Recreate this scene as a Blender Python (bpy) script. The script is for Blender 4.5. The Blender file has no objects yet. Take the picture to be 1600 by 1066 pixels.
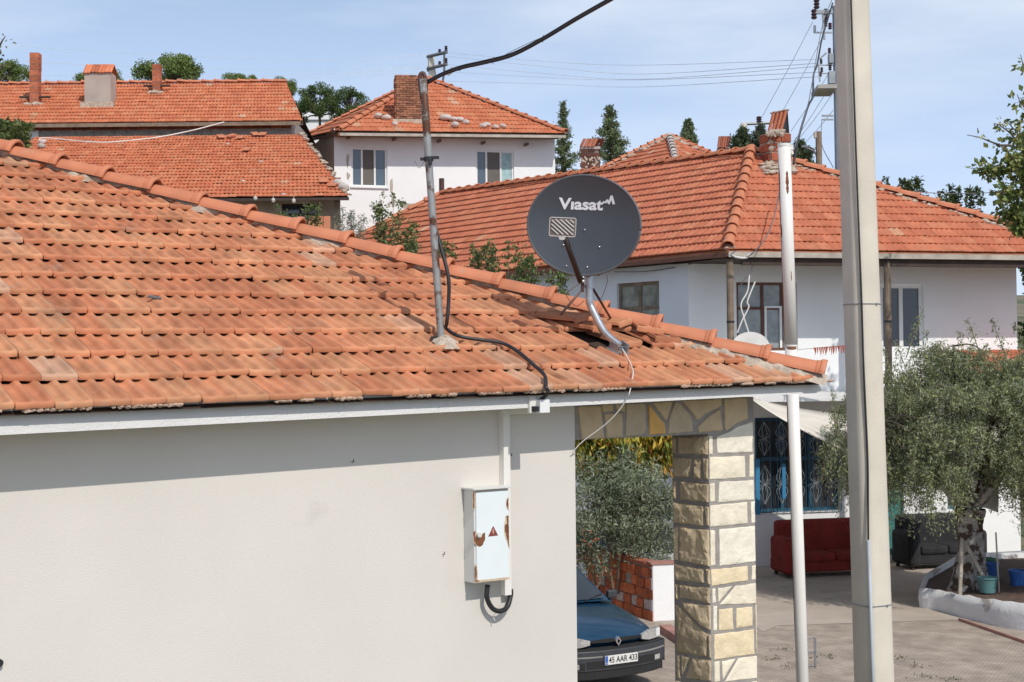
import bpy, math, random
import numpy as np
from mathutils import Vector, Matrix
random.seed(7); rng = np.random.default_rng(11)
V = Vector
sc = bpy.context.scene
COL = sc.collection
R_ = math.radians

# ------------------------------------------------------------------ camera
F = 2200.0; CAMZ = 4.3
PITCH = 1.09; ROLL = 0.55
cd = bpy.data.cameras.new("camera"); cam = bpy.data.objects.new("camera", cd); COL.objects.link(cam)
cd.sensor_width = 36; cd.lens = 36 * F / 1600; cd.clip_start = 0.1; cd.clip_end = 3000
Rm = Matrix.Rotation(R_(90 + PITCH), 4, 'X') @ Matrix.Rotation(R_(-ROLL), 4, 'Z')
cam.matrix_world = Matrix.Translation((0, 0, CAMZ)) @ Rm
sc.camera = cam
R3 = Rm.to_3x3()
# ------------------------------------------------------------------ light
d2 = V((.815, .579, 0)).normalized()          # along the near eave, receding right
n2 = V((-d2.y, d2.x, 0))                      # into the near house
SUN_EL = 45.0
sh = (-n2 - d2 * .10).normalized()
SUN_ROT = math.atan2(sh.x, sh.y)
w = bpy.data.worlds.new("World"); sc.world = w; w.use_nodes = True
nt = w.node_tree; bg = nt.nodes['Background']
sky = nt.nodes.new('ShaderNodeTexSky'); sky.sky_type = 'NISHITA'; sky.sun_disc = False
sky.sun_elevation = R_(SUN_EL); sky.sun_rotation = SUN_ROT; sky.air_density = 1.0; sky.dust_density = 1.0; sky.ozone_density = 1.2
sky.altitude = 300
# thin high cirrus in the sky
tc = nt.nodes.new('ShaderNodeTexCoord'); mp = nt.nodes.new('ShaderNodeMapping'); mp.inputs['Scale'].default_value = (1.2, 1.2, 5.5)
mp.inputs['Rotation'].default_value = (0, R_(12), 0)
nz = nt.nodes.new('ShaderNodeTexNoise'); nz.inputs['Scale'].default_value = 2.2; nz.inputs['Detail'].default_value = 8; nz.inputs['Roughness'].default_value = .55
rp = nt.nodes.new('ShaderNodeMapRange'); rp.inputs[1].default_value = .40; rp.inputs[2].default_value = .68; rp.inputs[3].default_value = 0.0; rp.inputs[4].default_value = .70
mx = nt.nodes.new('ShaderNodeMix'); mx.data_type = 'RGBA'; mx.inputs[7].default_value = (7.2, 7.9, 8.8, 1)
nt.links.new(tc.outputs['Generated'], mp.inputs[0]); nt.links.new(mp.outputs[0], nz.inputs['Vector'])
sepz = nt.nodes.new('ShaderNodeSeparateXYZ'); nt.links.new(tc.outputs['Generated'], sepz.inputs[0])
hz = nt.nodes.new('ShaderNodeMapRange'); hz.interpolation_type = 'SMOOTHSTEP'; hz.inputs[1].default_value = -.02; hz.inputs[2].default_value = .50; hz.inputs[3].default_value = .92; hz.inputs[4].default_value = 0.0
nt.links.new(sepz.outputs[2], hz.inputs[0])
mh = nt.nodes.new('ShaderNodeMix'); mh.data_type = 'RGBA'; mh.inputs[7].default_value = (5.7, 7.0, 9.5, 1)
nt.links.new(hz.outputs[0], mh.inputs[0]); nt.links.new(sky.outputs[0], mh.inputs[6])
nt.links.new(nz.outputs[0], rp.inputs[0]); nt.links.new(rp.outputs[0], mx.inputs[0])
nt.links.new(mh.outputs[2], mx.inputs[6]); nt.links.new(mx.outputs[2], bg.inputs[0])
bg.inputs[1].default_value = 0.115
sl = bpy.data.lights.new("sun", 'SUN'); sl.energy = 3.05; sl.angle = R_(.53); sl.color = (1, .955, .88)
so = bpy.data.objects.new("sun", sl); COL.objects.link(so)
sdir = V((sh.x * math.cos(R_(SUN_EL)), sh.y * math.cos(R_(SUN_EL)), math.sin(R_(SUN_EL))))
so.rotation_euler = sdir.to_track_quat('Z', 'Y').to_euler(); so.location = (10, -10, 30)
sc.view_settings.view_transform = 'Standard'; sc.view_settings.look = 'None'
sc.view_settings.exposure = 0.0; sc.view_settings.gamma = 1

# ------------------------------------------------------------------ placing helpers
def ray(px, py):
    return (R3 @ V(((px - 800) / F, (533 - py) / F, -1))).normalized()
def pt(px, py, Y):
    r = ray(px, py); return V((0, 0, CAMZ)) + r * (Y / r.y)
def onplane(px, py, P, N):
    r = ray(px, py); o = V((0, 0, CAMZ)); return o + r * ((P - o).dot(N) / r.dot(N))
def onz(px, py, z):
    return onplane(px, py, V((0, 0, z)), V((0, 0, 1)))

# ------------------------------------------------------------------ materials
def newmat(name):
    m = bpy.data.materials.new(name); m.use_nodes = True
    return m, m.node_tree, m.node_tree.nodes['Principled BSDF']
def mat(name, col, rough=.7, var=.12, scale=3.0, bump=0.0, bscale=40, metal=0, col2=None, patch=None, spec=.5, detail=6):
    """principled with noise colour variation; col2 = colour of patches above noise threshold `patch`"""
    m, t, b = newmat(name)
    tc = t.nodes.new('ShaderNodeTexCoord')
    n = t.nodes.new('ShaderNodeTexNoise'); n.inputs['Scale'].default_value = scale; n.inputs['Detail'].default_value = detail
    t.links.new(tc.outputs['Object'], n.inputs['Vector'])
    r = t.nodes.new('ShaderNodeMapRange'); r.inputs[1].default_value = .3; r.inputs[2].default_value = .7
    r.inputs[3].default_value = 1 - var; r.inputs[4].default_value = 1 + var
    t.links.new(n.outputs[0], r.inputs[0])
    mu = t.nodes.new('ShaderNodeVectorMath'); mu.operation = 'SCALE'; mu.inputs[0].default_value = col[:3]
    t.links.new(r.outputs[0], mu.inputs['Scale'])
    out = mu.outputs[0]
    if col2 is not None:
        n2_ = t.nodes.new('ShaderNodeTexNoise'); n2_.inputs['Scale'].default_value = scale * .8; n2_.inputs['Detail'].default_value = 9
        n2_.inputs['Roughness'].default_value = .65
        mpp = t.nodes.new('ShaderNodeMapping'); mpp.inputs['Location'].default_value = (3.1, 7.7, 1.3)
        t.links.new(tc.outputs['Object'], mpp.inputs[0]); t.links.new(mpp.outputs[0], n2_.inputs['Vector'])
        rr = t.nodes.new('ShaderNodeMapRange'); rr.inputs[1].default_value = patch; rr.inputs[2].default_value = patch + .06
        t.links.new(n2_.outputs[0], rr.inputs[0])
        mm = t.nodes.new('ShaderNodeMix'); mm.data_type = 'RGBA'; mm.inputs[7].default_value = (*col2[:3], 1)
        t.links.new(rr.outputs[0], mm.inputs[0]); t.links.new(out, mm.inputs[6]); out = mm.outputs[2]
    t.links.new(out, b.inputs['Base Color'])
    b.inputs['Roughness'].default_value = rough; b.inputs['Metallic'].default_value = metal
    b.inputs['Specular IOR Level'].default_value = spec
    if bump > 0:
        nb = t.nodes.new('ShaderNodeTexNoise'); nb.inputs['Scale'].default_value = bscale; nb.inputs['Detail'].default_value = 5
        t.links.new(tc.outputs['Object'], nb.inputs['Vector'])
        bp = t.nodes.new('ShaderNodeBump'); bp.inputs['Strength'].default_value = bump; bp.inputs['Distance'].default_value = .01
        t.links.new(nb.outputs[0], bp.inputs['Height']); t.links.new(bp.outputs[0], b.inputs['Normal'])
    return m
def attrmat(name, rough=.8, var=.15, scale=8, bump=.3, bscale=60, transl=0.0, stain=None, stain_t=.62, spec=.3):
    """base colour from the mesh's own 'col' attribute (each tile / leaf / stone its own colour)"""
    m, t, b = newmat(name)
    a = t.nodes.new('ShaderNodeAttribute'); a.attribute_name = 'col'
    tc = t.nodes.new('ShaderNodeTexCoord')
    n = t.nodes.new('ShaderNodeTexNoise'); n.inputs['Scale'].default_value = scale; n.inputs['Detail'].default_value = 6
    t.links.new(tc.outputs['Object'], n.inputs['Vector'])
    r = t.nodes.new('ShaderNodeMapRange'); r.inputs[1].default_value = .3; r.inputs[2].default_value = .7
    r.inputs[3].default_value = 1 - var; r.inputs[4].default_value = 1 + var
    t.links.new(n.outputs[0], r.inputs[0])
    mu = t.nodes.new('ShaderNodeVectorMath'); mu.operation = 'SCALE'
    t.links.new(a.outputs['Color'], mu.inputs[0]); t.links.new(r.outputs[0], mu.inputs['Scale'])
    out = mu.outputs[0]
    if stain:
        n3 = t.nodes.new('ShaderNodeTexNoise'); n3.inputs['Scale'].default_value = 3.3; n3.inputs['Detail'].default_value = 12; n3.inputs['Roughness'].default_value = .72
        t.links.new(tc.outputs['Object'], n3.inputs['Vector'])
        rr = t.nodes.new('ShaderNodeMapRange'); rr.inputs[1].default_value = stain_t; rr.inputs[2].default_value = stain_t + .1; rr.inputs[4].default_value = .7
        t.links.new(n3.outputs[0], rr.inputs[0])
        mm = t.nodes.new('ShaderNodeMix'); mm.data_type = 'RGBA'; mm.inputs[7].default_value = (*stain, 1)
        t.links.new(rr.outputs[0], mm.inputs[0]); t.links.new(out, mm.inputs[6]); out = mm.outputs[2]
    t.links.new(out, b.inputs['Base Color'])
    b.inputs['Roughness'].default_value = rough; b.inputs['Specular IOR Level'].default_value = spec
    if bump > 0:
        nb = t.nodes.new('ShaderNodeTexNoise'); nb.inputs['Scale'].default_value = bscale; nb.inputs['Detail'].default_value = 6
        t.links.new(tc.outputs['Object'], nb.inputs['Vector'])
        bp = t.nodes.new('ShaderNodeBump'); bp.inputs['Strength'].default_value = bump; bp.inputs['Distance'].default_value = .006
        t.links.new(nb.outputs[0], bp.inputs['Height']); t.links.new(bp.outputs[0], b.inputs['Normal'])
    if transl > 0:
        tr = t.nodes.new('ShaderNodeBsdfTranslucent'); t.links.new(out, tr.inputs['Color'])
        ms = t.nodes.new('ShaderNodeMixShader'); ms.inputs[0].default_value = transl
        t.links.new(b.outputs[0], ms.inputs[1]); t.links.new(tr.outputs[0], ms.inputs[2])
        t.links.new(ms.outputs[0], t.nodes['Material Output'].inputs['Surface'])
    return m

M = {}
M['tile'] = attrmat('terracotta', .85, .24, 5, .5, 120, stain=(.40, .27, .19), stain_t=.58)
M['tile_far'] = attrmat('terracotta_far', .85, .13, 5, .3, 60, stain=(.38, .22, .13), stain_t=.70)
M['cap'] = mat('ridge_terracotta', (.55, .20, .10), .68, .13, 5, .2, 90, col2=(.50, .25, .16), patch=.62)
M['under'] = mat('gap_shade_underlay', (.06, .035, .025), .9)  # dark sheet; shade in tile holes and gaps put into its colour
M['mortar'] = mat('mortar', (.46, .38, .30), .95, .3, 14, 1, 50, col2=(.2, .17, .15), patch=.6)
M['stucco'] = mat('stucco', (.69, .645, .59), .9, .045, .9, .22, 130, col2=(.64, .595, .54), patch=.60)
M['fascia'] = mat('fascia_paint', (.74, .72, .70), .8, .05, 3, .5, 60)
M['white_wall'] = mat('white_limewash', (.86, .86, .85), .9, .04, 1.0, .4, 18, col2=(.62, .58, .52), patch=.74)
M['blue_wall'] = mat('bluish_side_wall', (.74, .77, .82), .9, .05, .8, .3, 18)  # side wall toned bluer and darker than the front
M['brown_plaster'] = mat('brown_plaster', (.36, .25, .19), .9, .18, 1.2, .5, 20)
M['brown_wall'] = mat('stained_plaster', (.46, .36, .27), .9, .25, .9, .5, 20, col2=(.62, .57, .50), patch=.52)
M['concrete'] = mat('pole_concrete', (.66, .60, .50), .85, .09, 2.2, .35, 70)
M['grey_concrete'] = mat('grey_concrete', (.40, .38, .35), .9, .15, 2, .5, 30)
M['galv'] = mat('galvanised_steel', (.50, .52, .54), .38, .2, 12, .05, 60, metal=.85)
M['old_pipe'] = mat('weathered_pipe', (.31, .32, .32), .6, .14, 5, .15, 40, metal=.3, col2=(.11, .05, .03), patch=.50)
M['rust'] = mat('rust', (.20, .075, .035), .85, .35, 16, .6, 80)
M['rust_dark'] = mat('dark_rust_paint', (.085, .035, .03), .55, .25, 10, .2, 60)
M['black'] = mat('black_rubber', (.02, .02, .022), .5, .2, 10)
M['wire'] = mat('wire_grey', (.14, .14, .15), .6)
M['wire_pale'] = mat('wire_aluminium', (.66, .70, .78), .5, metal=.0)
M['wire_white'] = mat('white_cord', (.72, .70, .66), .6)
M['dish'] = mat('dish_grey', (.062, .070, .084), .38, .05, 3, .03, 60, spec=.6)
M['dish_back'] = mat('dish_back_grey', (.11, .115, .125), .5)
M['logo'] = mat('logo_white', (.82, .83, .85), .5, .02)
M['trim_silver'] = mat('feed_trim', (.62, .60, .57), .4, metal=.2)
M['feed_brown'] = mat('feed_housing', (.17, .13, .125), .5)
M['arm'] = mat('arm_brown', (.03, .02, .018), .6, .15)
M['box_white'] = mat('box_paint', (.78, .83, .84), .35, .03, 3, .03, 30)
M['box_side'] = mat('box_side_paint', (.68, .68, .66), .45, .05, 3)
M['trunk_white'] = mat('trunking_pvc', (.80, .77, .72), .45, .03)
M['rust_stain'] = mat('rust_stain', (.62, .47, .33), .6, .2, 30)
M['eave_mortar'] = mat('eave_mortar', (.46, .33, .25), .95, .25, 14, .8, 60)
M['warn'] = mat('warning_red', (.22, .05, .04), .6)
M['warn_sym'] = mat('warning_symbol', (.60, .30, .22), .6)
M['pipe_white'] = mat('white_pipe_paint', (.79, .76, .71), .42, .03, 4, .05, 20, col2=(.45, .24, .08), patch=.735)
M['glass'] = mat('window_glass', (.035, .042, .05), .08, .2, 1, spec=.8)
M['glass_blue'] = mat('blue_window_glass', (.085, .12, .16), .12, .12, 1.5, spec=.8)
M['glass_curtain'] = mat('glass_over_curtain', (.30, .33, .335), .2, .25, 4)
M['mosquito'] = mat('insect_screen', (.13, .115, .10), .6, .1)
M['curtain_teal'] = mat('teal_curtain', (.36, .52, .52), .7, .18, 8)
M['curtain'] = mat('lace_curtain', (.27, .28, .24), .8, .35, 5)
M['pvc'] = mat('white_pvc', (.80, .80, .78), .4, .03)
M['wood'] = mat('old_wood', (.21, .155, .11), .8, .3, 6, .5, 40)
M['wood_red'] = mat('brown_wood', (.13, .055, .035), .7, .2, 6)
M['wood_dark'] = mat('dark_wood', (.055, .035, .028), .85, .25, 6)
M['gutter'] = mat('board_edge', (.42, .37, .31), .8, .25, 4, .3, 30)
M['blue_frame'] = mat('blue_paint', (.02, .085, .14), .5, .2, 5)
M['blue_lit'] = mat('sunlit_blue_paint', (.04, .22, .42), .5, .1, 5)  # brighter copy of the frame blue, sunlight put into the colour
M['dark_room'] = mat('dark_room', (.018, .018, .02), .8)
M['tarp'] = mat('canvas', (.72, .66, .57), .85, .08, 3, .3, 30)
M['sofa'] = mat('red_velour', (.22, .02, .014), .9, .25, 5, .4, 60)
M['sofa_dark'] = mat('striped_fabric', (.022, .022, .025), .9, .3, 5, .4, 40)
M['stripe'] = mat('stripe_fabric', (.12, .12, .12), .9)
M['carpaint'] = mat('blue_car_paint', (.011, .055, .112), .3, .06, 1.5, spec=.5)
bp_ = M['carpaint'].node_tree.nodes['Principled BSDF']; bp_.inputs['Metallic'].default_value = .25
bp_.inputs['Coat Weight'].default_value = .45; bp_.inputs['Coat Roughness'].default_value = .06
M['carwhite'] = mat('white_car_paint', (.75, .75, .74), .3, .03, spec=.6)
M['bumper'] = mat('grey_bumper', (.045, .048, .055), .5, .15, 6)
M['bumper_strip'] = mat('bumper_strip', (.27, .26, .25), .4)
M['headlamp'] = mat('headlamp_glass', (.62, .62, .60), .12, .25, 30, metal=.45)
M['chrome'] = mat('chrome', (.75, .75, .77), .15, .03, metal=1)
M['plate'] = mat('plate_white', (.74, .73, .70), .5, .03)
M['plate_blue'] = mat('plate_blue', (.03, .12, .45), .5)
M['ink'] = mat('ink', (.015, .015, .015), .6)
M['tyre'] = mat('tyre', (.02, .02, .02), .85)
M['olive_bark'] = mat('olive_bark', (.40, .37, .34), .95, .35, 6, 1, 24, col2=(.08, .05, .035), patch=.47)
M['bark'] = mat('bark', (.14, .105, .08), .95, .3, 8, .8, 30)
M['twig'] = mat('twig', (.19, .14, .10), .9)
M['leaf'] = attrmat('leaf', .55, .2, 3, 0, 1, transl=.28, spec=.45)
M['leaf_far'] = attrmat('leaf_far', .7, .2, 2, 0, 1, transl=.2)
M['planter'] = mat('planter_whitewash', (.72, .71, .70), .9, .1, 2, .8, 14, col2=(.40, .36, .33), patch=.60)
M['soil'] = mat('soil', (.12, .075, .055), .95, .3, 6, 1, 20)
M['kerb_red'] = mat('red_kerb_stone', (.40, .20, .16), .9, .2, 4, .5, 20)
M['lime'] = mat('limestone', (.55, .50, .46), .95, .2, 6, 1, 25)
M['green_plastic'] = mat('green_plastic', (.03, .17, .08), .5)
M['blue_plastic'] = mat('blue_plastic', (.03, .12, .38), .5)
M['teal_plastic'] = mat('teal_plastic', (.10, .22, .22), .5)
M['pepper'] = mat('dried_pepper', (.45, .10, .06), .5)
M['teal_cloth'] = mat('teal_cloth', (.05, .22, .21), .85, .2)
M['insul'] = mat('insulator', (.06, .035, .045), .3)
M['steel'] = mat('frame_steel', (.30, .32, .34), .5, metal=.5)
M['hose'] = mat('grey_hose', (.42, .46, .50), .5)

def brick_mat(name, c1, c2, mort, scale, bw=.5, rh=.25, msize=.02, bump=.6, rot=None, space='Object', rough=.9, smear=None):
    m, t, b = newmat(name)
    tc = t.nodes.new('ShaderNodeTexCoord'); mp = t.nodes.new('ShaderNodeMapping')
    if rot: mp.inputs['Rotation'].default_value = rot
    t.links.new(tc.outputs[space], mp.inputs[0])
    br = t.nodes.new('ShaderNodeTexBrick'); br.inputs['Color1'].default_value = (*c1, 1); br.inputs['Color2'].default_value = (*c2, 1)
    br.inputs['Mortar'].default_value = (*mort, 1); br.inputs['Scale'].default_value = scale; br.inputs['Mortar Size'].default_value = msize
    br.inputs['Brick Width'].default_value = bw; br.inputs['Row Height'].default_value = rh; br.inputs['Bias'].default_value = 0
    t.links.new(mp.outputs[0], br.inputs['Vector'])
    n = t.nodes.new('ShaderNodeTexNoise'); n.inputs['Scale'].default_value = 2.5; n.inputs['Detail'].default_value = 8
    t.links.new(mp.outputs[0], n.inputs['Vector'])
    r = t.nodes.new('ShaderNodeMapRange'); r.inputs[1].default_value = .3; r.inputs[2].default_value = .7; r.inputs[3].default_value = .75; r.inputs[4].default_value = 1.2
    t.links.new(n.outputs[0], r.inputs[0])
    mu = t.nodes.new('ShaderNodeVectorMath'); mu.operation = 'SCALE'; t.links.new(br.outputs[0], mu.inputs[0]); t.links.new(r.outputs[0], mu.inputs['Scale'])
    out = mu.outputs[0]
    if smear:
        n3 = t.nodes.new('ShaderNodeTexNoise'); n3.inputs['Scale'].default_value = 4; n3.inputs['Detail'].default_value = 8
        t.links.new(tc.outputs[space], n3.inputs['Vector'])
        rr = t.nodes.new('ShaderNodeMapRange'); rr.inputs[1].default_value = .58; rr.inputs[2].default_value = .66; rr.inputs[4].default_value = .85
        t.links.new(n3.outputs[0], rr.inputs[0])
        mm = t.nodes.new('ShaderNodeMix'); mm.data_type = 'RGBA'; mm.inputs[7].default_value = (*smear, 1)
        t.links.new(rr.outputs[0], mm.inputs[0]); t.links.new(out, mm.inputs[6]); out = mm.outputs[2]
    t.links.new(out, b.inputs['Base Color']); b.inputs['Roughness'].default_value = rough
    bp = t.nodes.new('ShaderNodeBump'); bp.inputs['Strength'].default_value = bump; bp.inputs['Distance'].default_value = .008; bp.invert = True
    t.links.new(br.outputs['Fac'], bp.inputs['Height']); t.links.new(bp.outputs[0], b.inputs['Normal'])
    return m
M['paver'] = brick_mat('interlock_paving', (.47, .385, .31), (.40, .325, .265), (.22, .175, .14), 4.6, .5, .25, .022, .35, rot=(0, 0, R_(28)))
M['slab'] = mat('concrete_yard', (.46, .39, .325), .92, .12, 1.5, .5, 20, col2=(.34, .29, .24), patch=.60)
M['hillside'] = mat('dry_hillside', (.20, .17, .11), .95, .3, .3, .5, 3, col2=(.09, .11, .05), patch=.5)
M['stone'] = attrmat('dressed_stone', .85, .10, 10, .8, 34, stain=(.55, .38, .20), stain_t=.66)
M['stone_mortar'] = mat('stone_mortar', (.33, .30, .275), .95, .15, 10, .8, 60)
M['brick'] = attrmat('brick', .9, .28, 16, .8, 40)
M['brick_mortar'] = mat('brick_mortar', (.34, .30, .27), .95, .3, 10, .8, 40)
M['plaster_grey'] = mat('grey_plaster', (.42, .36, .31), .95, .15, 1.5, .6, 20, col2=(.45, .26, .19), patch=.6)

# ------------------------------------------------------------------ object helpers
def wloc(o):
    v = V((0, 0, 0))
    while o is not None:
        v = v + o.location; o = o.parent
    return v
def tag(o, label=None, cat=None, group=None, kind=None):
    if label: o['label'] = label
    if cat: o['category'] = cat
    if group: o['group'] = group
    if kind: o['kind'] = kind
    return o
def thing(name, loc, label, cat, group=None):
    o = bpy.data.objects.new(name, None); COL.objects.link(o); o.location = loc; o.empty_display_size = .1
    return tag(o, label, cat, group)
class MB:
    def __init__(s): s.v = []; s.f = []; s.c = []
    def add(s, vs, fs, col=None):
        b = len(s.v); s.v += [tuple(v) for v in vs]; s.f += [tuple(i + b for i in f) for f in fs]
        s.c += [col or (1, 1, 1)] * len(vs); return s
    def obox(s, O, a, b, c, col=None):      # origin corner + three edge vectors
        vs = [O, O + a, O + a + b, O + b, O + c, O + a + c, O + a + b + c, O + b + c]
        return s.add(vs, [(0, 3, 2, 1), (4, 5, 6, 7), (0, 1, 5, 4), (1, 2, 6, 5), (2, 3, 7, 6), (3, 0, 4, 7)], col)
    def box(s, c, sx, sy, sz, rz=0, col=None):  # c = centre
        X = V((math.cos(rz), math.sin(rz), 0)) * sx; Y = V((-math.sin(rz), math.cos(rz), 0)) * sy; Z = V((0, 0, sz))
        return s.obox(V(c) - X / 2 - Y / 2 - Z / 2, X, Y, Z, col)
    def quad(s, a, b, c, d, col=None): return s.add([a, b, c, d], [(0, 1, 2, 3)], col)
    def ngon(s, pts, col=None): return s.add(pts, [tuple(range(len(pts)))], col)
    def prism(s, pts, ext, col=None):       # polygon pts extruded by vector ext
        n = len(pts); vs = [V(p) for p in pts] + [V(p) + ext for p in pts]
        fs = [tuple(range(n))[::-1], tuple(range(n, 2 * n))] + [(i, (i + 1) % n, n + (i + 1) % n, n + i) for i in range(n)]
        return s.add(vs, fs, col)
    def tube(s, pts, r, seg=8, cap=True, col=None):
        pts = [V(p) for p in pts]; n = len(pts)
        rr = r if isinstance(r, (list, tuple)) else [r] * n
        t0 = (pts[1] - pts[0]).normalized()
        a = t0.orthogonal().normalized()
        vs = []
        for i, p in enumerate(pts):
            t = (pts[min(i + 1, n - 1)] - pts[max(i - 1, 0)]).normalized()
            a = (a - t * a.dot(t)).normalized(); b = t.cross(a)
            for k in range(seg):
                th = 2 * math.pi * k / seg
                vs.append(p + (a * math.cos(th) + b * math.sin(th)) * rr[i])
        fs = [(i * seg + k, i * seg + (k + 1) % seg, (i + 1) * seg + (k + 1) % seg, (i + 1) * seg + k) for i in range(n - 1) for k in range(seg)]
        if cap: fs += [tuple(range(seg))[::-1], tuple(range((n - 1) * seg, n * seg))]
        return s.add(vs, fs, col)
    def ico(s, c, r, sq=(1, 1, 1), jit=.15, col=None):
        t = (1 + 5 ** .5) / 2
        vs = [(-1, t, 0), (1, t, 0), (-1, -t, 0), (1, -t, 0), (0, -1, t), (0, 1, t), (0, -1, -t), (0, 1, -t), (t, 0, -1), (t, 0, 1), (-t, 0, -1), (-t, 0, 1)]
        fs = [(0, 11, 5), (0, 5, 1), (0, 1, 7), (0, 7, 10), (0, 10, 11), (1, 5, 9), (5, 11, 4), (11, 10, 2), (10, 7, 6), (7, 1, 8), (3, 9, 4), (3, 4, 2), (3, 2, 6), (3, 6, 8), (3, 8, 9), (4, 9, 5), (2, 4, 11), (6, 2, 10), (8, 6, 7), (9, 8, 1)]
        out = []
        for v in vs:
            q = V(v).normalized() * r * (1 + random.uniform(-jit, jit)); out.append(V(c) + V((q.x * sq[0], q.y * sq[1], q.z * sq[2])))
        return s.add(out, fs, col)
    def build(s, name, m, parent=None, origin=None, smooth=False, colattr=False, bevel=0):
        base = wloc(parent) if parent else V(origin or (0, 0, 0))
        me = bpy.data.meshes.new(name)
        me.from_pydata([tuple(V(v) - base) for v in s.v], [], s.f); me.update()
        if colattr:
            a = me.color_attributes.new('col', 'FLOAT_COLOR', 'POINT')
            a.data.foreach_set('color', np.array([(*c, 1) for c in s.c], dtype=np.float32).ravel())
        me.materials.append(m)
        if smooth: me.polygons.foreach_set('use_smooth', [True] * len(me.polygons))
        o = bpy.data.objects.new(name, me); COL.objects.link(o)
        if parent: o.parent = parent
        else: o.location = base
        if bevel:
            bv = o.modifiers.new('bevel', 'BEVEL'); bv.width = bevel; bv.segments = 2; bv.limit_method = 'ANGLE'
        return o
def catmull(P, k=6):
    P = [V(p) for p in P]; Q = [P[0] * 2 - P[1]] + P + [P[-1] * 2 - P[-2]]; out = []
    for i in range(1, len(Q) - 2):
        for j in range(k):
            t = j / k; a, b, c, d = Q[i - 1], Q[i], Q[i + 1], Q[i + 2]
            out.append(.5 * ((2 * b) + (c - a) * t + (2 * a - 5 * b + 4 * c - d) * t * t + (3 * b - a - 3 * c + d) * t ** 3))
    out.append(P[-1]); return out
def single(mb, name, m, label, cat, group=None, origin=None, **k):
    if origin is None:
        a = np.array([tuple(v) for v in mb.v]); origin = (float(a[:, 0].mean()), float(a[:, 1].mean()), float(a[:, 2].min()))
    o = mb.build(name, m, None, origin, **k); return tag(o, label, cat, group)
def npmesh(name, verts, faces, cols, m, parent=None, origin=(0, 0, 0), smooth=False):
    base = wloc(parent) if parent else V(origin)
    verts = np.asarray(verts, dtype=np.float32) - np.array(base, dtype=np.float32)
    faces = np.asarray(faces, dtype=np.int32); nv = len(verts); nf, k = faces.shape
    me = bpy.data.meshes.new(name); me.vertices.add(nv); me.vertices.foreach_set('co', verts.ravel())
    me.loops.add(nf * k); me.loops.foreach_set('vertex_index', faces.ravel())
    me.polygons.add(nf); me.polygons.foreach_set('loop_start', np.arange(0, nf * k, k, dtype=np.int32))
    me.update(calc_edges=True)
    if cols is not None:
        a = me.color_attributes.new('col', 'FLOAT_COLOR', 'POINT')
        c4 = np.ones((nv, 4), dtype=np.float32); c4[:, :3] = cols; a.data.foreach_set('color', c4.ravel())
    if smooth: me.polygons.foreach_set('use_smooth', np.ones(nf, dtype=bool))
    me.materials.append(m); o = bpy.data.objects.new(name, me); COL.objects.link(o)
    if parent: o.parent = parent
    else: o.location = base
    return o

# ------------------------------------------------------------------ tiled roofs (real interlocking tiles)
NEARCOL = [(.53, .22, .115), (.50, .195, .10), (.55, .24, .125), (.48, .185, .095), (.53, .23, .12), (.56, .265, .14)]
PALE = [(.58, .32, .20), (.56, .33, .215), (.56, .30, .18)]
FARCOL = [(.56, .185, .09), (.54, .17, .08), (.58, .20, .10), (.52, .16, .08), (.57, .215, .11)]
RIGHTCOL = [(.53, .175, .095), (.51, .165, .09), (.54, .185, .10), (.50, .16, .085), (.54, .20, .11)]
def groove(u):
    def b(x, c, hw):
        t = np.clip((1 - np.abs(x - c) / hw) * 1.7, 0, 1); return t * t * (3 - 2 * t)
    return np.maximum(b(u, .26, .20), b(u, .75, .20))
def tile_geo(hi, tw, step, depth=.034, front=.053, th=.038):
    """one tile: verts (u,s,h) + faces"""
    us = np.linspace(0.006, .994, 25 if hi else 9); us = us.copy()
    vs = np.array([0, .03, .06, .10, .16, .24, .6, 1.0]) if hi else np.array([0, .12, 1.0])
    L = step + .035
    UU, VV = np.meshgrid(us, vs)
    fade = np.clip((VV - .07) / .10, 0, 1) if hi else np.clip(VV / .12, 0, 1)
    H = (front - .020) * (1 - VV) + .020 - depth * groove(UU) * (.10 + .90 * fade) * (1 - .25 * VV)
    if hi: H[0] -= .010; H[1] -= .004
    else: H[0] -= .005
    nv, nu = UU.shape
    P = np.stack([UU * tw, VV * L, H], -1).reshape(-1, 3)
    fs = []
    for i in range(nv - 1):
        for j in range(nu - 1):
            a = i * nu + j; fs.append((a, a + 1, a + nu + 1, a + nu))
    # front skirt
    b0 = len(P); sk = P[:nu].copy(); sk[:, 2] = front - th + (.5 * P[:nu, 2] - .5 * P[:nu, 2].max()); sk[:, 1] += .002
    P = np.vstack([P, sk]); fs += [(j, b0 + j, b0 + j + 1, j + 1) for j in range(nu - 1)]
    # side skirts
    for side in (0, nu - 1):
        b1 = len(P); idx = [i * nu + side for i in range(nv)]; q = P[idx].copy(); q[:, 2] -= .016; P = np.vstack([P, q])
        for i in range(nv - 1):
            f = (idx[i], idx[i + 1], b1 + i + 1, b1 + i); fs.append(f if side == 0 else f[::-1])
    return P, np.array(fs)
def plane_frame(A, B, X):
    U = (B - A).normalized(); N = U.cross(X - A).normalized()
    if N.z < 0: N = -N
    S = N.cross(U).normalized()
    if S.z < 0: S = -S
    return U, S, N
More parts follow.
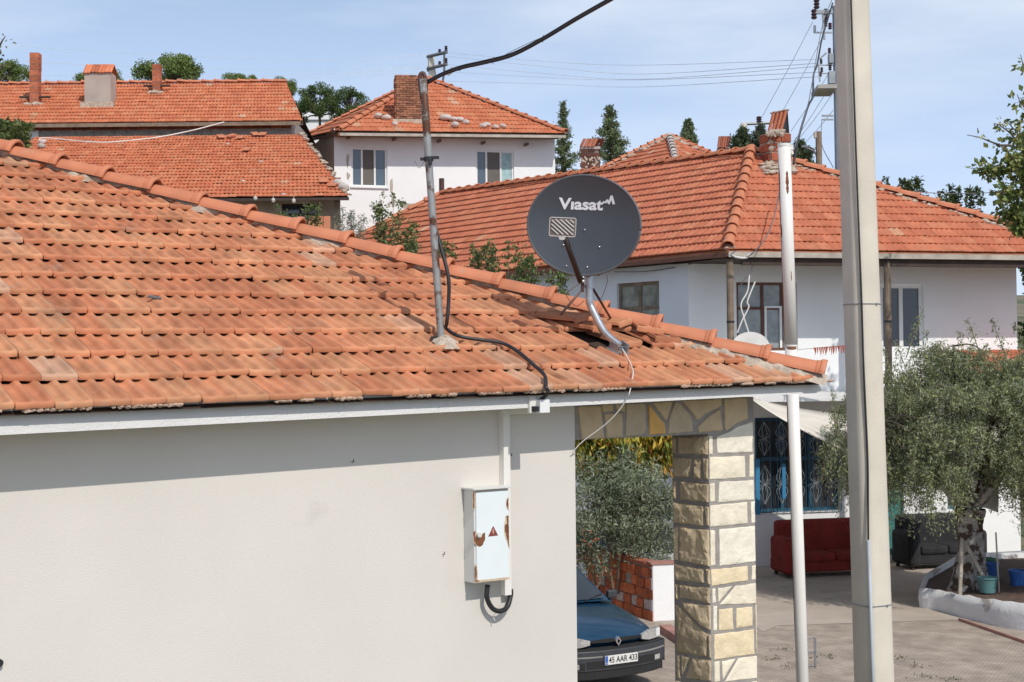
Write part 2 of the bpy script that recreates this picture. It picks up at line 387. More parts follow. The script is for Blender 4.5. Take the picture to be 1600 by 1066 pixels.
def tiled(name, A, B, poly, m, parent, tw=.21, step=.36, hi=False, cols=NEARCOL, pale=.08, skip=None, jit=1.0, seed=1, offs=0, X=None):
    """tiles over the planar polygon `poly` (3D points); eave runs A -> B"""
    r = np.random.default_rng(seed)
    if X is None: X = max(poly, key=lambda p: p.z)
    U, S, N = plane_frame(A, B, X)
    P2 = [((p - A).dot(U), (p - A).dot(S)) for p in poly]
    smax = max(p[1] for p in P2); smin = 0
    def interval(s):
        s = np.clip(s, 1e-4, smax - 1e-4); lo = np.full(np.shape(s), 1e9); hi_ = np.full(np.shape(s), -1e9)
        for i in range(len(P2)):
            (u0, s0), (u1, s1) = P2[i], P2[(i + 1) % len(P2)]
            if abs(s1 - s0) < 1e-9: continue
            ok = (s >= min(s0, s1)) & (s <= max(s0, s1)); uu = u0 + (u1 - u0) * (s - s0) / (s1 - s0)
            lo = np.where(ok, np.minimum(lo, uu), lo); hi_ = np.where(ok, np.maximum(hi_, uu), hi_)
        return lo, hi_
    T, Fc = tile_geo(hi, tw, step)
    A_ = np.array(A); U_ = np.array(U); S_ = np.array(S); N_ = np.array(N)
    vv = []; ff = []; cc = []; nb = 0
    rows = int(math.ceil(smax / step))
    for k in range(rows):
        s0 = k * step; lo, _ = interval(np.array([s0 + .02, s0 + step * .5, min(s0 + step, smax)])); _, h2 = interval(np.array([s0 + .02, s0 + step * .5, min(s0 + step, smax)]))
        ulo, uhi = lo.min(), h2.max(); off = offs + (k % 2) * .03 + r.uniform(-.01, .01)
        j0 = int(math.floor((ulo - off) / tw)); j1 = int(math.ceil((uhi - off) / tw))
        rowd = r.normal(0, .003) * jit
        for j in range(j0, j1):
            uc = off + (j + .5) * tw
            if skip and skip(uc, s0 + step * .4): continue
            q = T.copy()
            lift = abs(r.normal(0, .0018)) * jit; skew = r.normal(0, .009) * jit; tl = r.normal(0, .003) * jit
            fr = 1 - np.clip(q[:, 1] / step, 0, 1)
            q[:, 2] += lift + tl * (q[:, 0] / tw - .5) + (lift * 1.5) * fr
            q[:, 1] += r.normal(0, .005) * jit + rowd + skew * (q[:, 0] / tw - .5)
            q[:, 0] += off + j * tw + r.normal(0, .0015) * jit; q[:, 1] += s0
            L2, H2 = interval(q[:, 1]); q[:, 0] = np.clip(q[:, 0], L2, H2); q[:, 1] = np.clip(q[:, 1], -.03, smax)
            if q[:, 0].max() - q[:, 0].min() < .005: continue
            W = A_ + q[:, :1] * U_ + q[:, 1:2] * S_ + q[:, 2:3] * N_
            vv.append(W); ff.append(Fc + nb); nb += len(W)
            c = np.array(cols[r.integers(len(cols))]) * r.uniform(.94, 1.05)
            if r.random() < pale: c = np.array(PALE[r.integers(3)]) * r.uniform(.9, 1.08)
            cc.append(np.tile(c, (len(W), 1)))
    o = npmesh(name, np.vstack(vv), np.vstack(ff), np.vstack(cc), m, parent, smooth=hi)
    if hi:
        pass
    return o, (U, S, N)
def caps(name, P, Q, n, parent, r=.10, m=None, hi=False, single_mesh=True, seed=0, jitter=1):
    """ridge tiles from upper end Q... laid P (low) -> Q (high); each a half barrel with a collar at its low end"""
    rr = random.Random(seed); m = m or M['cap']; mb = MB(); L = (Q - P) / n; ax = L.normalized(); objs = []
    side = ax.cross(V((0, 0, 1))).normalized(); up = side.cross(ax).normalized()
    seg = 14 if hi else 6
    for i in range(n):
        if not single_mesh: mb = MB()
        a = P + L * i + side * rr.uniform(-.008, .008) * jitter + up * rr.uniform(-.006, .008) * jitter
        tilt = up * rr.uniform(-.008, .012) * jitter
        b = P + L * (i + 1.09) + up * (-.004) + tilt * .3
        a = a + up * .018
        prof = [(0, r * 1.10), (.012, r * 1.2), (.05, r * 1.24), (.09, r * 1.2), (.10, r * 1.1), (.13, r * 1.05), (.14, r * 1.09), (.155, r * 1.05), (.17, r * 1.0), (1, r * .88)] if hi else [(0, r * 1.2), (.12, r * 1.2), (.14, r), (1, r * .9)]
        vs = []; sq = .86
        for t, rad in prof:
            c = a.lerp(b, t)
            for k in range(seg + 1):
                th = math.pi * k / seg
                vs.append(c + side * math.cos(th) * rad + up * (math.sin(th) * rad * sq))
        np_ = len(prof)
        # inner wall for thickness
        vin = []
        for t, rad in ((0, r * 1.02), (1, r * .76)):
            c = a.lerp(b, t)
            for k in range(seg + 1):
                th = math.pi * k / seg; vin.append(c + side * math.cos(th) * rad + up * (math.sin(th) * rad * sq))
        w_ = seg + 1
        fs = [(q * w_ + k, q * w_ + k + 1, (q + 1) * w_ + k + 1, (q + 1) * w_ + k) for q in range(np_ - 1) for k in range(seg)]
        o_ = np_ * w_
        fs += [(o_ + k, k, k + 1, o_ + k + 1) for k in range(seg)]
        fs += [(o_ + k + 1, o_ + w_ + k + 1, o_ + w_ + k, o_ + k) for k in range(seg)]
        fs += [(0, o_, o_ + w_, (np_ - 1) * w_), (seg, (np_ - 1) * w_ + seg, o_ + w_ + seg, o_ + seg)]
        mb.add(vs + vin, fs)
        if hi:   # small lug on the collar
            c = a.lerp(b, .03) + up * r * 1.12 * sq
            mb.ico(c, .017, (1.3, 1.3, .8), .05)
        if not single_mesh: objs.append(mb.build(name, m, parent, smooth=False))
    if single_mesh: return mb.build(name, m, parent)
    return objs

# ------------------------------------------------------------------ walls with openings
def wall(mb, W, u, inn, L, z0, z1, holes=(), rev=.14, u0=0.0):
    us = sorted({u0, L} | {h[0] for h in holes} | {h[1] for h in holes}); zs = sorted({z0, z1} | {h[2] for h in holes} | {h[3] for h in holes})
    P = lambda a, z, k=0: V((W.x + u.x * a + inn.x * k, W.y + u.y * a + inn.y * k, z))
    for i in range(len(us) - 1):
        for j in range(len(zs) - 1):
            cu = (us[i] + us[i + 1]) / 2; cz = (zs[j] + zs[j + 1]) / 2
            if any(h[0] < cu < h[1] and h[2] < cz < h[3] for h in holes): continue
            mb.quad(P(us[i], zs[j]), P(us[i + 1], zs[j]), P(us[i + 1], zs[j + 1]), P(us[i], zs[j + 1]))
    for a, b, c, d in holes:
        mb.quad(P(a, c), P(a, c, rev), P(b, c, rev), P(b, c)); mb.quad(P(a, d), P(b, d), P(b, d, rev), P(a, d, rev))
        mb.quad(P(a, c), P(a, d), P(a, d, rev), P(a, c, rev)); mb.quad(P(b, c), P(b, c, rev), P(b, d, rev), P(b, d))
def wrect(W, u, inn, x0, y0, x1, y1):
    a = onplane(x0, (y0 + y1) / 2, W, inn); b = onplane(x1, (y0 + y1) / 2, W, inn)
    c = onplane((x0 + x1) / 2, y1, W, inn); d = onplane((x0 + x1) / 2, y0, W, inn)
    return (a - W).dot(u), (b - W).dot(u), c.z, d.z
def window(parent, W, u, inn, rect, cols, fm, panes, dep=.08, fw=.05, sill=None, rows=None, name='window'):
    """cols = list of fractional edges; panes = materials per column"""
    a, b, c, d = rect; P = lambda t, z, k: V((W.x + u.x * t + inn.x * k, W.y + u.y * t + inn.y * k, z))
    mb = MB(); wd = b - a; e = [a + wd * x for x in cols]; Z = V((0, 0, 1))
    def bar(t0, t1, z0, z1, k0=dep, k1=dep + .05): mb.obox(P(t0, z0, k0), u * (t1 - t0), inn * (k1 - k0), Z * (z1 - z0))
    bar(a, b, d - fw, d); bar(a, b, c, c + fw)
    for i, t in enumerate(e):
        if i == 0: bar(t, t + fw, c + fw, d - fw)
        elif i == len(e) - 1: bar(t - fw, t, c + fw, d - fw)
        else: bar(t - fw / 2, t + fw / 2, c + fw, d - fw, dep - .003, dep + .05)
    for z in rows or []:
        zz = c + (d - c) * z
        for i in range(len(e) - 1): bar(e[i] + fw * .6, e[i + 1] - fw * .6, zz - fw / 2, zz + fw / 2, dep + .004, dep + .05)
    o = mb.build(name, fm, parent)
    for i, pm in enumerate(panes):
        MB().obox(P(e[i] + .01, c + .01, dep + .03), u * (e[i + 1] - e[i] - .02), inn * .012, Z * (d - c - .02)).build('pane', pm, o)
    if sill: MB().obox(P(a - .04, c - .05, -.06), u * (b - a + .08), inn * .13, Z * .048).build('sill', sill, o)
    return o

# ================================================================== TERRAIN
def sstep(a, b, x):
    t = min(1, max(0, (x - a) / (b - a))); return t * t * (3 - 2 * t)
def ground_z(x, y):
    k = sstep(-2, 6, x)                   # the right-hand side stays low for longer
    y0 = 27 * (1 - k) + 41 * k
    z = 5.2 * sstep(y0, y0 + 14, y) + 3.6 * sstep(50, 95, y)
    return z + .05 * math.sin(x * .13) * sstep(50, 60, y)
gx = [-400, -200, -120, -80, -60, -45] + list(range(-36, 60, 3)) + [70, 90, 120, 200, 400]
gy = [-60, -30, -10] + list(range(0, 24, 6)) + list(range(24, 62, 2)) + [66, 72, 80, 90, 110, 150, 220, 400, 900]
mb = MB()
for y in gy:
    for x in gx: mb.v.append((x, y, ground_z(x, y)))
mb.c = [(1, 1, 1)] * len(mb.v)
nx = len(gx); mb.f = [(j * nx + i, j * nx + i + 1, (j + 1) * nx + i + 1, (j + 1) * nx + i) for j in range(len(gy) - 1) for i in range(nx - 1)]
tag(mb.build('terrain', M['hillside'], smooth=True), kind='structure')
mb = MB(); mb.quad(V((-14, 13.0, .004)), V((34, 13.0, .004)), V((34, 26.6, .004)), V((-14, 26.6, .004)))  # stops here so darker unseen ground throws less light on the near wall
tag(mb.build('street_paving', M['paver']), kind='structure')
# the concrete yard in front of the far house
ya = onz(1178, 1000, .01); yb = onz(1500, 968, .01); yc = onz(1700, 985, .01)
mb = MB(); mb.ngon([V((4.0, 22.8, .009)), V((ya.x + .6, ya.y + 1.2, .009)), V((yb.x, yb.y, .009)), V((yc.x, yc.y, .009)), V((22, 31, .009)), V((3.2, 30.2, .009))])
tag(mb.build('concrete_yard', M['slab']), kind='structure')
mb = MB()
for a, b in ((onz(1508, 973, 0), onz(1700, 1040, 0)),):
    mb.prism([a, b, b + V((-.06, .16, 0)), a + V((-.06, .16, 0))], V((0, 0, .05)))
tag(mb.build('kerb', M['kerb_red']), kind='structure')
mb = MB(); a = onz(1030, 988, 0); b = onz(1075, 1018, 0); dd = (b - a).normalized(); sd = V((-dd.y, dd.x, 0))
mb.prism([a, a + dd * 3.2, a + dd * 3.2 + sd * .18, a + sd * .18], V((0, 0, .12)))
tag(mb.build('kerb', M['kerb_red']), kind='structure')

# ================================================================== NEAR HOUSE
E0 = pt(0, 645, 7.5); Cn = pt(1290, 597, 11.2)
d = V((Cn.x - E0.x, Cn.y - E0.y, 0)).normalized(); n = V((-d.y, d.x, 0)); Z = V((0, 0, 1))
Hx = pt(0, 243, 12.38)
Ht = Cn + (Hx - Cn) * 1.10
EL = Cn + (E0 - Cn) * 1.42
RL = V((Ht.x, Ht.y, Ht.z)) + (E0 - Cn) * .75
U, S, N = plane_frame(EL, Cn, Ht)
def roofpt(px, py, h=0): return onplane(px, py, Cn, N) + N * h
house = thing('stucco_house', V((Cn.x - 2, Cn.y + 1.5, 0)), 'cream stucco house with orange tiled hip roof and stone corner pillar in the foreground', 'house')
# --- roof
nc = [onplane(p[0], p[1], Cn, N) for p in ((966, 545), (1000, 545), (935, 540), (985, 558))]
nc2 = [((p - EL).dot(U), (p - EL).dot(S)) for p in nc]
loose_px = [(872, 508, 24, .06), (908, 520, 12, .05), (942, 510, 24, .035), (1025, 530, -14, .03)]
def skipf(u, s):
    return any(abs(u - a) < .13 and abs(s - b) < .17 for a, b in nc2[:3])
roof, _ = tiled('tile_roof', EL, Cn, [EL, Cn, Ht, RL], M['tile'], house, tw=.212, step=.361, hi=True, skip=skipf, seed=5, pale=.09)
under = MB(); q = -N * .020
under.ngon([EL + q, Cn + q, Ht + q, RL + q])
under.build('roof_boards', M['under'], roof)
# far slopes of the same roof
Cb = Cn + n * 9 + V((0, 0, 0))
Cb2 = Cb - d * 12
rb = Ht - d * 0.01
tiled('tile_roof', Cn, Cb, [Cn, Cb, Ht + n * .6 + d * .0], M['tile_far'], house, tw=.212, step=.361, cols=NEARCOL, seed=6)
mb = MB(); mb.ngon([Cb, Cb2, RL, Ht + n * .6]); mb.build('tile_roof', M['cap'], house)
# hip caps, each a part of its own
hipdir = (Ht - Cn).normalized()
P0 = onplane(1296, 576, Cn, V((n.x * 1, n.y * 1, 0)).normalized()) if False else Cn + hipdir * .02 + Z * .036
ncap = int(round((Ht - P0).length / .452))
caps('ridge_tile', P0, Ht + Z * .036, ncap, roof, r=.112, hi=True, single_mesh=False, seed=3)
# lime mortar under the caps: ragged fillet on the near side
mb = MB(); steps = 150; rr = random.Random(4)
sl_ = (N.cross(hipdir)).normalized()
if sl_.dot(U) > 0: sl_ = -sl_
for i in range(steps):
    t = i / steps; c = Cn + (Ht - Cn) * t
    amp = .5 + .5 * math.sin(t * 37 + 1.2 * math.sin(t * 11)); wdt = .045 + .085 * max(0, math.sin(t * 31 + 2 * math.sin(t * 9))) ** 2 * rr.uniform(.7, 1.2)
    if (t < .17): wdt = .17 + rr.uniform(-.02, .03) - .25 * abs(t - .06)
    p = c + sl_ * wdt + N * (.012 + rr.uniform(0, .010)); q = c + sl_ * .04 + N * (.075 + rr.uniform(-.01, .01))
    mb.v += [tuple(p), tuple(c + sl_ * (wdt * .75) + N * (.05 + rr.uniform(-.012, .014))), tuple(q)]
mb.c = [(1, 1, 1)] * len(mb.v)
mb.f = [(3 * i + k, 3 * i + 3 + k, 3 * i + 4 + k, 3 * i + 1 + k) for i in range(steps - 1) for k in (0, 1)]
mb.build('mortar', M['mortar'], roof)
# loose tiles lifted round the dish foot
T, Fc = tile_geo(True, .23, .37)
for i, (px, py, ang, h) in enumerate(loose_px + [(958, 533, 8, .012), (1003, 519, -24, .05)]):
    c = roofpt(px, py, h); ca, sa = math.cos(R_(ang)), math.sin(R_(ang))
    u2 = U * ca + S * sa; s2 = -U * sa + S * ca; tl = (S * .0 + N * 1).normalized()
    s2 = (s2 - N * (.17 if i < 3 else .05)).normalized(); n2_ = u2.cross(s2)
    P = np.array([tuple(c + u2 * (q[0] - .115) + s2 * (q[1] - .2) + n2_ * q[2]) for q in T])
    back = P - np.array(n2_) * .012
    Wv = np.vstack([P, back]); nf = Fc + len(P)
    npmesh('loose_tile', Wv, np.vstack([Fc, nf[:, ::-1]]), np.tile(np.array(NEARCOL[i % 5]) * rng.uniform(.85, 1.05), (len(Wv), 1)), M['tile'], roof, smooth=True)
# mortar lumps along the eave tiles
mb = MB(); rr = random.Random(9)
Le = (Cn - EL).length; t = .2
while t < Le:
    if rr.random() < .6 or t > Le - 1.6:
        wd = rr.uniform(.08, .2); k = 5
        for q in range(k):
            c = EL + U * (t + wd * q / k) + S * .006 + N * .006
            mb.ico(c, .017 * rr.uniform(.7, 1.2), (1.5, .8, .8), .3)
    t += rr.uniform(.12, .26)
mb.build('mortar', M['eave_mortar'], roof)
# broken splinters, lime droppings
for px, py, a, l in ((240, 476, 35, .09),):
    c = roofpt(px, py, .052); v = (U * .8 - S * .5).normalized()
    mb = MB(); mb.tube([c - v * l / 2, c + v * l / 2], .011, 6); single(mb, 'metal_offcut', M['wire'], 'short grey offcut of pipe lying on the near roof tiles', 'offcut')
# --- fascia slab
fo = .065
F0 = onplane(0, 680, Cn + n * fo, n); F1 = onplane(1283, 614, Cn + n * fo, n)
fd = (F1 - F0); FL = F0 - fd * .42; ft = .132
mb = MB()
def zt(P): # top of slab just under the tile plane
    return P.z + ft
FLt = V((FL.x, FL.y, FL.z + .174)); F1t = V((F1.x, F1.y, F1.z + .124))
mb.add([FL, F1, F1t, FLt, FL + n * .5, F1 + n * .5, F1t + n * .5, FLt + n * .5], [(0, 1, 2, 3), (4, 7, 6, 5), (0, 4, 5, 1), (3, 2, 6, 7), (1, 5, 6, 2), (0, 3, 7, 4)])
e1 = F1 - d * .5
mb.obox(F1 + n * .502 - d * .45, d * .45, n * 8, Z * ft)
mb.build('fascia', M['fascia'], house)
# --- wall plane
o_ = .40 + 0
Wn = Cn + n * o_
def onwall(px, py, k=0): return onplane(px, py, Wn, n) - n * k
wr = onwall(900, 850); ztop = F0.z + .01
WL = wr - d * ((wr - onwall(0, 850)).dot(d) + 3.0)
zl = FL.z; zr = (F0 + fd * .7).z
mb = MB()
a = V((WL.x, WL.y, 0)); b = V((wr.x, wr.y, 0))
ta = FL.z + .004; tb = F0.z + (F1.z - F0.z) * .74 + .004
nseg = 24
for i in range(nseg):
    p = a.lerp(b, i / nseg); q = a.lerp(b, (i + 1) / nseg)
    z0 = ta + (tb - ta) * i / nseg + .01; z1 = ta + (tb - ta) * (i + 1) / nseg + .01
    mb.quad(p, q, q + Z * z1, p + Z * z0)
mb.quad(b, b + n * 6, b + n * 6 + Z * (tb + .01), b + Z * (tb + .01))
mb.quad(a + n * 6, a, a + Z * ta, a + n * 6 + Z * ta)
mb.quad(b + n * 6, a + n * 6, a + n * 6 + Z * (ta + .1), b + n * 6 + Z * (ta + .1))
mb.build('wall', M['stucco'], house)
# --- stone beam + pillar (cores of mortar, dressed stones proud of it)
pr = onwall(1180, 850); pl = onwall(1109, 850); dep = .42
prb = V((pr.x, pr.y, 0)); plb = V((pl.x, pl.y, 0))
ztp = F1.z + .05; zb = onwall(1000, 683).z
pillar = MB()
pillar.obox(plb, prb - plb, n * dep, Z * zb)
pil = pillar.build('stone_pillar', M['stone_mortar'], house)
beam = MB(); b0 = b + Z * zb
zt0 = tb - .002
beam.obox(V((b.x, b.y, zb)) + d * .002, (prb - b) - d * .002, n * dep, Z * (zt0 - zb))
bm_ = beam.build('stone_beam', M['stone_mortar'], house)
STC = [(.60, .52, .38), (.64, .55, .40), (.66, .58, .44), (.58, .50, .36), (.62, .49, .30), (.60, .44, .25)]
LIT_STC = [(.83, .74, .59), (.84, .77, .64), (.82, .73, .57)]  # paler stones for the sunny face, sunlight put into the colour
def stone_poly(mb, pts, out, th=.014, col=None, rough=.0, rr=random):
    """pts on the face plane; adds a raised slab with a chamfered, slightly irregular edge"""
    c = sum(pts, V((0, 0, 0))) / len(pts); ring = []
    m_ = len(pts); dense = []
    for i in range(m_):
        p, q = pts[i], pts[(i + 1) % m_]; k = max(2, int((q - p).length / .045))
        for j in range(k):
            e = p.lerp(q, j / k); e = e + (c - e).normalized() * rr.uniform(-.002, .005); dense.append(e)
    nD = len(dense)
    ex = (pts[1] - pts[0]).normalized(); ex = (ex - out * ex.dot(out)).normalized(); ey = out.cross(ex)
    D2 = [V(((p - c).dot(ex), (p - c).dot(ey))) for p in dense]; sh2 = [q - q.normalized() * .008 for q in D2]
    from mathutils.geometry import delaunay_2d_cdt
    from mathutils import noise as mnoise
    def inside(q):
        r_ = False
        for i in range(nD):
            a, b = sh2[i], sh2[(i + 1) % nD]
            if (a.y > q.y) != (b.y > q.y) and q.x < (b.x - a.x) * (q.y - a.y) / (b.y - a.y) + a.x: r_ = not r_
        return r_
    g = []; x_ = -.4
    while x_ < .4:
        y_ = -.3
        while y_ < .3:
            q = V((x_ + rr.uniform(-.006, .006), y_ + rr.uniform(-.006, .006)))
            if inside(q) and min((q - e).length for e in sh2) > .012: g.append(q)
            y_ += .024
        x_ += .024
    allp = sh2 + g
    rv, re, rf_, *_r = delaunay_2d_cdt([V((q.x, q.y)) for q in allp], [(i, (i + 1) % nD) for i in range(nD)], [], 1, 1e-6)
    sd_ = rr.uniform(0, 50); tv_ = []
    for k_, q in enumerate(rv):
        hn = mnoise.fractal(V((q.x * 9 + sd_, q.y * 9, sd_)), 1.0, 2.1, 4) * (rough + .0012)
        edge = min((V(q) - e).length for e in sh2); hn = hn * min(1, edge / .02) + rough * min(1, edge / .03) * .5
        tv_.append(c + ex * q.x + ey * q.y + out * (th + hn))
    b0v = dense; m0 = [p + out * th * .6 for p in dense]; t0 = [c + ex * q.x + ey * q.y + out * th for q in sh2]
    vs = b0v + m0 + t0; fs = []
    for L in range(2):
        for i in range(nD): fs.append((L * nD + i, L * nD + (i + 1) % nD, (L + 1) * nD + (i + 1) % nD, (L + 1) * nD + i))
    mb.add(vs, fs, col); mb.add(tv_, [tuple(f) for f in rf_], col); return
    base = [p for p in dense]; mid = [p.lerp(c, .0) + out * th * .75 for p in dense]
    top = [p + (c - p).normalized() * .008 + out * (th + rr.uniform(-.001, .002) + rough * rr.uniform(-.5, 1)) for p in dense]
    inn = [p.lerp(c, .45) + out * (th + rr.uniform(0, .003) + rough * rr.uniform(-.5, 2)) for p in dense]
    vs = base + mid + top + inn + [c + out * (th + .003 + rough)]
    fs = []
    for L in range(3):
        for i in range(nD): fs.append((L * nD + i, L * nD + (i + 1) % nD, (L + 1) * nD + (i + 1) % nD, (L + 1) * nD + i))
    for i in range(nD): fs.append((3 * nD + i, 3 * nD + (i + 1) % nD, 4 * nD))
    mb.add(vs, fs, col)
rs = random.Random(12)
def z4(x, y): return (890 + x / 5.077, 610 + y / 5.077)
def z5(x, y): return (890 + x / 4.33, 820 + y / 4.33)
lit = [
 (z4, [(1165, 370), (1245, 340), (1330, 290), (1450, 250), (1450, 490), (1170, 500)]), (z4, [(1102, 365), (1132, 362), (1132, 510), (1104, 512)]),
 (z4, [(1106, 528), (1388, 520), (1392, 692), (1108, 708)]), (z4, [(1425, 512), (1456, 508), (1460, 690), (1425, 692)]),
 (z4, [(1110, 738), (1150, 733), (1150, 880), (1112, 890)]), (z4, [(1182, 725), (1458, 712), (1462, 868), (1180, 890)]),
 (z4, [(1112, 915), (1408, 886), (1412, 1055), (1112, 1085)]), (z4, [(1436, 885), (1466, 880), (1470, 1050), (1440, 1055)]),
 (z5, [(950, 36), (982, 38), (984, 272), (952, 278)]), (z5, [(1010, 30), (1258, 8), (1262, 248), (1014, 280)]),
 (z5, [(955, 304), (1205, 278), (1205, 378), (960, 415)]), (z5, [(1230, 276), (1264, 272), (1266, 368), (1230, 374)]),
 (z5, [(962, 434), (985, 430), (990, 525), (966, 530)]), (z5, [(1002, 430), (1100, 414), (1006, 525)]), (z5, [(1122, 412), (1264, 395), (1268, 532), (1016, 540)]),
 (z5, [(970, 552), (995, 550), (995, 714), (972, 716)]), (z5, [(1006, 570), (1100, 565), (1106, 708), (1010, 716)]), (z5, [(1124, 562), (1234, 555), (1236, 686), (1126, 702)]), (z5, [(1254, 540), (1272, 538), (1280, 870), (1262, 872)]),
 (z5, [(974, 742), (1243, 708), (1250, 876), (978, 912)]),
 (z5, [(978, 930), (1012, 922), (1016, 1060), (980, 1066)]), (z5, [(1026, 922), (1118, 908), (1036, 1050)]), (z5, [(1140, 902), (1278, 885), (1282, 1035), (1050, 1062)]),
]
shade = [
 (z4, [(866, 372), (1098, 366), (1098, 512), (866, 500)]), (z4, [(818, 370), (846, 370), (846, 500), (820, 500)]),
 (z4, [(822, 528), (974, 540), (950, 690), (824, 682)]), (z4, [(1002, 540), (1046, 540), (1044, 705), (985, 700)]), (z4, [(1068, 542), (1100, 542), (1102, 708), (1068, 705)]),
 (z4, [(822, 716), (845, 716), (848, 860), (824, 860)]), (z4, [(882, 722), (1104, 745), (1106, 890), (884, 866)]),
 (z4, [(828, 886), (1065, 920), (1066, 1075), (830, 1050)]), (z4, [(1086, 925), (1106, 928), (1108, 1075), (1088, 1072)]),
 (z5, [(708, 18), (736, 14), (738, 240), (712, 240)]), (z5, [(748, 10), (944, 36), (948, 280), (750, 244)]),
 (z5, [(714, 264), (914, 298), (916, 394), (718, 372)]), (z5, [(930, 300), (950, 306), (952, 404), (932, 400)]),
 (z5, [(750, 402), (958, 430), (960, 532), (752, 492)]), (z5, [(718, 400), (738, 402), (738, 510), (720, 505)]),
 (z5, [(768, 520), (964, 550), (966, 715), (900, 688), (772, 560)]), (z5, [(722, 540), (758, 560), (890, 700), (936, 740), (934, 895), (728, 858)]), (z5, [(946, 742), (968, 746), (970, 905), (948, 900)]),
 (z5, [(732, 876), (750, 878), (752, 1040), (734, 1036)]), (z5, [(762, 880), (820, 896), (768, 1010)]), (z5, [(836, 900), (968, 920), (972, 1060), (792, 1036)]),
]
beamp = [[(65, 130), (245, 125), (270, 380), (90, 388)], [(252, 112), (340, 108), (345, 168), (256, 178)], [(362, 108), (436, 105), (436, 170), (376, 166)],
 [(272, 190), (415, 180), (415, 374), (290, 378)], [(446, 108), (598, 105), (602, 310), (570, 358), (440, 368)], [(622, 112), (700, 205), (748, 262), (758, 345), (630, 354)],
 [(655, 98), (815, 85), (768, 236), (752, 236)], [(832, 88), (868, 100), (958, 205), (978, 330), (776, 348), (786, 240)], [(884, 82), (1200, 65), (1204, 120), (1070, 188), (1008, 240), (962, 170)],
 [(1192, 145), (1212, 318), (1018, 338), (1014, 290), (1090, 212)], [(1222, 66), (1402, 60), (1412, 222), (1330, 258), (1240, 322), (1226, 300)]]
mb = MB(); mbb = MB()
for i, (fz, poly) in enumerate(lit):
    pts = [onwall(*fz(*p)) for p in poly]
    pts = [p + d * max(0, -(p - plb).dot(d)) * 1 for p in pts]
    pts = [p - d * max(0, (p - prb).dot(d)) for p in pts]
    c = rs.choice(LIT_STC)
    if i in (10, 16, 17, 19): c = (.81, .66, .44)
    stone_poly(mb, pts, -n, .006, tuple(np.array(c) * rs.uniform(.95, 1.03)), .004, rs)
for fz, poly in shade:
    pts = [onplane(*fz(*p), pl, d) for p in poly]
    pts = [p + n * max(0, -(p - plb).dot(n) ) for p in pts]; pts = [p - n * max(0, (p - plb).dot(n) - dep) for p in pts]
    stone_poly(mb, pts, -d, .014, tuple(np.array(rs.choice([(.58, .46, .30), (.52, .41, .27), (.62, .49, .32)])) * rs.uniform(.9, 1.1)), .016, rs)  # browner stones on the shaded face, shade put into the colour
# the courses below the frame carry on to the ground
zc = onwall(1140, 1072).z; Lp = (prb - plb).length
while zc > .1:
    h = rs.uniform(.16, .24); h = min(h, zc); cut = rs.uniform(.25, .75) * Lp
    for a0, a1 in ((.005, cut - .012), (cut + .012, Lp - .005)):
        f = lambda t, z: plb + d * t + Z * z
        stone_poly(mb, [f(a0, zc), f(a1, zc), f(a1, zc - h + .025), f(a0, zc - h + .025)], -n, .012, rs.choice(STC), .001, rs)
    f = lambda t, z: plb + n * t + Z * z
    stone_poly(mb, [f(.01, zc), f(dep - .01, zc), f(dep - .01, zc - h + .025), f(.01, zc - h + .025)], -d, .014, rs.choice(STC), .008, rs)
    zc -= h
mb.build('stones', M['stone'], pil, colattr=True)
mbb = MB()
for i, poly in enumerate(beamp):
    pts = [onwall(*z4(*p)) for p in poly]
    c = rs.choice([(.58, .46, .31), (.52, .42, .29), (.60, .46, .29)])  # beam stones browned the same way, eave shade put into the colour
    if i == 5: c = (.75, .43, .14)
    stone_poly(mbb, pts, -n, .012, c, .002, rs)
mbb.build('stones', M['stone'], bm_, colattr=True)

# --- meter box
def wallbox(x0, y0, x1, y1):
    a = onwall(x0, y1); b = onwall(x1, y1); c = onwall(x0, y0); return a, (b - a).length, (c - a).z
bd = .13
# door front plane is bd in front of the wall
fa = onplane(742, 912, Wn - n * bd, n); fb = onplane(796, 907, Wn - n * bd, n); fc = onplane(740, 766, Wn - n * bd, n)
bw = (fb - fa).dot(d) ; bh = fc.z - fa.z
bx = thing('meter_box', fa + n * bd, 'peeling white steel electricity box with rust patches and a warning triangle on the stucco wall', 'meter box')
MB().obox(fa + n * .004, d * bw, n * (bd - .004), Z * bh).build('cabinet', M['box_side'], bx, bevel=.003)
dr = MB().obox(fa + d * .012 - n * .008 + Z * .012, d * (bw - .02), n * .012, Z * (bh - .03)).build('door', M['box_white'], bx, bevel=.003)
ov = .02
MB().obox(fa - d * ov - n * .028 + Z * (bh + .0), d * (bw + ov * 2), n * (bd + .028), Z * .012).build('hood', M['box_side'], bx, bevel=.002)
def onbox(px, py, k=.0115): return onplane(px, py, fa - n * (.008), n) - n * (k - .008)
def bxz(x, y): return (680 + x / 2.805, 600 + y / 2.805)
def patchm(polys, name, m, parent, k=.0095, th=.0012):
    mb = MB()
    for poly in polys:
        pts = [onplane(*bxz(*p), fa - n * .008, n) - n * .0004 for p in poly]
        if 'rust' in name:
            q_ = []; r9 = random.Random(len(poly))
            for i in range(len(pts)):
                a9, b9 = pts[i], pts[(i + 1) % len(pts)]; k9 = max(1, int((b9 - a9).length / .006))
                for j in range(k9): q_.append(a9.lerp(b9, j / k9) + d * r9.uniform(-.0022, .0022) + Z * r9.uniform(-.0022, .0022))
            pts = q_
        mb.prism(pts, -n * th)
    return mb.build(name, m, parent)
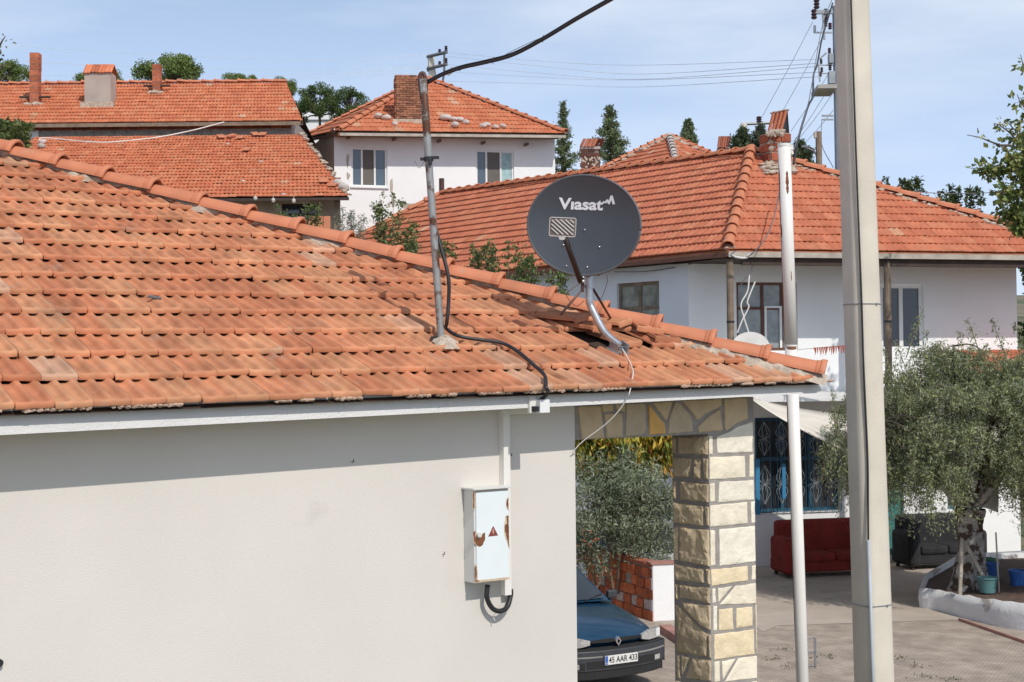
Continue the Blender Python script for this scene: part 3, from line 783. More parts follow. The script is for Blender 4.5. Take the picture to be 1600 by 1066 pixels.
patchm([[(166, 648), (176, 645), (176, 668), (190, 680), (205, 668), (208, 655), (217, 652), (219, 680), (208, 706), (196, 714), (184, 708), (170, 690)],
        [(312, 580), (321, 577), (324, 720), (318, 690), (310, 665), (305, 640), (304, 620), (314, 612)], [(314, 510), (320, 500), (321, 552), (315, 540), (311, 530)],
        [(166, 478), (171, 475), (171, 545), (166, 545)], [(174, 795), (180, 800), (182, 830), (180, 858), (188, 868), (176, 868)]], 'rust_patch', M['rust'], dr)
RP_ = [[(166, 648), (176, 645), (190, 676), (208, 655), (217, 652), (219, 680), (208, 706), (196, 716), (184, 712), (168, 694)], [(308, 580), (321, 574), (325, 726), (314, 692), (304, 665), (301, 630)], [(311, 508), (320, 494), (321, 556), (311, 540)], [(165, 474), (175, 472), (175, 550), (165, 552)], [(174, 788), (184, 798), (186, 830), (186, 856), (200, 868), (174, 868)], [(174, 862), (326, 846), (327, 856), (174, 872)], [(166, 470), (318, 456), (318, 460), (166, 474)]]
patchm(RP_, 'rust_stain', M['rust_stain'], dr, th=.0006)
patchm([[(254, 622), (275, 664), (232, 669)]], 'warning_triangle', M['warn'], dr, th=.0016)
patchm([[(252, 636), (258, 636), (255, 648), (259, 648), (252, 661), (253, 651), (249, 651)]], 'warning_symbol', M['warn_sym'], dr, th=.0024)
kb = onplane(*bxz(188, 660), fa - n * .012, n)
MB().tube([kb, kb - n * .02], .016, 14).build('lock', M['box_side'], dr, smooth=False)
# --- cable trunking
tw_ = .052; td = .035
tr = thing('cable_trunking', onwall(790, 925), 'white plastic cable trunking running down the stucco wall behind the meter box', 'cable trunking')
ttop = onwall(789, 640); tbot = onwall(792, 928)
lx = lambda px, py: (onwall(px, py) - ttop).dot(d)
xa = lx(780, 760) ; xb = xa + .056
MB().obox(V((ttop.x, ttop.y, tbot.z)) + d * xa - n * .06, d * .056, n * .06, Z * (ttop.z - tbot.z + .0)).build('vertical_duct', M['trunk_white'], tr, bevel=.002)
c0 = ttop + d * (xa) ; c1 = onwall(838, 645)
MB().obox(V((c0.x, c0.y, onwall(810, 647).z)) - n * .05 - d * .003, d * ((c1 - ttop).dot(d) - xa + .02), n * .05, Z * .075).build('horizontal_duct', M['trunk_white'], tr, bevel=.002)
# bracket piece hung on the fascia
fpl = Cn + n * fo
g0 = onplane(834, 645, fpl, n); g1 = onplane(849, 644, fpl, n); g2 = onplane(834, 612, fpl, n)
jb = thing('junction_duct', g0 - n * .04, 'short white duct elbow on the fascia where the black cable enters', 'duct')
MB().obox(V((g0.x, g0.y, g0.z)) - n * .075, d * (g1 - g0).dot(d), n * .074, Z * (g2.z - g0.z) * .62).build('elbow', M['pvc'], jb, bevel=.002)
MB().obox(V((g0.x, g0.y, g0.z)) - n * .022 - d * .05, d * .052, n * .021, Z * (g2.z - g0.z) * 1.05).build('clip', M['trunk_white'], jb)
MB().obox(V((g0.x, g0.y, g0.z + .01)) - n * .062 - d * .035, d * .034, n * .055, Z * .035).build('opening', M['ink'], jb)  # solid black block; darkness of the duct mouth put into its colour
# black loop under the box
L0 = onwall(752, 915, .06); mb = MB()
pts = catmull([onwall(753, 912, .07), onwall(752, 932, .07), onwall(760, 948, .07), onwall(772, 953, .07), onwall(786, 947, .05), onwall(794, 930, .03), onwall(794, 920, .03)])
mb.tube(pts, .0175, 10)
single(mb, 'cable_loop', M['black'], 'thick black cable looping below the white meter box', 'cable', smooth=True)
mb = MB(); mb.tube([onwall(768, 955, .06), onwall(765, 962, .04), onwall(767, 968, .05)], .003, 4)
single(mb, 'cable_tie', M['wire_white'], 'pale tie hanging from the black cable loop under the box', 'cable tie')
# small hook and nails on the wall
for px, py, lab in ((550, 722, 'tiny dark hook in the shade on the stucco wall'), (797, 712, 'tiny dark nail beside the white cable trunking'), (692, 866, 'tiny dark nail left of the white meter box')):
    mb = MB(); c = onwall(px, py); mb.tube([c, c - n * .02, c - n * .022 + Z * .018], .003, 5); single(mb, 'wall_hook', M['black'], lab, 'hook')
# black round fitting at the frame's left edge
mb = MB(); c = onwall(-3, 1035); mb.tube([c, c - n * .03], .022, 14); single(mb, 'wall_fitting', M['black'], 'small black round fitting at the lower left end of the stucco wall', 'fitting')

# ================================================================== SERVICE MAST
mb_ = roofpt(690, 540); top_ = pt(661, 124, mb_.y - .02)
mast = thing('service_mast', mb_, 'leaning rusty steel service mast with black cable on the near tiled roof', 'mast')
ax = (top_ - mb_).normalized()
pts = [mb_ - ax * .1] + [mb_.lerp(top_, k / 8) for k in range(9)]
MB().tube(pts, [.0265] * 7 + [.028] * 3, 16).build('pole', M['old_pipe'], mast, smooth=True)
# weatherhead hook
h = [top_ - ax * .14 + V((-.018, -.0, 0)), top_ - ax * .02 + V((-.024, 0, 0)), top_ + ax * .035 + V((-.016, 0, 0)), top_ + ax * .04 + V((.008, 0, 0)), top_ - ax * .01 + V((.016, 0, 0)), top_ - ax * .08 + V((.018, 0, 0))]
MB().tube(catmull(h, 5), .0145, 8).build('weatherhead', M['rust_dark'], mast, smooth=True)
mb = MB(); c = mb_.lerp(top_, .70)
mb.tube([c - ax * .015, c + ax * .015], .036, 14); mb.box(c + V((.05, 0, .01)), .05, .02, .02); mb.box(c + V((-.045, 0, .0)), .03, .02, .02); mb.box(c + V((.012, -.035, -.03)), .03, .02, .03)
mb.build('clamp', M['black'], mast)
mb = MB(); c = mb_.lerp(top_, .025); mb.tube([c - ax * .012, c + ax * .012], .034, 14); mb.box(c + V((-.05, -.01, 0)), .05, .03, .035); mb.build('clamp', M['black'], mast)
mb = MB(); mb.tube(catmull([c2 for c2 in (mb_.lerp(top_, .69) + V((-.03, -.02, 0)), mb_.lerp(top_, .67) + V((-.07, -.03, -.01)), mb_.lerp(top_, .68) + V((-.10, -.03, .02)))]), .0025, 4); mb.build('loose_wire', M['wire'], mast)
# mortar patch at the foot
mb = MB(); rr = random.Random(2); ring = []
for k in range(26):
    a = 2 * math.pi * k / 26; ring.append(mb_ + U * (.10 * math.cos(a) + .03 * math.sin(a)) + S * (.13 * math.sin(a) - .05) + N * .04)
ring = [p + U * rr.uniform(-.015, .015) + S * rr.uniform(-.015, .015) for p in ring]
inner = [p.lerp(mb_ + N * .075 + S * (-.03), .5) + N * rr.uniform(.004, .02) for p in ring]
vs = ring + inner + [mb_ + N * .085]
mb.add(vs, [(i, (i + 1) % 26, 26 + (i + 1) % 26, 26 + i) for i in range(26)] + [(26 + i, 26 + (i + 1) % 26, 52) for i in range(26)]); mb.build('mortar_base', M['mortar'], mast)
# incoming twin cable from the street
mbc = MB()
yk = mb_.y
cp = [pt(666, 131, yk), pt(690, 118, yk - .1), pt(720, 107, yk - .2), pt(760, 98, yk - .35), pt(800, 87, yk - .5), pt(845, 64, yk - .7), pt(900, 31, yk - .95), pt(960, -3, yk - 1.3), pt(1060, -60, yk - 1.7), pt(1180, -130, yk - 2.2), pt(1300, -205, yk - 2.6)]
mbc.tube(catmull(cp), .0105, 8); mbc.tube([p + V((.002, 0, .017)) for p in catmull(cp)], .006, 6)
for px, py in ((770, 96), (848, 62)):
    c = pt(px, py, yk - .4 if px == 770 else yk - .7); mbc.tube([c - V((0, 0, .02)), c + V((.004, 0, .03))], .003, 4)
single(mbc, 'overhead_cable', M['black'], 'thick black twin cable sagging from the service mast up to the right', 'cable', smooth=True, origin=cp[0])
mbc = MB(); mbc.tube(catmull([pt(668, 125, yk), pt(700, 110, yk - .1), pt(768, 95, yk - .35), pt(800, 80, yk - .5), pt(825, 68, yk - .6), pt(848, 58, yk - .7)]), .0022, 4)
single(mbc, 'binding_wire', M['wire'], 'thin wire strung above the black twin cable', 'wire', origin=cp[0])
# black cable from the mast down to the duct
mb = MB(); off = N * .055
pp = [mb_.lerp(top_, .47) + V((.0, .04, 0)), mb_.lerp(top_, .40) + V((.03, .03, 0))]
for px, py, h in ((700, 430, .25), (701, 470, .20), (698, 505, .14)): pp.append(pt(px, py, mb_.y - .03))
for px, py in ((694, 528), (712, 540), (745, 546), (780, 551), (805, 564), (828, 584), (847, 602)): pp.append(roofpt(px, py, .075))
pp += [onplane(853, 605, fpl - n * .14, n), onplane(856, 611, fpl - n * .12, n), onplane(852, 619, fpl - n * .08, n), onplane(845, 625, fpl - n * .04, n)]
mb.tube(catmull(pp), .0135, 8); single(mb, 'roof_cable', M['black'], 'black cable snaking from the mast foot over the tiles to the fascia duct', 'cable', smooth=True, origin=mb_)

# ================================================================== SATELLITE DISH
db = roofpt(966, 552, .03)
dish = thing('satellite_dish', db, 'large dark grey satellite dish with white lettering on a bent galvanised foot', 'satellite dish')
yb = db.y
dc = pt(911, 352, yb - .10)                 # dish centre
tocam = (V((0, 0, CAMZ)) - dc).normalized()
dn = (tocam + V((-.34, 0, .10))).normalized()   # facing direction, turned a little left
dr_ = V((0, 0, 1)).cross(dn).normalized(); du_ = dn.cross(dr_).normalized()
tlt = R_(-8); a_, b_ = dr_.copy(), du_.copy()
dr_ = a_ * math.cos(tlt) + b_ * math.sin(tlt); du_ = -a_ * math.sin(tlt) + b_ * math.cos(tlt)
pm = 2200 / dc.y
ra = 93 / pm; rbm = 78 / pm; dpth = .07
def dsurf(x, y, k=0): return dc + dr_ * x + du_ * y + dn * (-dpth * (1 - (x / ra) ** 2 - (y / rbm) ** 2) + k)
vs = []; fs = []; nr, ns = 12, 64
for i in range(nr + 1):
    for k in range(ns):
        t = i / nr; a = 2 * math.pi * k / ns; vs.append(dsurf(ra * t * math.cos(a), rbm * t * math.sin(a)))
for i in range(nr):
    for k in range(ns): fs.append((i * ns + k, i * ns + (k + 1) % ns, (i + 1) * ns + (k + 1) % ns, (i + 1) * ns + k))
refl = MB().add(vs, fs).build('reflector', M['dish'], dish, smooth=True)
mb = MB(); mb.add([v - dn * .012 for v in vs], [f[::-1] for f in fs]); mb.build('back_shell', M['dish_back'], dish, smooth=True)
mb = MB(); mb.tube([dsurf(ra * 1.003 * math.cos(2 * math.pi * k / 96), rbm * 1.003 * math.sin(2 * math.pi * k / 96), -.008) for k in range(97)], .0095, 8); mb.build('rim', M['dish_back'], refl, smooth=True)
def ondish(px, py):
    p = onplane(px, py, dc - dn * dpth * .6, dn); return (p - dc).dot(dr_), (p - dc).dot(du_)
# bolts
for px, py in ((912, 359), (936, 386), (887, 416), (919, 418), (880, 383)):
    x, y = ondish(px, py); mb = MB(); mb.ico(dsurf(x, y, .003), .010, (1, 1, 1), 0); mb.build('bolt', M['chrome'], refl, smooth=True)
# lettering: font outlines bent onto the reflector
def text_mesh(txt, size, bold=.0, shear=0.0):
    cu = bpy.data.curves.new('lettering', 'FONT'); cu.body = txt; cu.size = size; cu.offset = bold; cu.resolution_u = 4; cu.shear = shear; cu.align_x = 'LEFT'
    cu.space_character = 1.0
    ob = bpy.data.objects.new('lettering', cu); COL.objects.link(ob); dg = bpy.context.evaluated_depsgraph_get(); dg.update()
    me = bpy.data.meshes.new_from_object(ob.evaluated_get(dg)); vs = [v.co.copy() for v in me.vertices]; fs = [tuple(p.vertices) for p in me.polygons]
    bpy.data.objects.remove(ob); bpy.data.curves.remove(cu); bpy.data.meshes.remove(me); return vs, fs
tv, tf = text_mesh('V\u0131asat', 1.0, .032)
xs = [v.x for v in tv]; ys = [v.y for v in tv]
x0, x1, y0, y1 = min(xs), max(xs), min(ys), max(ys)
A0 = ondish(872, 327); A1 = ondish(941, 329); A2 = ondish(872, 309)
sx_ = (A1[0] - A0[0]) / (x1 - x0); sy_ = math.hypot(A2[0] - A0[0], A2[1] - A0[1]) / (y1 - y0)
mb = MB(); pts = []
for v in tv:
    u_ = (v.x - x0) * sx_; v_ = (v.y - y0) * sy_
    pts.append(dsurf(A0[0] + u_ - v_ * .0, A0[1] + u_ * (A1[1] - A0[1]) / (A1[0] - A0[0]) + v_, .004))
mb.add(pts, tf)
# wave mark: three rising strokes
for poly in (((942.5, 316), (943.6, 316.6), (2.8,)), ((945.5, 317), (949.5, 313), (2.4,)), ((949.5, 313), (951.5, 318.5), (2.4,)), ((951.5, 318.5), (956.5, 307), (2.7,)), ((956.5, 307), (959.5, 319), (3.4,))):
    (ax_, ay_), (bx_, by_), (wd,) = poly
    p0 = V((*ondish(ax_, ay_), 0)); p1 = V((*ondish(bx_, by_), 0)); dv = (p1 - p0).normalized(); nn = V((-dv.y, dv.x, 0)) * wd / pm / 2 * 1.3
    q = [p0 + nn - dv * .003, p0 - nn - dv * .003, p1 - nn + dv * .003, p1 + nn + dv * .003]; mb.ngon([dsurf(v.x, v.y, .0045) for v in q])
mb.build('lettering', M['logo'], refl)
# feed arm and feed
yfa = dc.y - .30
arm0 = pt(907, 440, dc.y - .06); fd_c = pt(879, 355, dc.y - .42); arm1 = pt(883, 372, dc.y - .40)
MB().tube([arm0, arm1], .021, 12).build('feed_arm', M['arm'], dish, smooth=True)
mb = MB(); mb.ico(arm0 + V((.02, -.02, .0)), .014, (1, 1, 1), .0); mb.ico(arm0 + V((.02, -.02, .03)), .010, (1, 1, 1), .0); mb.build('bolt', M['galv'], dish)
fn = (tocam + V((.05, 0, -.05))).normalized(); fr_ = Z.cross(fn).normalized(); fu_ = fn.cross(fr_).normalized(); ft_ = R_(-3)
fr_, fu_ = fr_ * math.cos(ft_) + fu_ * math.sin(ft_), fu_ * math.cos(ft_) - fr_ * math.sin(ft_)
pf = 2200 / fd_c.y; hw = 20.5 / pf; hh = 14.5 / pf
def rrect(hw, hh, r, k=5):
    out = []
    for cx, cy, a0 in ((hw - r, hh - r, 0), (-hw + r, hh - r, 90), (-hw + r, -hh + r, 180), (hw - r, -hh + r, 270)):
        for i in range(k + 1):
            a = R_(a0 + 90 * i / k); out.append((cx + r * math.cos(a), cy + r * math.sin(a)))
    return out
fP = lambda x, y, k: fd_c + fr_ * x + fu_ * y + fn * k
fb_ = MB().prism([fP(x, y, -.05) for x, y in rrect(hw, hh, .012)], fn * .05).build('feed_unit', M['feed_brown'], dish)
mb = MB(); mb.tube([fP(x, y, .001) for x, y in rrect(hw, hh, .014) + rrect(hw, hh, .014)[:1]], .0034, 6); mb.build('frame', M['trim_silver'], fb_)
mb = MB(); mb.prism([fP(x, y - hh, -.03) for x, y in ((-.03, .002), (.03, .002), (.016, -.026), (-.016, -.026))], fn * .033); mb.build('neck', M['trim_silver'], fb_)
mb = MB(); wx = hw - .012; wy = hh - .012
for k in range(-5, 6):
    # diagonal bars, clipped to the window
    c = k * .036 + .012; seg = []
    for t in np.linspace(-.12, .12, 60):
        x, y = c + t * .76, -t * .62
        if abs(x) < wx and abs(y) < wy: seg.append((x, y))
    if len(seg) > 8: mb.tube([fP(*seg[0], .003), fP(*seg[-1], .003)], .0052, 6)
mb.build('grille', M['trim_silver'], fb_)
# bent foot tube
tubep = [pt(921, 428, yb - .02), pt(921, 470, yb - .02), pt(923, 478, yb - .02), pt(929, 491, yb - .03), pt(945, 520, yb - .035), db + N * .03]
MB().tube(catmull([tubep[0], tubep[0].lerp(tubep[1], .5)] + tubep[1:], 5), .0285, 16).build('mast_tube', M['galv'], dish, smooth=True)
mb = MB(); mb.box(tubep[0] + V((0, -.03, .01)), .15, .02, .05, .1); mb.box(tubep[0] + V((0, .03, .06)), .10, .10, .12, .1); mb.tube([tubep[0] + V((-.055, -.02, .02)), tubep[0] + V((-.055, -.02, -.14))], .012, 8)
mb.build('bracket', M['rust_dark'], dish)
for a, b, m in (((914, 447), (868, 505), 'galv'), ((927, 452), (957, 510), 'rust_dark')):
    MB().tube([pt(*a, yb - .02), roofpt(*b, .03)], .010, 8).build('brace', M[m], dish, smooth=True)
mb = MB(); fA = db - N * .01
mb.obox(fA - U * .09 - S * .07, U * .15, S * .12, N * .008); mb.obox(fA - U * .075 - S * .06, U * .006, S * .10, N * .07); mb.obox(fA + U * .035 - S * .06, U * .006, S * .10, N * .07)
mb.build('foot_plate', M['galv'], dish)
mb = MB(); mb.tube([fA - U * .08 + N * .04 - S * .02, fA + U * .05 + N * .04 - S * .02], .006, 6); mb.build('bolt', M['chrome'], dish)
# white coax
cpx = [(984, 612), (980, 622), (974, 632), (966, 643), (956, 654), (945, 664), (932, 674), (918, 684), (905, 695), (894, 708)]
y0_ = onplane(984, 612, fpl - n * .07, n).y; y1_ = onwall(894, 708, .04).y
cpp = [pt(x, y, y0_ + (y1_ - y0_) * i / 9) for i, (x, y) in enumerate(cpx)]
mb = MB(); pp = [db + N * .02 - S * .03, roofpt(975, 563, .05), roofpt(983, 582, .06), roofpt(986, 597, .065), ] + cpp
mb.tube(catmull(pp), .0042, 6); single(mb, 'coax_cable', M['wire_white'], 'thin white cable drooping from the dish foot across the fascia and stone beam', 'cable', smooth=True, origin=db)
mb = MB(); mb.tube(catmull([pt(948, 430, yb + .05), pt(949, 440, yb + .03), pt(943, 458, yb + .05), pt(937, 472, yb + .03)]), .003, 4)
mb.tube(catmull([pt(907, 443, yb - .1), pt(893, 452, yb - .06), pt(885, 462, yb), pt(900, 478, yb), pt(913, 470, yb)]), .003, 4); single(mb, 'loose_coax', M['rust'], 'thin brown cables dangling below the satellite dish', 'cable', origin=tubep[0])

# ================================================================== POLES IN THE FOREGROUND
# concrete pole: near-round section; front-left corner shaped to stand in for a cast shadow
Yp = 13.5
bt = pt(1366, 1066, Yp); tp = pt(1331, 0, Yp); axp = (tp - bt)
k0 = (0 - bt.z) / axp.z; base_p = bt + axp * k0; top_p = tp + axp * .35
cp_ = thing('concrete_pole', base_p, 'pale rounded concrete pole with a black cable clipped to its edge', 'utility pole')
psi = R_(24)
fx = V((math.cos(psi), math.sin(psi), 0)); fy = V((-math.sin(psi), math.cos(psi), 0))   # fx along the lit face
def ring(c, a, ch):
    h = a / 2; pts = []
    for sx, sy, a0, r_ in ((-1, -1, 180, .55 * h), (1, -1, 270, .96 * h), (1, 1, 0, .9 * h), (-1, 1, 90, .96 * h)):
        for k in range(7):
            t = R_(a0 + 90 * k / 6); pts.append((sx * (h - r_) + math.cos(t) * r_, sy * (h - r_) + math.sin(t) * r_))
    return [c + fx * x + fy * y for x, y in pts]
def asz(c): # side length so that the projected width fits
    t = (c - base_p).dot(axp.normalized()) / (top_p - base_p).length; return .232 - .035 * t
mb = MB(); NS = 24; rings = []
for i in range(NS + 1):
    c = base_p.lerp(top_p, i / NS); rings.append(ring(c, .378 - .076 * i / NS, .022))
m_ = len(rings[0]); mb.v = [tuple(p) for r in rings for p in r]; mb.c = [(1, 1, 1)] * len(mb.v)
mb.f = [(i * m_ + k, i * m_ + (k + 1) % m_, (i + 1) * m_ + (k + 1) % m_, (i + 1) * m_ + k) for i in range(NS) for k in range(m_)] + [tuple(range(NS * m_, NS * m_ + m_))]
mb.build('shaft', M['concrete'], cp_, smooth=True)
cor = lambda t: base_p.lerp(top_p, t) - fx * ((.378 - .076 * t) / 2 - .008) - fy * ((.378 - .076 * t) / 2 + .004)
def tpy(py):   # parameter along the shaft for an image row
    best = min(range(401), key=lambda i: abs(((lambda q: 533 - F * q.y / -q.z)(R3.transposed() @ (base_p.lerp(top_p, i / 400) - V((0, 0, CAMZ))))) - py)); return best / 400
mb = MB(); tt = [tpy(850), tpy(780), tpy(720), tpy(640), tpy(560), tpy(470), tpy(300), tpy(100), 1.0]
offs = [-.004, .006, .014, .010, .005, .006, .0, -.002, -.002]
mb.tube(catmull([cor(t) + fx * (.016 + o * 1.4) for t, o in zip(tt, offs)], 6), .0095, 8); mb.build('cable', M['black'], cp_, smooth=True)
mb = MB(); mb.tube([cor(0) + fx * .014 - fy * .004, cor(tpy(838)) + fx * .014 - fy * .004], .0165, 8); mb.build('conduit', M['hose'], cp_, smooth=True)
for py in (476, 944):
    t = tpy(py); rg = [p for p in ring(base_p.lerp(top_p, t), .378 - .076 * t + .006, .02)]; mb = MB(); mb.tube(rg + rg[:1], .0048, 5)
    k = base_p.lerp(top_p, t) + fx * .04 - fy * ((.378 - .076 * t) / 2 + .006); mb.box(k, .02, .012, .016, psi); mb.build('tie_wire', M['steel'], cp_)
# white rusty pipe
Yw = 12.6
wt = pt(1225, 226, Yw); wb = pt(1254, 1066, Yw); axw = (wb - wt); base_w = wt + axw * ((0 - wt.z) / axw.z)
wp = thing('white_pipe_post', base_w, 'tall white painted steel pipe with rust streaks standing behind the roof corner', 'post')
mid = wt + axw * ((onplane(1232, 540, V((0, Yw, 0)), V((0, 1, 0))) - wt).length / axw.length)
MB().tube([wt, wt.lerp(mid, .5), mid], .0575, 24).build('upper_pipe', M['pipe_white'], wp, smooth=True)
MB().tube([mid + V((0, 0, .005)), mid.lerp(base_w, .5), base_w], .0545, 24).build('lower_pipe', M['pipe_white'], wp, smooth=True)
mb = MB(); mb.tube([mid + V((0, 0, .004)), mid - V((0, 0, .01))], .0585, 24); mb.tube([wt - V((0, 0, .02)), wt + V((0, 0, .006))], .060, 24); mb.build('joint_ring', M['pipe_white'], wp)
mb = MB(); mb.box(wt + V((.065, -.01, -.03)), .03, .03, .04); mb.tube([wt + V((.06, -.01, -.05)), wt + V((.075, -.01, -.09))], .012, 8); mb.build('lug', M['pipe_white'], wp)
# rust runs: thin curved flakes hugging the pipe
def pipepatch(mb, cpt, rad, az0, az1, z0, z1, seed):
    rr = random.Random(seed); K = 14; L_, R__ = [], []
    for i in range(K + 1):
        t = i / K; zz = z0 + (z1 - z0) * t; wv = math.sin(math.pi * min(1, t * 1.0)) ** .5
        mid_ = (az0 + az1) / 2; hw_ = (az1 - az0) / 2 * wv * rr.uniform(.6, 1.15)
        for a, arr in ((mid_ - hw_, L_), (mid_ + hw_, R__)):
            arr.append((a, zz))
    vs = []; cols = 5
    for (a0, zz), (a1, _) in zip(L_, R__):
        t = (zz - wt.z) / (wb.z - wt.z); c = wt + axw * t
        for k in range(cols + 1):
            a = a0 + (a1 - a0) * k / cols; vs.append(V((c.x + math.sin(a) * (rad + .0012), c.y - math.cos(a) * (rad + .0012), zz)))
    w_ = cols + 1; mb.add(vs, [(i * w_ + k, i * w_ + k + 1, (i + 1) * w_ + k + 1, (i + 1) * w_ + k) for i in range(K) for k in range(cols)])
mb = MB(); zof = lambda py: pt(1232, py, Yw).z
for a0, a1, p0, p1, s in ((R_(-8), R_(22), 268, 306, 1), (R_(-75), R_(-58), 350, 372, 2), (R_(10), R_(18), 424, 440, 3), (R_(-90), R_(-58), 262, 300, 7)):
    pipepatch(mb, wt, .0575, a0, a1, zof(p0), zof(p1), s)
for a0, a1, p0, p1, s in ((R_(-95), R_(-72), 380, 536, 4), (R_(-88), R_(-70), 238, 400, 9)): pipepatch(mb, wt, .0575, a0, a1, zof(p0), zof(p1), s)
for a0, a1, p0, p1, s in ((R_(-95), R_(-66), 600, 800, 5), (R_(-95), R_(-76), 800, 1000, 6), (R_(-60), R_(60), 541, 547, 8)): pipepatch(mb, wt, .0545, a0, a1, zof(p0), zof(p1), s)
mb.build('rust_patch', M['rust'], wp, smooth=True)

# ================================================================== FOLIAGE TOOLS
def leaves(name, cent, size, aspect, cols, m, parent, seed=0, droop=0.0, fold=.25, var=.25):
    """one small folded leaf (two quads) for each centre"""
    r = np.random.default_rng(seed); c = np.asarray(cent); k = len(c)
    a = r.normal(size=(k, 3)); a[:, 2] -= droop * 2.0; a /= np.linalg.norm(a, axis=1)[:, None]
    b = r.normal(size=(k, 3)); b -= (b * a).sum(1)[:, None] * a; b /= np.linalg.norm(b, axis=1)[:, None]
    nn = np.cross(a, b); L = (size * r.uniform(.65, 1.3, k))[:, None]; W = L * aspect
    p0 = c; p1 = c + a * L; q = c + a * L * .5
    l = q + b * W * .5 + nn * W * fold; rr_ = q - b * W * .5 + nn * W * fold
    vs = np.stack([p0, l, p1, rr_], 1).reshape(-1, 3)
    i = np.arange(k)[:, None] * 4; fs = np.concatenate([i + [0, 1, 2], i + [0, 2, 3]], 0)
    cc = np.array(cols)[r.integers(len(cols), size=k)] * r.uniform(1 - var, 1 + var, (k, 1)); cc = np.repeat(cc, 4, axis=0)
    return npmesh(name, vs, fs, cc, m, parent)
def branchy(mb, p, dirv, L, r, depth, rr, ends, up=.25, spread=.7, kids=3, bend=.12):
    pts = [p]; q = p.copy(); dv = dirv.normalized(); k = 4
    for i in range(k):
        dv = (dv + V((rr.gauss(0, bend), rr.gauss(0, bend), rr.gauss(0, bend) + up * .1))).normalized(); q = q + dv * L / k; pts.append(q.copy())
    mb.tube(pts, [r * (1 - .45 * i / k) for i in range(k + 1)], 6 if r > .02 else 4)
    if depth == 0: ends.append(pts); return
    for j in range(kids):
        s = pts[-1] if j < 2 else pts[rr.choice((2, 3))]
        nd = (dv + V((rr.gauss(0, spread), rr.gauss(0, spread), rr.gauss(0, spread * .6) + up))).normalized()
        branchy(mb, s, nd, L * rr.uniform(.6, .82), r * .55, depth - 1, rr, ends, up, spread, kids, bend)
def round_tree(px, py_top, py_mid, Y, rx, label, group, seed, zbase=None, cols=((.085, .12, .035), (.06, .09, .03), (.11, .15, .045)), nclump=30, per=300, leaf=.17, name='pine_tree', cat='tree', rz=None, m='leaf_far'):
    rr = random.Random(seed); r = np.random.default_rng(seed)
    top = pt(px, py_top, Y); midp = pt(px, py_mid, Y); rx_ = rx * Y / F; rz_ = (top.z - midp.z); gz = ground_z(midp.x, midp.y)
    t = thing(name, V((midp.x, midp.y, gz - .1)), label, cat, group)
    mb = MB(); base = V((midp.x, midp.y, gz - .1))
    mb.tube([base, base.lerp(midp, .5) + V((rr.uniform(-.2, .2), 0, 0)), midp + V((0, 0, rz_ * .2))], [.06 * rx_ + .05, .05 * rx_ + .04, .03 * rx_ + .02], 7)
    cs = []; 
    for i in range(nclump):
        th = rr.uniform(0, 2 * math.pi); ph = math.asin(rr.uniform(-.45, 1)); q = rr.uniform(.62, .98)
        c = midp + V((math.cos(th) * math.cos(ph) * rx_ * q, math.sin(th) * math.cos(ph) * rx_ * q, math.sin(ph) * rz_ * q))
        mb.tube([midp + V((0, 0, -rz_ * .2)), midp.lerp(c, .6), c], [.05 * rx_, .03 * rx_, .01], 4)
        sc_ = rx_ * rr.uniform(.20, .34)
        g = r.normal(size=(per, 3)); g /= np.linalg.norm(g, axis=1)[:, None]; g *= (r.random((per, 1)) ** .45) * sc_; g[:, 2] *= .75
        cs.append(g + np.array(c))
    mb.build('trunk', M['bark'], t)
    leaves('crown', np.vstack(cs), leaf * rx_ / 2.2, .5, cols, M[m], t, seed)
    return t
def conifer(px, ytop, ybot, Y, wpx, label, group, seed, lean=0, name='conifer_tree', ragged=.35, cols=((.15, .19, .09), (.12, .155, .07), (.20, .24, .12))):
    rr = random.Random(seed); r = np.random.default_rng(seed)
    top = pt(px, ytop, Y); bot = pt(px + lean, ybot, Y); H = top.z - bot.z; wd = wpx * Y / F / 2; gz = min(ground_z(bot.x, bot.y), bot.z - .3)
    base = V((bot.x, bot.y, gz)); t = thing(name, base, label, 'tree', group); mb = MB()
    tk = [base, bot, bot.lerp(top, .5) + V((rr.uniform(-.05, .05), 0, 0)), top]; mb.tube(tk, [.14, .12, .07, .012], 7)
    cs = []; nb = 40
    for i in range(nb):
        f = (i + .5) / nb; c = bot.lerp(top, f); ln = wd * (1 - f) ** .95 * rr.uniform(1 - ragged * 1.3, 1 + ragged * 1.5) + .06; th = i * 2.4 + rr.uniform(-.3, .3)
        dv = V((math.cos(th), math.sin(th), rr.uniform(-.15, .35))); e = c + dv * ln; e.z += ln * .12
        mid = c.lerp(e, .55); mid.z -= ln * .08; mb.tube([c, mid, e], [.025, .015, .005], 4)
        k = int(40 + 230 * ln / wd); tt = r.uniform(.1, 1.05, k)
        p = np.array(c) + (np.array(e) - np.array(c)) * tt[:, None]; p += r.normal(size=(k, 3)) * np.array([.09, .09, .06]) * (.4 + ln * .35); p[:, 2] -= np.abs(r.normal(0, .09, k)); cs.append(p)
    mb.build('trunk', M['bark'], t); leaves('crown', np.vstack(cs), .11, .35, cols, M['leaf_far'], t, seed, droop=-.2)
    return t
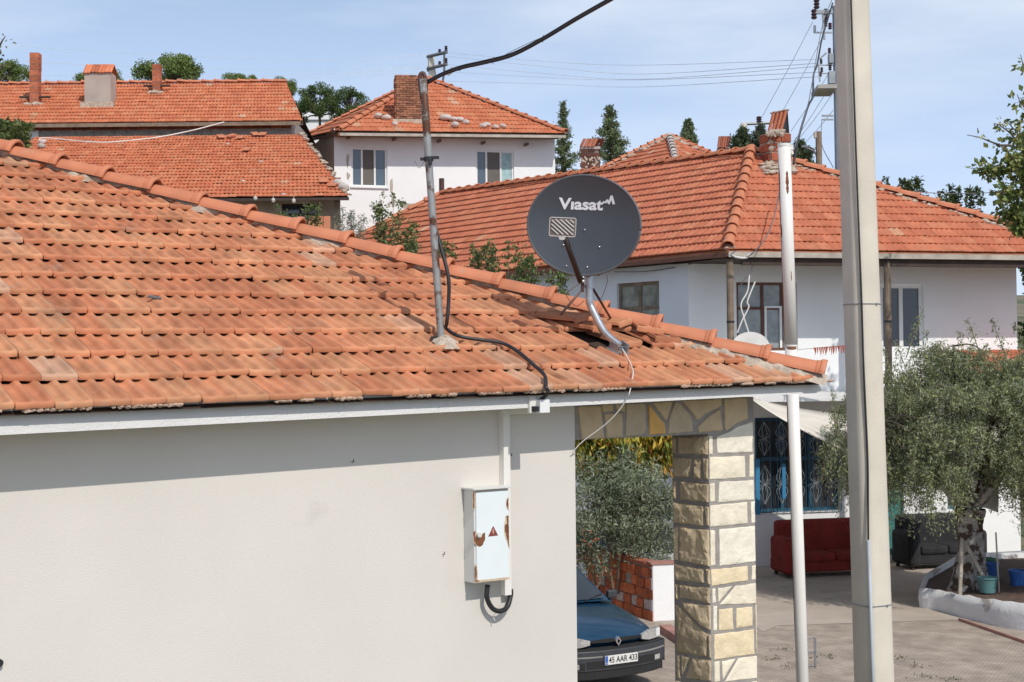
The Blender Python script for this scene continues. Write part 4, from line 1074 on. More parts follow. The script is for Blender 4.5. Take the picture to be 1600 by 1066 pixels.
def sprig(px, ybase, ytop, Y, label, group, seed, cols, nstem=3, spread=.35, leaf=.055, aspect=.5, zg=None, name='garden_shrub', cat='shrub', dens=26, droop=0, base_px=None, stemr=.009, wig=.10):
    """upright leafy shoots growing from the ground behind the roof"""
    rr = random.Random(seed); r = np.random.default_rng(seed); top = pt(px, ytop, Y); vis = pt(px, ybase, Y); gz = ground_z(vis.x, vis.y) if zg is None else zg
    base = V((vis.x, vis.y, gz)); t = thing(name, base, label, cat, group); mb = MB(); cs = []
    for s in range(nstem):
        tp2 = top + V((rr.uniform(-spread, spread), rr.uniform(-spread, spread), -rr.uniform(0, .35) * (top.z - vis.z) if s else 0)); p = []; K = 8
        for i in range(K + 1):
            f = i / K; p.append(base.lerp(tp2, f) + V((rr.gauss(0, wig * .3), rr.gauss(0, wig * .3), 0)) * (1 if 0 < i < K else 0))
        mb.tube(p, [stemr * (1.6 - 1.3 * i / K) for i in range(K + 1)], 5)
        ztot = tp2.z - base.z; zvis = (vis.z - base.z) / ztot
        for i in range(int(dens * (1 + ztot * .3))):
            f = rr.uniform(max(0.15, zvis - .35), 1.0); q = p[int(f * K)] if f >= 1 else p[int(f * K)].lerp(p[min(K, int(f * K) + 1)], (f * K) % 1)
            ln = rr.uniform(.06, .20) * (1.25 - f * .7) * (2 if spread > .5 else 1); dv = V((rr.gauss(0, 1), rr.gauss(0, 1), rr.uniform(.0, .9))).normalized(); e = q + dv * ln
            mb.tube([q, e], [.004, .0015], 3)
            k = rr.randint(5, 10); tt = r.uniform(.2, 1.05, k); cs.append(np.array(q) + (np.array(e) - np.array(q)) * tt[:, None] + r.normal(0, .02, (k, 3)))
    mb.build('stems', M['twig'], t); leaves('foliage', np.vstack(cs), leaf, aspect, cols, M['leaf'], t, seed, droop=droop)
    return t

# ================================================================== LONG HOUSE WITH LEAN-TO (upper left)
lh = thing('long_house', V((pt(240, 200, 43).x, 43, ground_z(-9, 43) - .2)), 'long low house at upper left with orange tiled roof and three chimneys', 'house')
Eu1 = pt(473, 189, 41.5); Eu0 = pt(-120, 189, 41.5); Eu0.z = Eu1.z
Rr1 = pt(447, 129, 45.4); Rr0 = V((Eu0.x, Rr1.y, Rr1.z))
lroof, (u_, s_, n_) = tiled('tile_roof', Eu0, Eu1, [Eu0, Eu1, Rr1, Rr0], M['tile_far'], lh, cols=FARCOL, seed=21, pale=.01, X=Rr1, jit=.9)
mb = MB(); q = -n_ * .03; mb.ngon([Eu0 + q, Eu1 + q, Rr1 + q, Rr0 + q]); bk = V((0, 4, -1.8)); mb.ngon([Rr0 + q, Rr1 + q, Rr1 + bk + V((.6, 0, 0)), Rr0 + bk]); mb.build('roof_boards', M['under'], lroof)
caps('ridge_cap', Rr0 + Z * .03, Rr1 + Z * .03, 26, lroof, r=.09, seed=31, jitter=2)
MB().obox(Eu0 - Z * .12, Eu1 - Eu0, V((0, .05, 0)), Z * .11).build('eave_board', M['wood'], lroof)
MB().obox(Eu1 - Z * .10 - V((.05, 0, 0)), Rr1 - Eu1, V((.04, 0, 0)), Z * .09).build('verge_board', M['wood'], lroof)
yw = Eu1.y + .45
mb = MB(); zt = pt(300, 190, yw).z + .1; zb_ = pt(300, 330, yw).z - 3
x1 = pt(456, 200, yw).x; xm = pt(60, 200, yw).x; x0_ = Eu0.x
mb.obox(V((xm, yw, zb_)), V((x1 - xm, 0, 0)), V((0, 3.2, 0)), Z * (zt - zb_)); mb.build('wall', M['brick_mortar'], lh)
mb = MB(); mb.obox(V((x0_, yw, zb_)), V((xm - x0_, 0, 0)), V((0, 3.2, 0)), Z * (zt - zb_)); mb.build('wall', M['white_wall'], lh)
# red hollow bricks under the eave
mb = MB(); rr = random.Random(3); zz = pt(300, 202, yw).z; x = xm + .02
while zz < zt - .1:
    x = xm + rr.uniform(-.2, 0)
    while x < x1 - .3: mb.box((x + .14, yw - .005, zz + .06), .27, .03, .115, col=tuple(np.array((.34, .10, .05)) * rr.uniform(.6, 1.2))); x += .285
    zz += .128
mb.build('brick_course', M['brick'], lh, colattr=True)
# chimneys
def surf(px, py, A, N_): return onplane(px, py, A, N_)
def brick_chimney(px0, px1, ytop, ybot, A, N_, parent, name='chimney', col=(.42, .14, .075), bh=.19, dep=.3):
    c = surf((px0 + px1) / 2, ybot, A, N_); Y = c.y; a = pt(px0, ybot, Y); b = pt(px1, ybot, Y); t = pt(px0, ytop, Y); w_ = b.x - a.x; H = t.z - a.z; nb = max(3, round(H / bh)); rr = random.Random(px0)
    core = MB().box((c.x, Y + dep / 2, a.z + H / 2 - .1), w_ * .93, dep * .93, H + .2).build(name, M['brick_mortar'], parent)
    mb = MB()
    for i in range(nb):
        mb.box((c.x + rr.uniform(-.008, .008), Y + dep / 2, a.z + H * (i + .5) / nb), w_, dep, H / nb * .90, col=tuple(np.array(col) * rr.uniform(.75, 1.12)))
    mb.build('bricks', M['brick'], core, colattr=True)
    return core, c, w_, H
for a_px in ((46, 60, 82, 164), (238, 250, 100, 146)):
    core, c, w_, H = brick_chimney(*a_px, Eu1, n_, lroof)
    mb = MB(); rr = random.Random(a_px[0])
    for k in range(14): a = rr.uniform(0, 6.28); mb.ico(V((c.x + math.cos(a) * w_ * .8, c.y + .1 + math.sin(a) * .2, c.z + .0)), .11, (1.3, 1, .8), .3)
    mb.build('mortar_base', M['mortar'], core)
    MB().box((c.x, c.y + .1, c.z + .26), w_ * 3.4, .12, .05).build('support_board', M['wood_dark'], core)
# wide plastered chimney with a tiled cap
c = surf(152, 167, Eu1, n_); Y = c.y; a = pt(132, 167, Y); b = pt(173, 167, Y); t = pt(150, 113, Y)
ch = MB().box(((a.x + b.x) / 2, Y + .3, (a.z + t.z) / 2 - .1), b.x - a.x, .6, t.z - a.z + .2).build('chimney', M['plaster_grey'], lroof)
MB().box(((a.x + b.x) / 2, Y + .25, a.z + .02), (b.x - a.x) * 1.25, .75, .22).build('mortar_base', M['mortar'], ch)
def tent_cap(cx, y0, y1, z0, z1, x0, x1, parent, m='tile_far', along='x', th=.03, cols=FARCOL):
    """two rows of channel tiles leaning on each other above a chimney"""
    mb = MB(); rr = random.Random(int(abs(cx) * 100)); nt_ = max(2, round((x1 - x0) / .2)); w_ = (x1 - x0) / nt_; ym = (y0 + y1) / 2
    for i in range(nt_):
        for side in (0, 1):
            ya_ = y0 if side == 0 else y1; col = tuple(np.array(cols[rr.randrange(len(cols))]) * rr.uniform(.8, 1.1)); K = 6
            for j, (zz, yy) in enumerate(((z0, ya_), (z1, ym))): pass
            vs = []
            for zz, yy in ((z0 + rr.uniform(-.02, .02), ya_), (z1, ym + (-.01 if side == 0 else .01))):
                for k in range(K + 1):
                    f = k / K; hh_ = .028 * abs(math.sin(f * 2 * math.pi)); vs.append(V((x0 + w_ * (i + f), yy - (hh_ if side == 0 else -hh_), zz + hh_ * .5)))
            for v in list(vs): vs.append(v + V((0, th if side == 0 else -th, -.01)))
            q = K + 1; fs = [(k, k + 1, q + k + 1, q + k) for k in range(K)] + [(2 * q + k + 1, 2 * q + k, 3 * q + k, 3 * q + k + 1) for k in range(K)] + [(k + 1, k, 2 * q + k, 2 * q + k + 1) for k in range(K)]
            mb.add(vs, fs, col)
    return mb.build('tile_cap', M[m], parent, colattr=True)
t2 = pt(150, 98, Y); tent_cap(1.5, Y - .05, Y + .65, t.z - .02, t2.z, a.x - .04, b.x + .04, ch)
# --- lean-to
lt = thing('lean_to', V((pt(300, 300, 35).x, 35, ground_z(-7, 35) - .1)), 'lean-to with sagging orange tiled roof below the long house', 'outbuilding')
La = pt(545, 307, 34.0); Lb = pt(471, 211, 41.3); Lc = pt(57, 212, 41.3); Lc.z = Lb.z; Ld = V((pt(57, 300, 34).x - 2.5, 34, La.z))
ltroof, (u3, s3, n3) = tiled('tile_roof', Ld, La, [Ld, La, Lb, Lc], M['tile_far'], lt, cols=FARCOL, seed=22, pale=.01, X=Lb, jit=1.3)
mb = MB(); q = -n3 * .03; mb.ngon([Ld + q, La + q, Lb + q, Lc + q]); mb.build('roof_boards', M['under'], ltroof)
MB().obox(Ld - Z * .09, La - Ld, V((0, .05, 0)), Z * .07).build('eave_board', M['wood_dark'], ltroof)
mb = MB()
rr = random.Random(15)
for k in range(60):
    p = La.lerp(Lb, rr.random()) ; mb.ico(p + Z * .04 + V((rr.uniform(-.05, .07), 0, 0)), rr.uniform(.04, .08), (1, 1.3, .6), .3)
mb.build('mortar', M['mortar'], ltroof)
for i, (px, py) in enumerate(((342, 220), (352, 218), (368, 221), (378, 240), (396, 216), (512, 296), (500, 290), (404, 216))):
    c = surf(px, py, La, n3) + n3 * .09; a = rr.uniform(-.6, .6); uu = (u3 * math.cos(a) + s3 * math.sin(a)); ss = (s3 * math.cos(a) - u3 * math.sin(a)); 
    MB().obox(c, uu * .2, ss * .3, n3 * .03 + ss * .02, ).build('slipped_tile', M['cap'], ltroof)
# stones on it
def rock(px, py, A, N_, r, label, group=None, mtl='lime', name='stone', sq=(1.2, 1, .75)):
    c = surf(px, py, A, N_) + N_ * (r * .6); mb = MB(); mb.ico(c, r, sq, .3); o = single(mb, name, M[mtl], label, 'stone', group)
    sb = o.modifiers.new('round', 'SUBSURF'); sb.levels = 1; sb.render_levels = 1; return o
rock(528, 292, La, n3, .16, 'white stone weighing down the lower right corner of the lean-to roof'); rock(537, 298, La, n3, .15, 'brownish stone at the very corner of the lean-to roof, beside a whiter one')
rock(67, 226, La, n3, .13, 'pale stone at the upper left edge of the lean-to roof'); rock(66, 233, La, n3, .14, 'grey stone just below a paler one on the lean-to roof edge', mtl='grey_concrete')
for px, py, lb in ((356, 227, 'small white pebble highest up on the lean-to tiles, by the slipped tiles'), (408, 255, 'small white pebble in the middle of the lean-to tiles'), (380, 285, 'small white pebble on the lower courses of the lean-to tiles'), (443, 306, 'small white pebble right on the lean-to eave')): rock(px, py, La, n3, .055, lb, 'pebbles on the lean-to roof', name='pebble')
# walls below
yf = La.y + .9
mb = MB(); Wf = V((Ld.x + .5, yf, 0)); gz = ground_z(-8, 34) - .3
rct = wrect(Wf, V((1, 0, 0)), V((0, 1, 0)), 440, 318, 497, 352)
wall(mb, Wf, V((1, 0, 0)), V((0, 1, 0)), pt(527, 330, yf).x - Wf.x, gz, La.z + .25, [rct]); mb.build('wall', M['brown_wall'], lt)
window(lt, Wf, V((1, 0, 0)), V((0, 1, 0)), rct, [0, .5, 1], M['wood_dark'], [M['glass'], M['glass']], rows=[.5])
c = pt(527, 330, La.y + .5); MB().box((c.x, c.y, (gz + La.z) / 2), .14, .14, La.z - gz).build('post', M['wood'], lt)
for px, py, lb in ((427, 313, 'middle of three small pale bulbs hanging under the lean-to eave'), (459, 314, 'small pale bulb hanging above the dark window, rightmost under the lean-to eave'), (399, 310, 'leftmost small pale bulb hanging under the lean-to eave')):
    c = pt(px, py, La.y); mb = MB(); mb.ico(c, .055, (1, 1, 1.2), .05); mb.tube([c, c + Z * .1], .01, 5); single(mb, 'eave_bulb', M['lime'], lb, 'bulb', 'bulbs under the lean-to eave')
# two upright tiles + rope
c = pt(508, 355, 33); MB_ = MB(); 
for k in range(3): MB_.box((c.x + k * .17 - .3, c.y, c.z - .2), .16, .12, .9, rz=.1 * k)
MB_.box((c.x - .05, c.y + .1, (c.z - .6 + gz) / 2), .8, .3, c.z - .6 - gz)
single(MB_, 'brick_stack', M['cap'], 'stack of red hollow bricks standing below the lean-to roof', 'brick stack')
mb = MB(); rp_ = [surf(62, 228, La, n3) + n3 * .15, surf(72, 222, La, n3) + n3 * .12, pt(150, 222.5, 39.4), pt(200, 220, 39.6), pt(250, 214, 39.9), pt(300, 204, 40.4), pt(335, 195, 41.0), pt(350, 191, 41.3)]
mb.tube(catmull(rp_), .018, 5); single(mb, 'rope', M['wire_white'], 'pale rope slung from the long house eave to the corner of the lean-to roof', 'rope', origin=rp_[0])

# ================================================================== WHITE HOUSE
wh = thing('white_house', V((pt(690, 250, 47).x, 47, ground_z(-2, 47) - .2)), 'white two-window house with pyramid tile roof and thick brick chimney', 'house')
FL_ = pt(529, 205, 44.1); FR_ = pt(884, 209, 46.3); BL_ = pt(471, 217, 50.8); PK = pt(664, 123, 50.8)
FRb = FR_ + (BL_ - FL_)
r1, (ua, sa, na) = tiled('tile_roof', FL_, FR_, [FL_, FR_, PK], M['tile_far'], wh, cols=FARCOL, tw=.26, step=.45, seed=41, pale=.05, jit=.9)
r2, (ub, sb_, nb_) = tiled('tile_roof', BL_, FL_, [BL_, FL_, PK], M['tile_far'], wh, cols=FARCOL, tw=.26, step=.45, seed=42, pale=.03, jit=.9)
tiled('tile_roof', FR_, FRb, [FR_, FRb, PK], M['tile_far'], wh, cols=FARCOL, tw=.26, step=.45, seed=43, jit=.9)
mb = MB(); q = Z * .03; mb.ngon([FL_ - q, FR_ - q, PK - q]); mb.ngon([BL_ - q, FL_ - q, PK - q]); mb.ngon([FR_ - q, FRb - q, PK - q]); mb.ngon([FRb - q, BL_ - q, PK - q]); mb.build('roof_boards', M['under'], r1)
caps('ridge_cap', FL_ + Z * .04, PK + Z * .05, 13, r1, r=.105, seed=5); caps('ridge_cap', FR_ + Z * .04, PK + Z * .05, 15, r1, r=.105, seed=6); caps('ridge_cap', BL_ + Z * .04, PK + Z * .05, 15, r1, r=.105, seed=7)
MB().obox(FL_ - Z * .14, FR_ - FL_, (BL_ - FL_).normalized() * .10, Z * .09).build('gutter', M['gutter'], r1)
MB().obox(FL_ - Z * .14 + V((-.02, 0, 0)), BL_ - FL_, V((.06, 0, 0)), Z * .10).build('eave_board', M['rust'], r1)
uw = V((FR_.x - FL_.x, FR_.y - FL_.y, 0)).normalized(); iw = V((-uw.y, uw.x, 0)); lw = V((BL_.x - FL_.x, BL_.y - FL_.y, 0)).normalized()
Wh = pt(522, 230, 44.9); Wh = V((Wh.x, Wh.y, 0)); Lw = (onplane(867, 230, Wh, iw) - Wh).dot(uw)
gz = ground_z(-2, 46) - 1.5; ztop = FL_.z + .22
r_a = wrect(Wh, uw, iw, 549, 231, 605, 292); r_b = wrect(Wh, uw, iw, 744, 235, 803, 305)
r_a = (r_a[0], r_a[1], r_a[2], r_a[3]); 
mb = MB(); wall(mb, Wh, uw, iw, Lw, gz, ztop, [r_a, r_b], rev=.12); mb.build('wall', M['white_wall'], wh)
iwl = V((-lw.y, lw.x, 0)); iwl = iwl if iwl.dot(uw) > 0 else -iwl
mb = MB(); Lg = (BL_ - FL_).length - .8; wall(mb, Wh, lw, iwl, Lg, gz, ztop + .05); mb.build('wall', M['brown_plaster'], wh)
mb = MB(); We = Wh + uw * Lw; wall(mb, We, lw, -uw, Lg, gz, ztop); mb.build('wall', M['white_wall'], wh)
window(wh, Wh, uw, iw, r_a, [0, .30, .66, 1], M['pvc'], [M['glass_blue'], M['mosquito'], M['glass_blue']], dep=.05, fw=.06, sill=M['pvc'])
window(wh, Wh, uw, iw, r_b, [0, .28, .66, 1], M['pvc'], [M['glass_blue'], M['mosquito'], M['curtain_teal']], dep=.05, fw=.06)
# eave soffit + bare rafters' ends
mb = MB()
for i in range(5): c = Wh + uw * (.4 + i * Lw / 5); mb.obox(V((c.x, c.y, ztop - .34)) - iw * .35, uw * .07, iw * .35, Z * .08)
mb.build('rafter', M['wood'], r1)
mb = MB(); mb.ngon([FL_ - Z * .06, FR_ - Z * .06, FR_ - Z * .06 + iw * .8, FL_ - Z * .06 + iw * .8]); mb.build('soffit', M['wood'], r1)
# damp stains (peeled plaster, own shape)
def flake(px, py, wx_, wz_, seed):
    rr = random.Random(seed); c = onplane(px, py, Wh, iw) - iw * .004; P = []
    for k in range(13):
        a = 2 * math.pi * k / 13; q = rr.uniform(.55, 1.1); P.append(c + uw * (math.cos(a) * wx_ * q) + Z * (math.sin(a) * wz_ * q))
    return MB().prism(P, -iw * .003).build('peeled_patch', M['brown_plaster'] if seed % 2 else M['gutter'], wh)
for i, (px, py, a, b) in enumerate(((543, 250, .04, .22), (544, 275, .05, .12), (612, 290, .05, .30), (614, 314, .05, .22), (608, 320, .05, .1), (638, 322, .30, .10), (545, 245, .02, .1))): flake(px, py, a * 1.2, b * 1.2, i * 2)
# brick chimney
c = surf(640, 190, FL_, na); Yc = c.y; a = pt(617, 185, Yc); b = pt(659, 190, Yc); t = pt(640, 123, Yc); wd_ = b.x - a.x
core = MB().box(((a.x + b.x) / 2, Yc + .42, (b.z + t.z) / 2 - .2), wd_ * .97, .80, t.z - b.z + .4, .12).build('chimney', M['brick_mortar'], r1)
mb = MB(); rr = random.Random(8); nrow = 21; hh_ = (t.z - b.z + .1) / nrow; cx, cy = (a.x + b.x) / 2, Yc + .42; cs_, sn_ = math.cos(.12), math.sin(.12)
for i in range(nrow):
    for side in range(4):
        Lr = wd_ if side % 2 == 0 else .83; k = 4 if side % 2 == 0 else 4; off = (i % 2) * .5
        for j in range(k + 1):
            f0 = max(0, (j - off) / k); f1 = min(1, (j + 1 - off) / k)
            if f1 - f0 < .05: continue
            m0 = ((f0 + f1) / 2 - .5) * Lr; ww = (f1 - f0) * Lr * .95; col = tuple(np.array((.30, .135, .08)) * rr.uniform(.55, 1.35)); o2 = rr.uniform(-.012, .015)
            lx_, ly_ = [(m0, -.415 - o2), (wd_ / 2 + o2, m0), (m0, .415 + o2), (-wd_ / 2 - o2, m0)][side]
            X, Yq = cx + lx_ * cs_ - ly_ * sn_, cy + lx_ * sn_ + ly_ * cs_
            mb.box((X, Yq, b.z + .02 + hh_ * (i + .5)), ww if side % 2 == 0 else .08, .08 if side % 2 == 0 else ww, hh_ * .82, .12, col)
mb.build('bricks', M['brick'], core, colattr=True)
mb = MB()
for k in range(7): mb.box((cx - wd_ * .4 + k * wd_ * .13, cy - .25 + (k % 3) * .2, t.z + .04 + (k % 2) * .03), .2, .3, .08, k, )
mb.build('loose_brick', M['rust'], core)
MB().box((cx, Yc + .25, b.z - .02), wd_ * 1.25, .9, .14, .12).build('mortar_base', M['mortar'], core)
for i, (px, py, s, lab) in enumerate(((590, 186, .14, 'leftmost white stone on the white house roof, left of the chimney'), (603, 188, .13, 'white stone between the leftmost stone and the brick chimney'), (617, 197, .11, 'flat stone at the eave below the brick chimney'),
    (696, 189, .16, 'largest pale stone just right of the mast on the white house roof'), (707, 191, .14, 'tan stone in the middle of the stone row on the white house roof'), (717, 191, .14, 'pale stone next to the tan one on the white house roof'), (711, 200, .14, 'stone lowest by the gutter under the row near the mast'),
    (728, 194, .10, 'small flat stone at the right end of the row near the mast'), (755, 200, .12, 'left stone of a touching pair above the gutter'), (760, 199, .12, 'right stone of a touching pair above the gutter'), (774, 202, .11, 'second stone from the right along the white house gutter'), (786, 201, .11, 'rightmost stone on the white house roof'))):
    rock(px, py, FL_, na, s * 1.25, lab, 'stones on the white house roof')
# small metal flue in front
c = pt(690, 300, 44); mb = MB(); mb.tube([c - Z * 3, pt(690, 279, 44)], .085, 12); single(mb, 'metal_flue', M['rust_dark'], 'short brown metal flue rising behind the nearer roof ridge', 'flue')

# ================================================================== RIGHT HOUSE
rh = thing('two_storey_house', V((7.5, 33, 0)), 'large two-storey white house at right with broad tiled hip roof', 'house')
A = pt(1137, 390, 28.5); Bf = pt(1722, 397, 30.4); Rp = pt(1174, 236, 33.3); Qp = pt(690, 303, 40.6)
ul = (pt(853, 417, 32.5) - A); ul = ul.normalized(); _, _, n0_ = plane_frame(A + ul, A, Rp); Qp = onplane(690, 303, A, n0_); Tq = (Qp - A).dot(ul); Al = A + ul * (Tq + 3.6)
rf, (u4, s4, n4) = tiled('tile_roof', A, Bf, [A, Bf, Rp], M['tile_far'], rh, cols=RIGHTCOL, seed=51, pale=.012, tw=.25, jit=.8)
rl, (u5, s5, n5) = tiled('tile_roof', Al, A, [Al, A, Rp, Qp], M['tile_far'], rh, cols=RIGHTCOL, seed=52, pale=.004, X=Rp, tw=.25, jit=.7)
mb = MB(); q = Z * .035; mb.ngon([A - q, Bf - q, Rp - q]); mb.ngon([Al - q, A - q, Rp - q, Qp - q]); Bb = Bf + V((-3, 9, 0)); Ab = Al + V((3.5, 4.0, 0)); mb.ngon([Bf - q, Bb - q, Rp - q]); mb.ngon([Ab - q, Al - q, Qp - q]); mb.ngon([Bb - q, Ab - q, Qp - q, Rp - q]); mb.build('roof_boards', M['cap'], rf)
caps('ridge_cap', A + Z * .05, Rp + Z * .07, 12, rf, r=.12, seed=11); caps('ridge_cap', Bf + Z * .02, Rp + Z * .02, 18, rf, r=.135, seed=12)
caps('ridge_cap', Rp + Z * .00, Qp + Z * .0, 27, rl, r=.135, seed=13); caps('ridge_cap', Al + Z * .0, Qp + Z * .0, 12, rl, r=.13, seed=14)
mb = MB()
rr = random.Random(77)
for a, b, k in ((Rp, Bf, 110), (Rp, A, 40)):
    for i in range(k): p = a.lerp(b, rr.random()); mb.ico(p + V((rr.uniform(-.10, .05), -.13 + rr.uniform(-.03, .03), -.05)), rr.uniform(.03, .06), (1.6, 1, .8), .3)
mb.build('mortar', M['mortar'], rf)
MB().obox(A - Z * .15 + u4 * .02, Bf - A, V((0, .06, 0)), Z * .11).build('eave_board', M['gutter'], rf)
MB().obox(Al - Z * .13, A - Al, n5.cross(u5).normalized() * -.05, Z * .09).build('eave_board', M['wood_red'], rl)
MB().obox(A - Z * .30 + V((.03, .10, 0)) + u4 * .3, (Bf - A) * .93, V((0, .14, 0)), Z * .15).build('beam', M['wood_dark'], rh)
uf = V((Bf.x - A.x, Bf.y - A.y, 0)).normalized(); nf = V((-uf.y, uf.x, 0)); ulh = V((ul.x, ul.y, 0)).normalized(); nl = V((ulh.y, -ulh.x, 0))
if nl.dot(uf) < 0: nl = -nl
W = V((A.x, A.y, 0)) + nf * 1.5; W = W - uf * ((W - onplane(1076, 480, W, nf)).dot(uf)); W.z = 0
LW = (onplane(1589, 480, W, nf) - W).dot(uf)
z1 = A.z - .18
mb = MB(); mb.ngon([A - Z * .17 + nf * .1, Bf - Z * .17 + nf * .1, Bf - Z * .17 + nf * 1.8, V((W.x, W.y, A.z - .17)) + nf * .3 - uf * .3]); mb.ngon([A - Z * .14, V((W.x, W.y, A.z - .14)) + nl * .3 + nf * .3, V((W.x, W.y, A.z - .14)) + ulh * 12, Al - Z * .14]); mb.build('soffit', M['wood_dark'], rh)
h1 = wrect(W, uf, nf, 1151, 441, 1246, 548); h2 = wrect(W, uf, nf, 1368, 444, 1444, 548); h3 = wrect(W, uf, nf, 1180, 652, 1312, 800); h4 = wrect(W, uf, nf, 1385, 655, 1412, 868); h5 = wrect(W, uf, nf, 1480, 700, 1560, 795)
mb = MB(); wall(mb, W, uf, nf, LW, 0, z1, [h1, h2, h3, h4, h5], rev=.16); mb.build('wall', M['white_wall'], rh)
h6 = wrect(W, ulh, nl, 1030, 441, 964, 500); h6 = (min(h6[:2]), max(h6[:2]), h6[2], h6[3])
mb = MB(); wall(mb, W, ulh, nl, 12.5, 0, z1 + .02, [h6], rev=.16); mb.build('wall', M['blue_wall'], rh)
mb = MB(); wall(mb, W + uf * LW, nf, -uf, 8, 0, z1); mb.build('wall', M['white_wall'], rh)
window(rh, W, ulh, nl, h6, [0, .5, 1], M['wood'], [M['curtain'], M['curtain']], dep=.07, fw=.07, rows=[.32])
wn = window(rh, W, uf, nf, h1, [0, .44, .76, 1], M['wood_red'], [M['glass_curtain'], M['glass_curtain'], M['glass_curtain']], dep=.06, fw=.06, rows=[.62])
# hanging open sash, white inner frame
a0, a1, c0_, c1_ = h1; wq = a1 - a0
mb = MB(); p0 = V((W.x, W.y, 0)) + uf * (a0 + wq * .47) + nf * .04
for (x, z, w_, h__) in ((0, c0_ + .06, .05, .9), (wq * .25, c0_ + .06, .05, .9), (.05, c0_ + .92, wq * .25 - .05, .04)): mb.obox(p0 + uf * x + Z * z, uf * w_, nf * .03, Z * h__)
mb.build('sash', M['pvc'], wn)
window(rh, W, uf, nf, h2, [0, .14, .55, 1], M['pvc'], [M['glass_curtain'], M['glass'], M['glass']], dep=.06, fw=.09)
wg = window(rh, W, uf, nf, h3, [0, .33, .66, 1], M['blue_frame'], [M['glass'], M['glass'], M['glass']], dep=.10, fw=.08, rows=[.56])
# ornamental grille in front of the window
mb = MB(); a0, a1, c0_, c1_ = h3
gp = lambda t, z: V((W.x, W.y, 0)) + uf * t - nf * .05 + Z * z
for k in range(13): t = a0 + (a1 - a0) * k / 12; mb.tube([gp(t, c0_), gp(t, c1_)], .010, 5)
for z in (c0_ + .02, c0_ + (c1_ - c0_) * .56, c1_ - .02): mb.tube([gp(a0, z), gp(a1, z)], .012, 5)
mb.build('grille', M['blue_frame'], wg)
mb = MB()
for k in range(5):
    cx_ = a0 + (a1 - a0) * (k + .5) / 5
    for zc_, hh2 in ((c0_ + (c1_ - c0_) * .30, .42), (c0_ + (c1_ - c0_) * .78, .36)):
        for s_g in (-1, 1):
            for w_ in (.06, .13): mb.tube(catmull([gp(cx_, zc_ - hh2), gp(cx_ + s_g * w_, zc_ - hh2 * .35), gp(cx_ + s_g * w_ * .3, zc_), gp(cx_ + s_g * w_, zc_ + hh2 * .35), gp(cx_, zc_ + hh2)], 4), .007, 4)
        for s_g in range(8): a = s_g * math.pi / 4 + .2; mb.tube([gp(cx_, zc_), gp(cx_ + math.cos(a) * .14, zc_ + math.sin(a) * .14)], .006, 4)
mb.build('scrollwork', M['steel'], wg)
MB().obox(gp(a0 - .02, c0_ - .02) - nf * .03, uf * .09, nf * .07, Z * (c1_ - c0_) * .58).build('lit_frame_strip', M['blue_lit'], wg)  # strips stand in for sunlit patches of the blue frame
MB().obox(gp(a0 + (a1 - a0) * .30, c0_ + .3) - nf * .02, uf * .08, nf * .05, Z * .75).build('lit_frame_strip', M['blue_lit'], wg)
window(rh, W, uf, nf, h5, [0, .5, 1], M['blue_frame'], [M['glass'], M['glass']], dep=.1, fw=.08)
dr2 = MB().obox(V((W.x, W.y, 0)) + uf * h4[0] + nf * .1 + Z * h4[2], uf * (h4[1] - h4[0]), nf * .05, Z * (h4[3] - h4[2])).build('door', M['teal_cloth'], rh)
# balcony slab, posts and low parapet
zs0 = pt(1260, 628, 28.6).z; zs1 = pt(1260, 614, 28.6).z
P0 = V((A.x, A.y, 0)) + uf * (-.1)
mb = MB(); mb.obox(V((W.x, W.y, zs0)) - uf * .4 - nf * 1.45, uf * (LW + .6), nf * 1.448, Z * (zs1 - zs0)); mb.build('balcony_slab', M['planter'], rh)
# small tiled porch roof lower right
pq = [onplane(1470, 548, W - nf * .02, nf), onplane(1640, 548, W - nf * .02, nf)]; pz = pq[0].z; pq = [V((p.x, p.y, pz)) for p in pq]
pe = [p - nf * 1.9 - Z * .62 for p in pq]
prf, _ = tiled('porch_roof', pe[0], pe[1], [pe[0], pe[1], pq[1], pq[0]], M['tile_far'], rh, cols=RIGHTCOL, seed=61, pale=.2, X=pq[0])
MB().obox(pe[0] - Z * .12, pe[1] - pe[0], nf * .08, Z * .1).build('eave_board', M['white_wall'], prf)
for px, yb_ in ((1141, 520), (1387, 545)):
    c = onplane(px, 470, V((A.x, A.y, 0)) + nf * .16, nf)
    o = MB().tube([V((c.x, c.y, zs0)), V((c.x, c.y, (zs1 + A.z) / 2)), V((c.x, c.y, A.z - .2))], .075, 10).build('post', M['wood'], rh)
    MB().tube([V((c.x, c.y, (zs1 + A.z) / 2 - .02)), V((c.x, c.y, (zs1 + A.z) / 2 + .02))], .085, 10).build('pipe_clamp', M['black'], o)
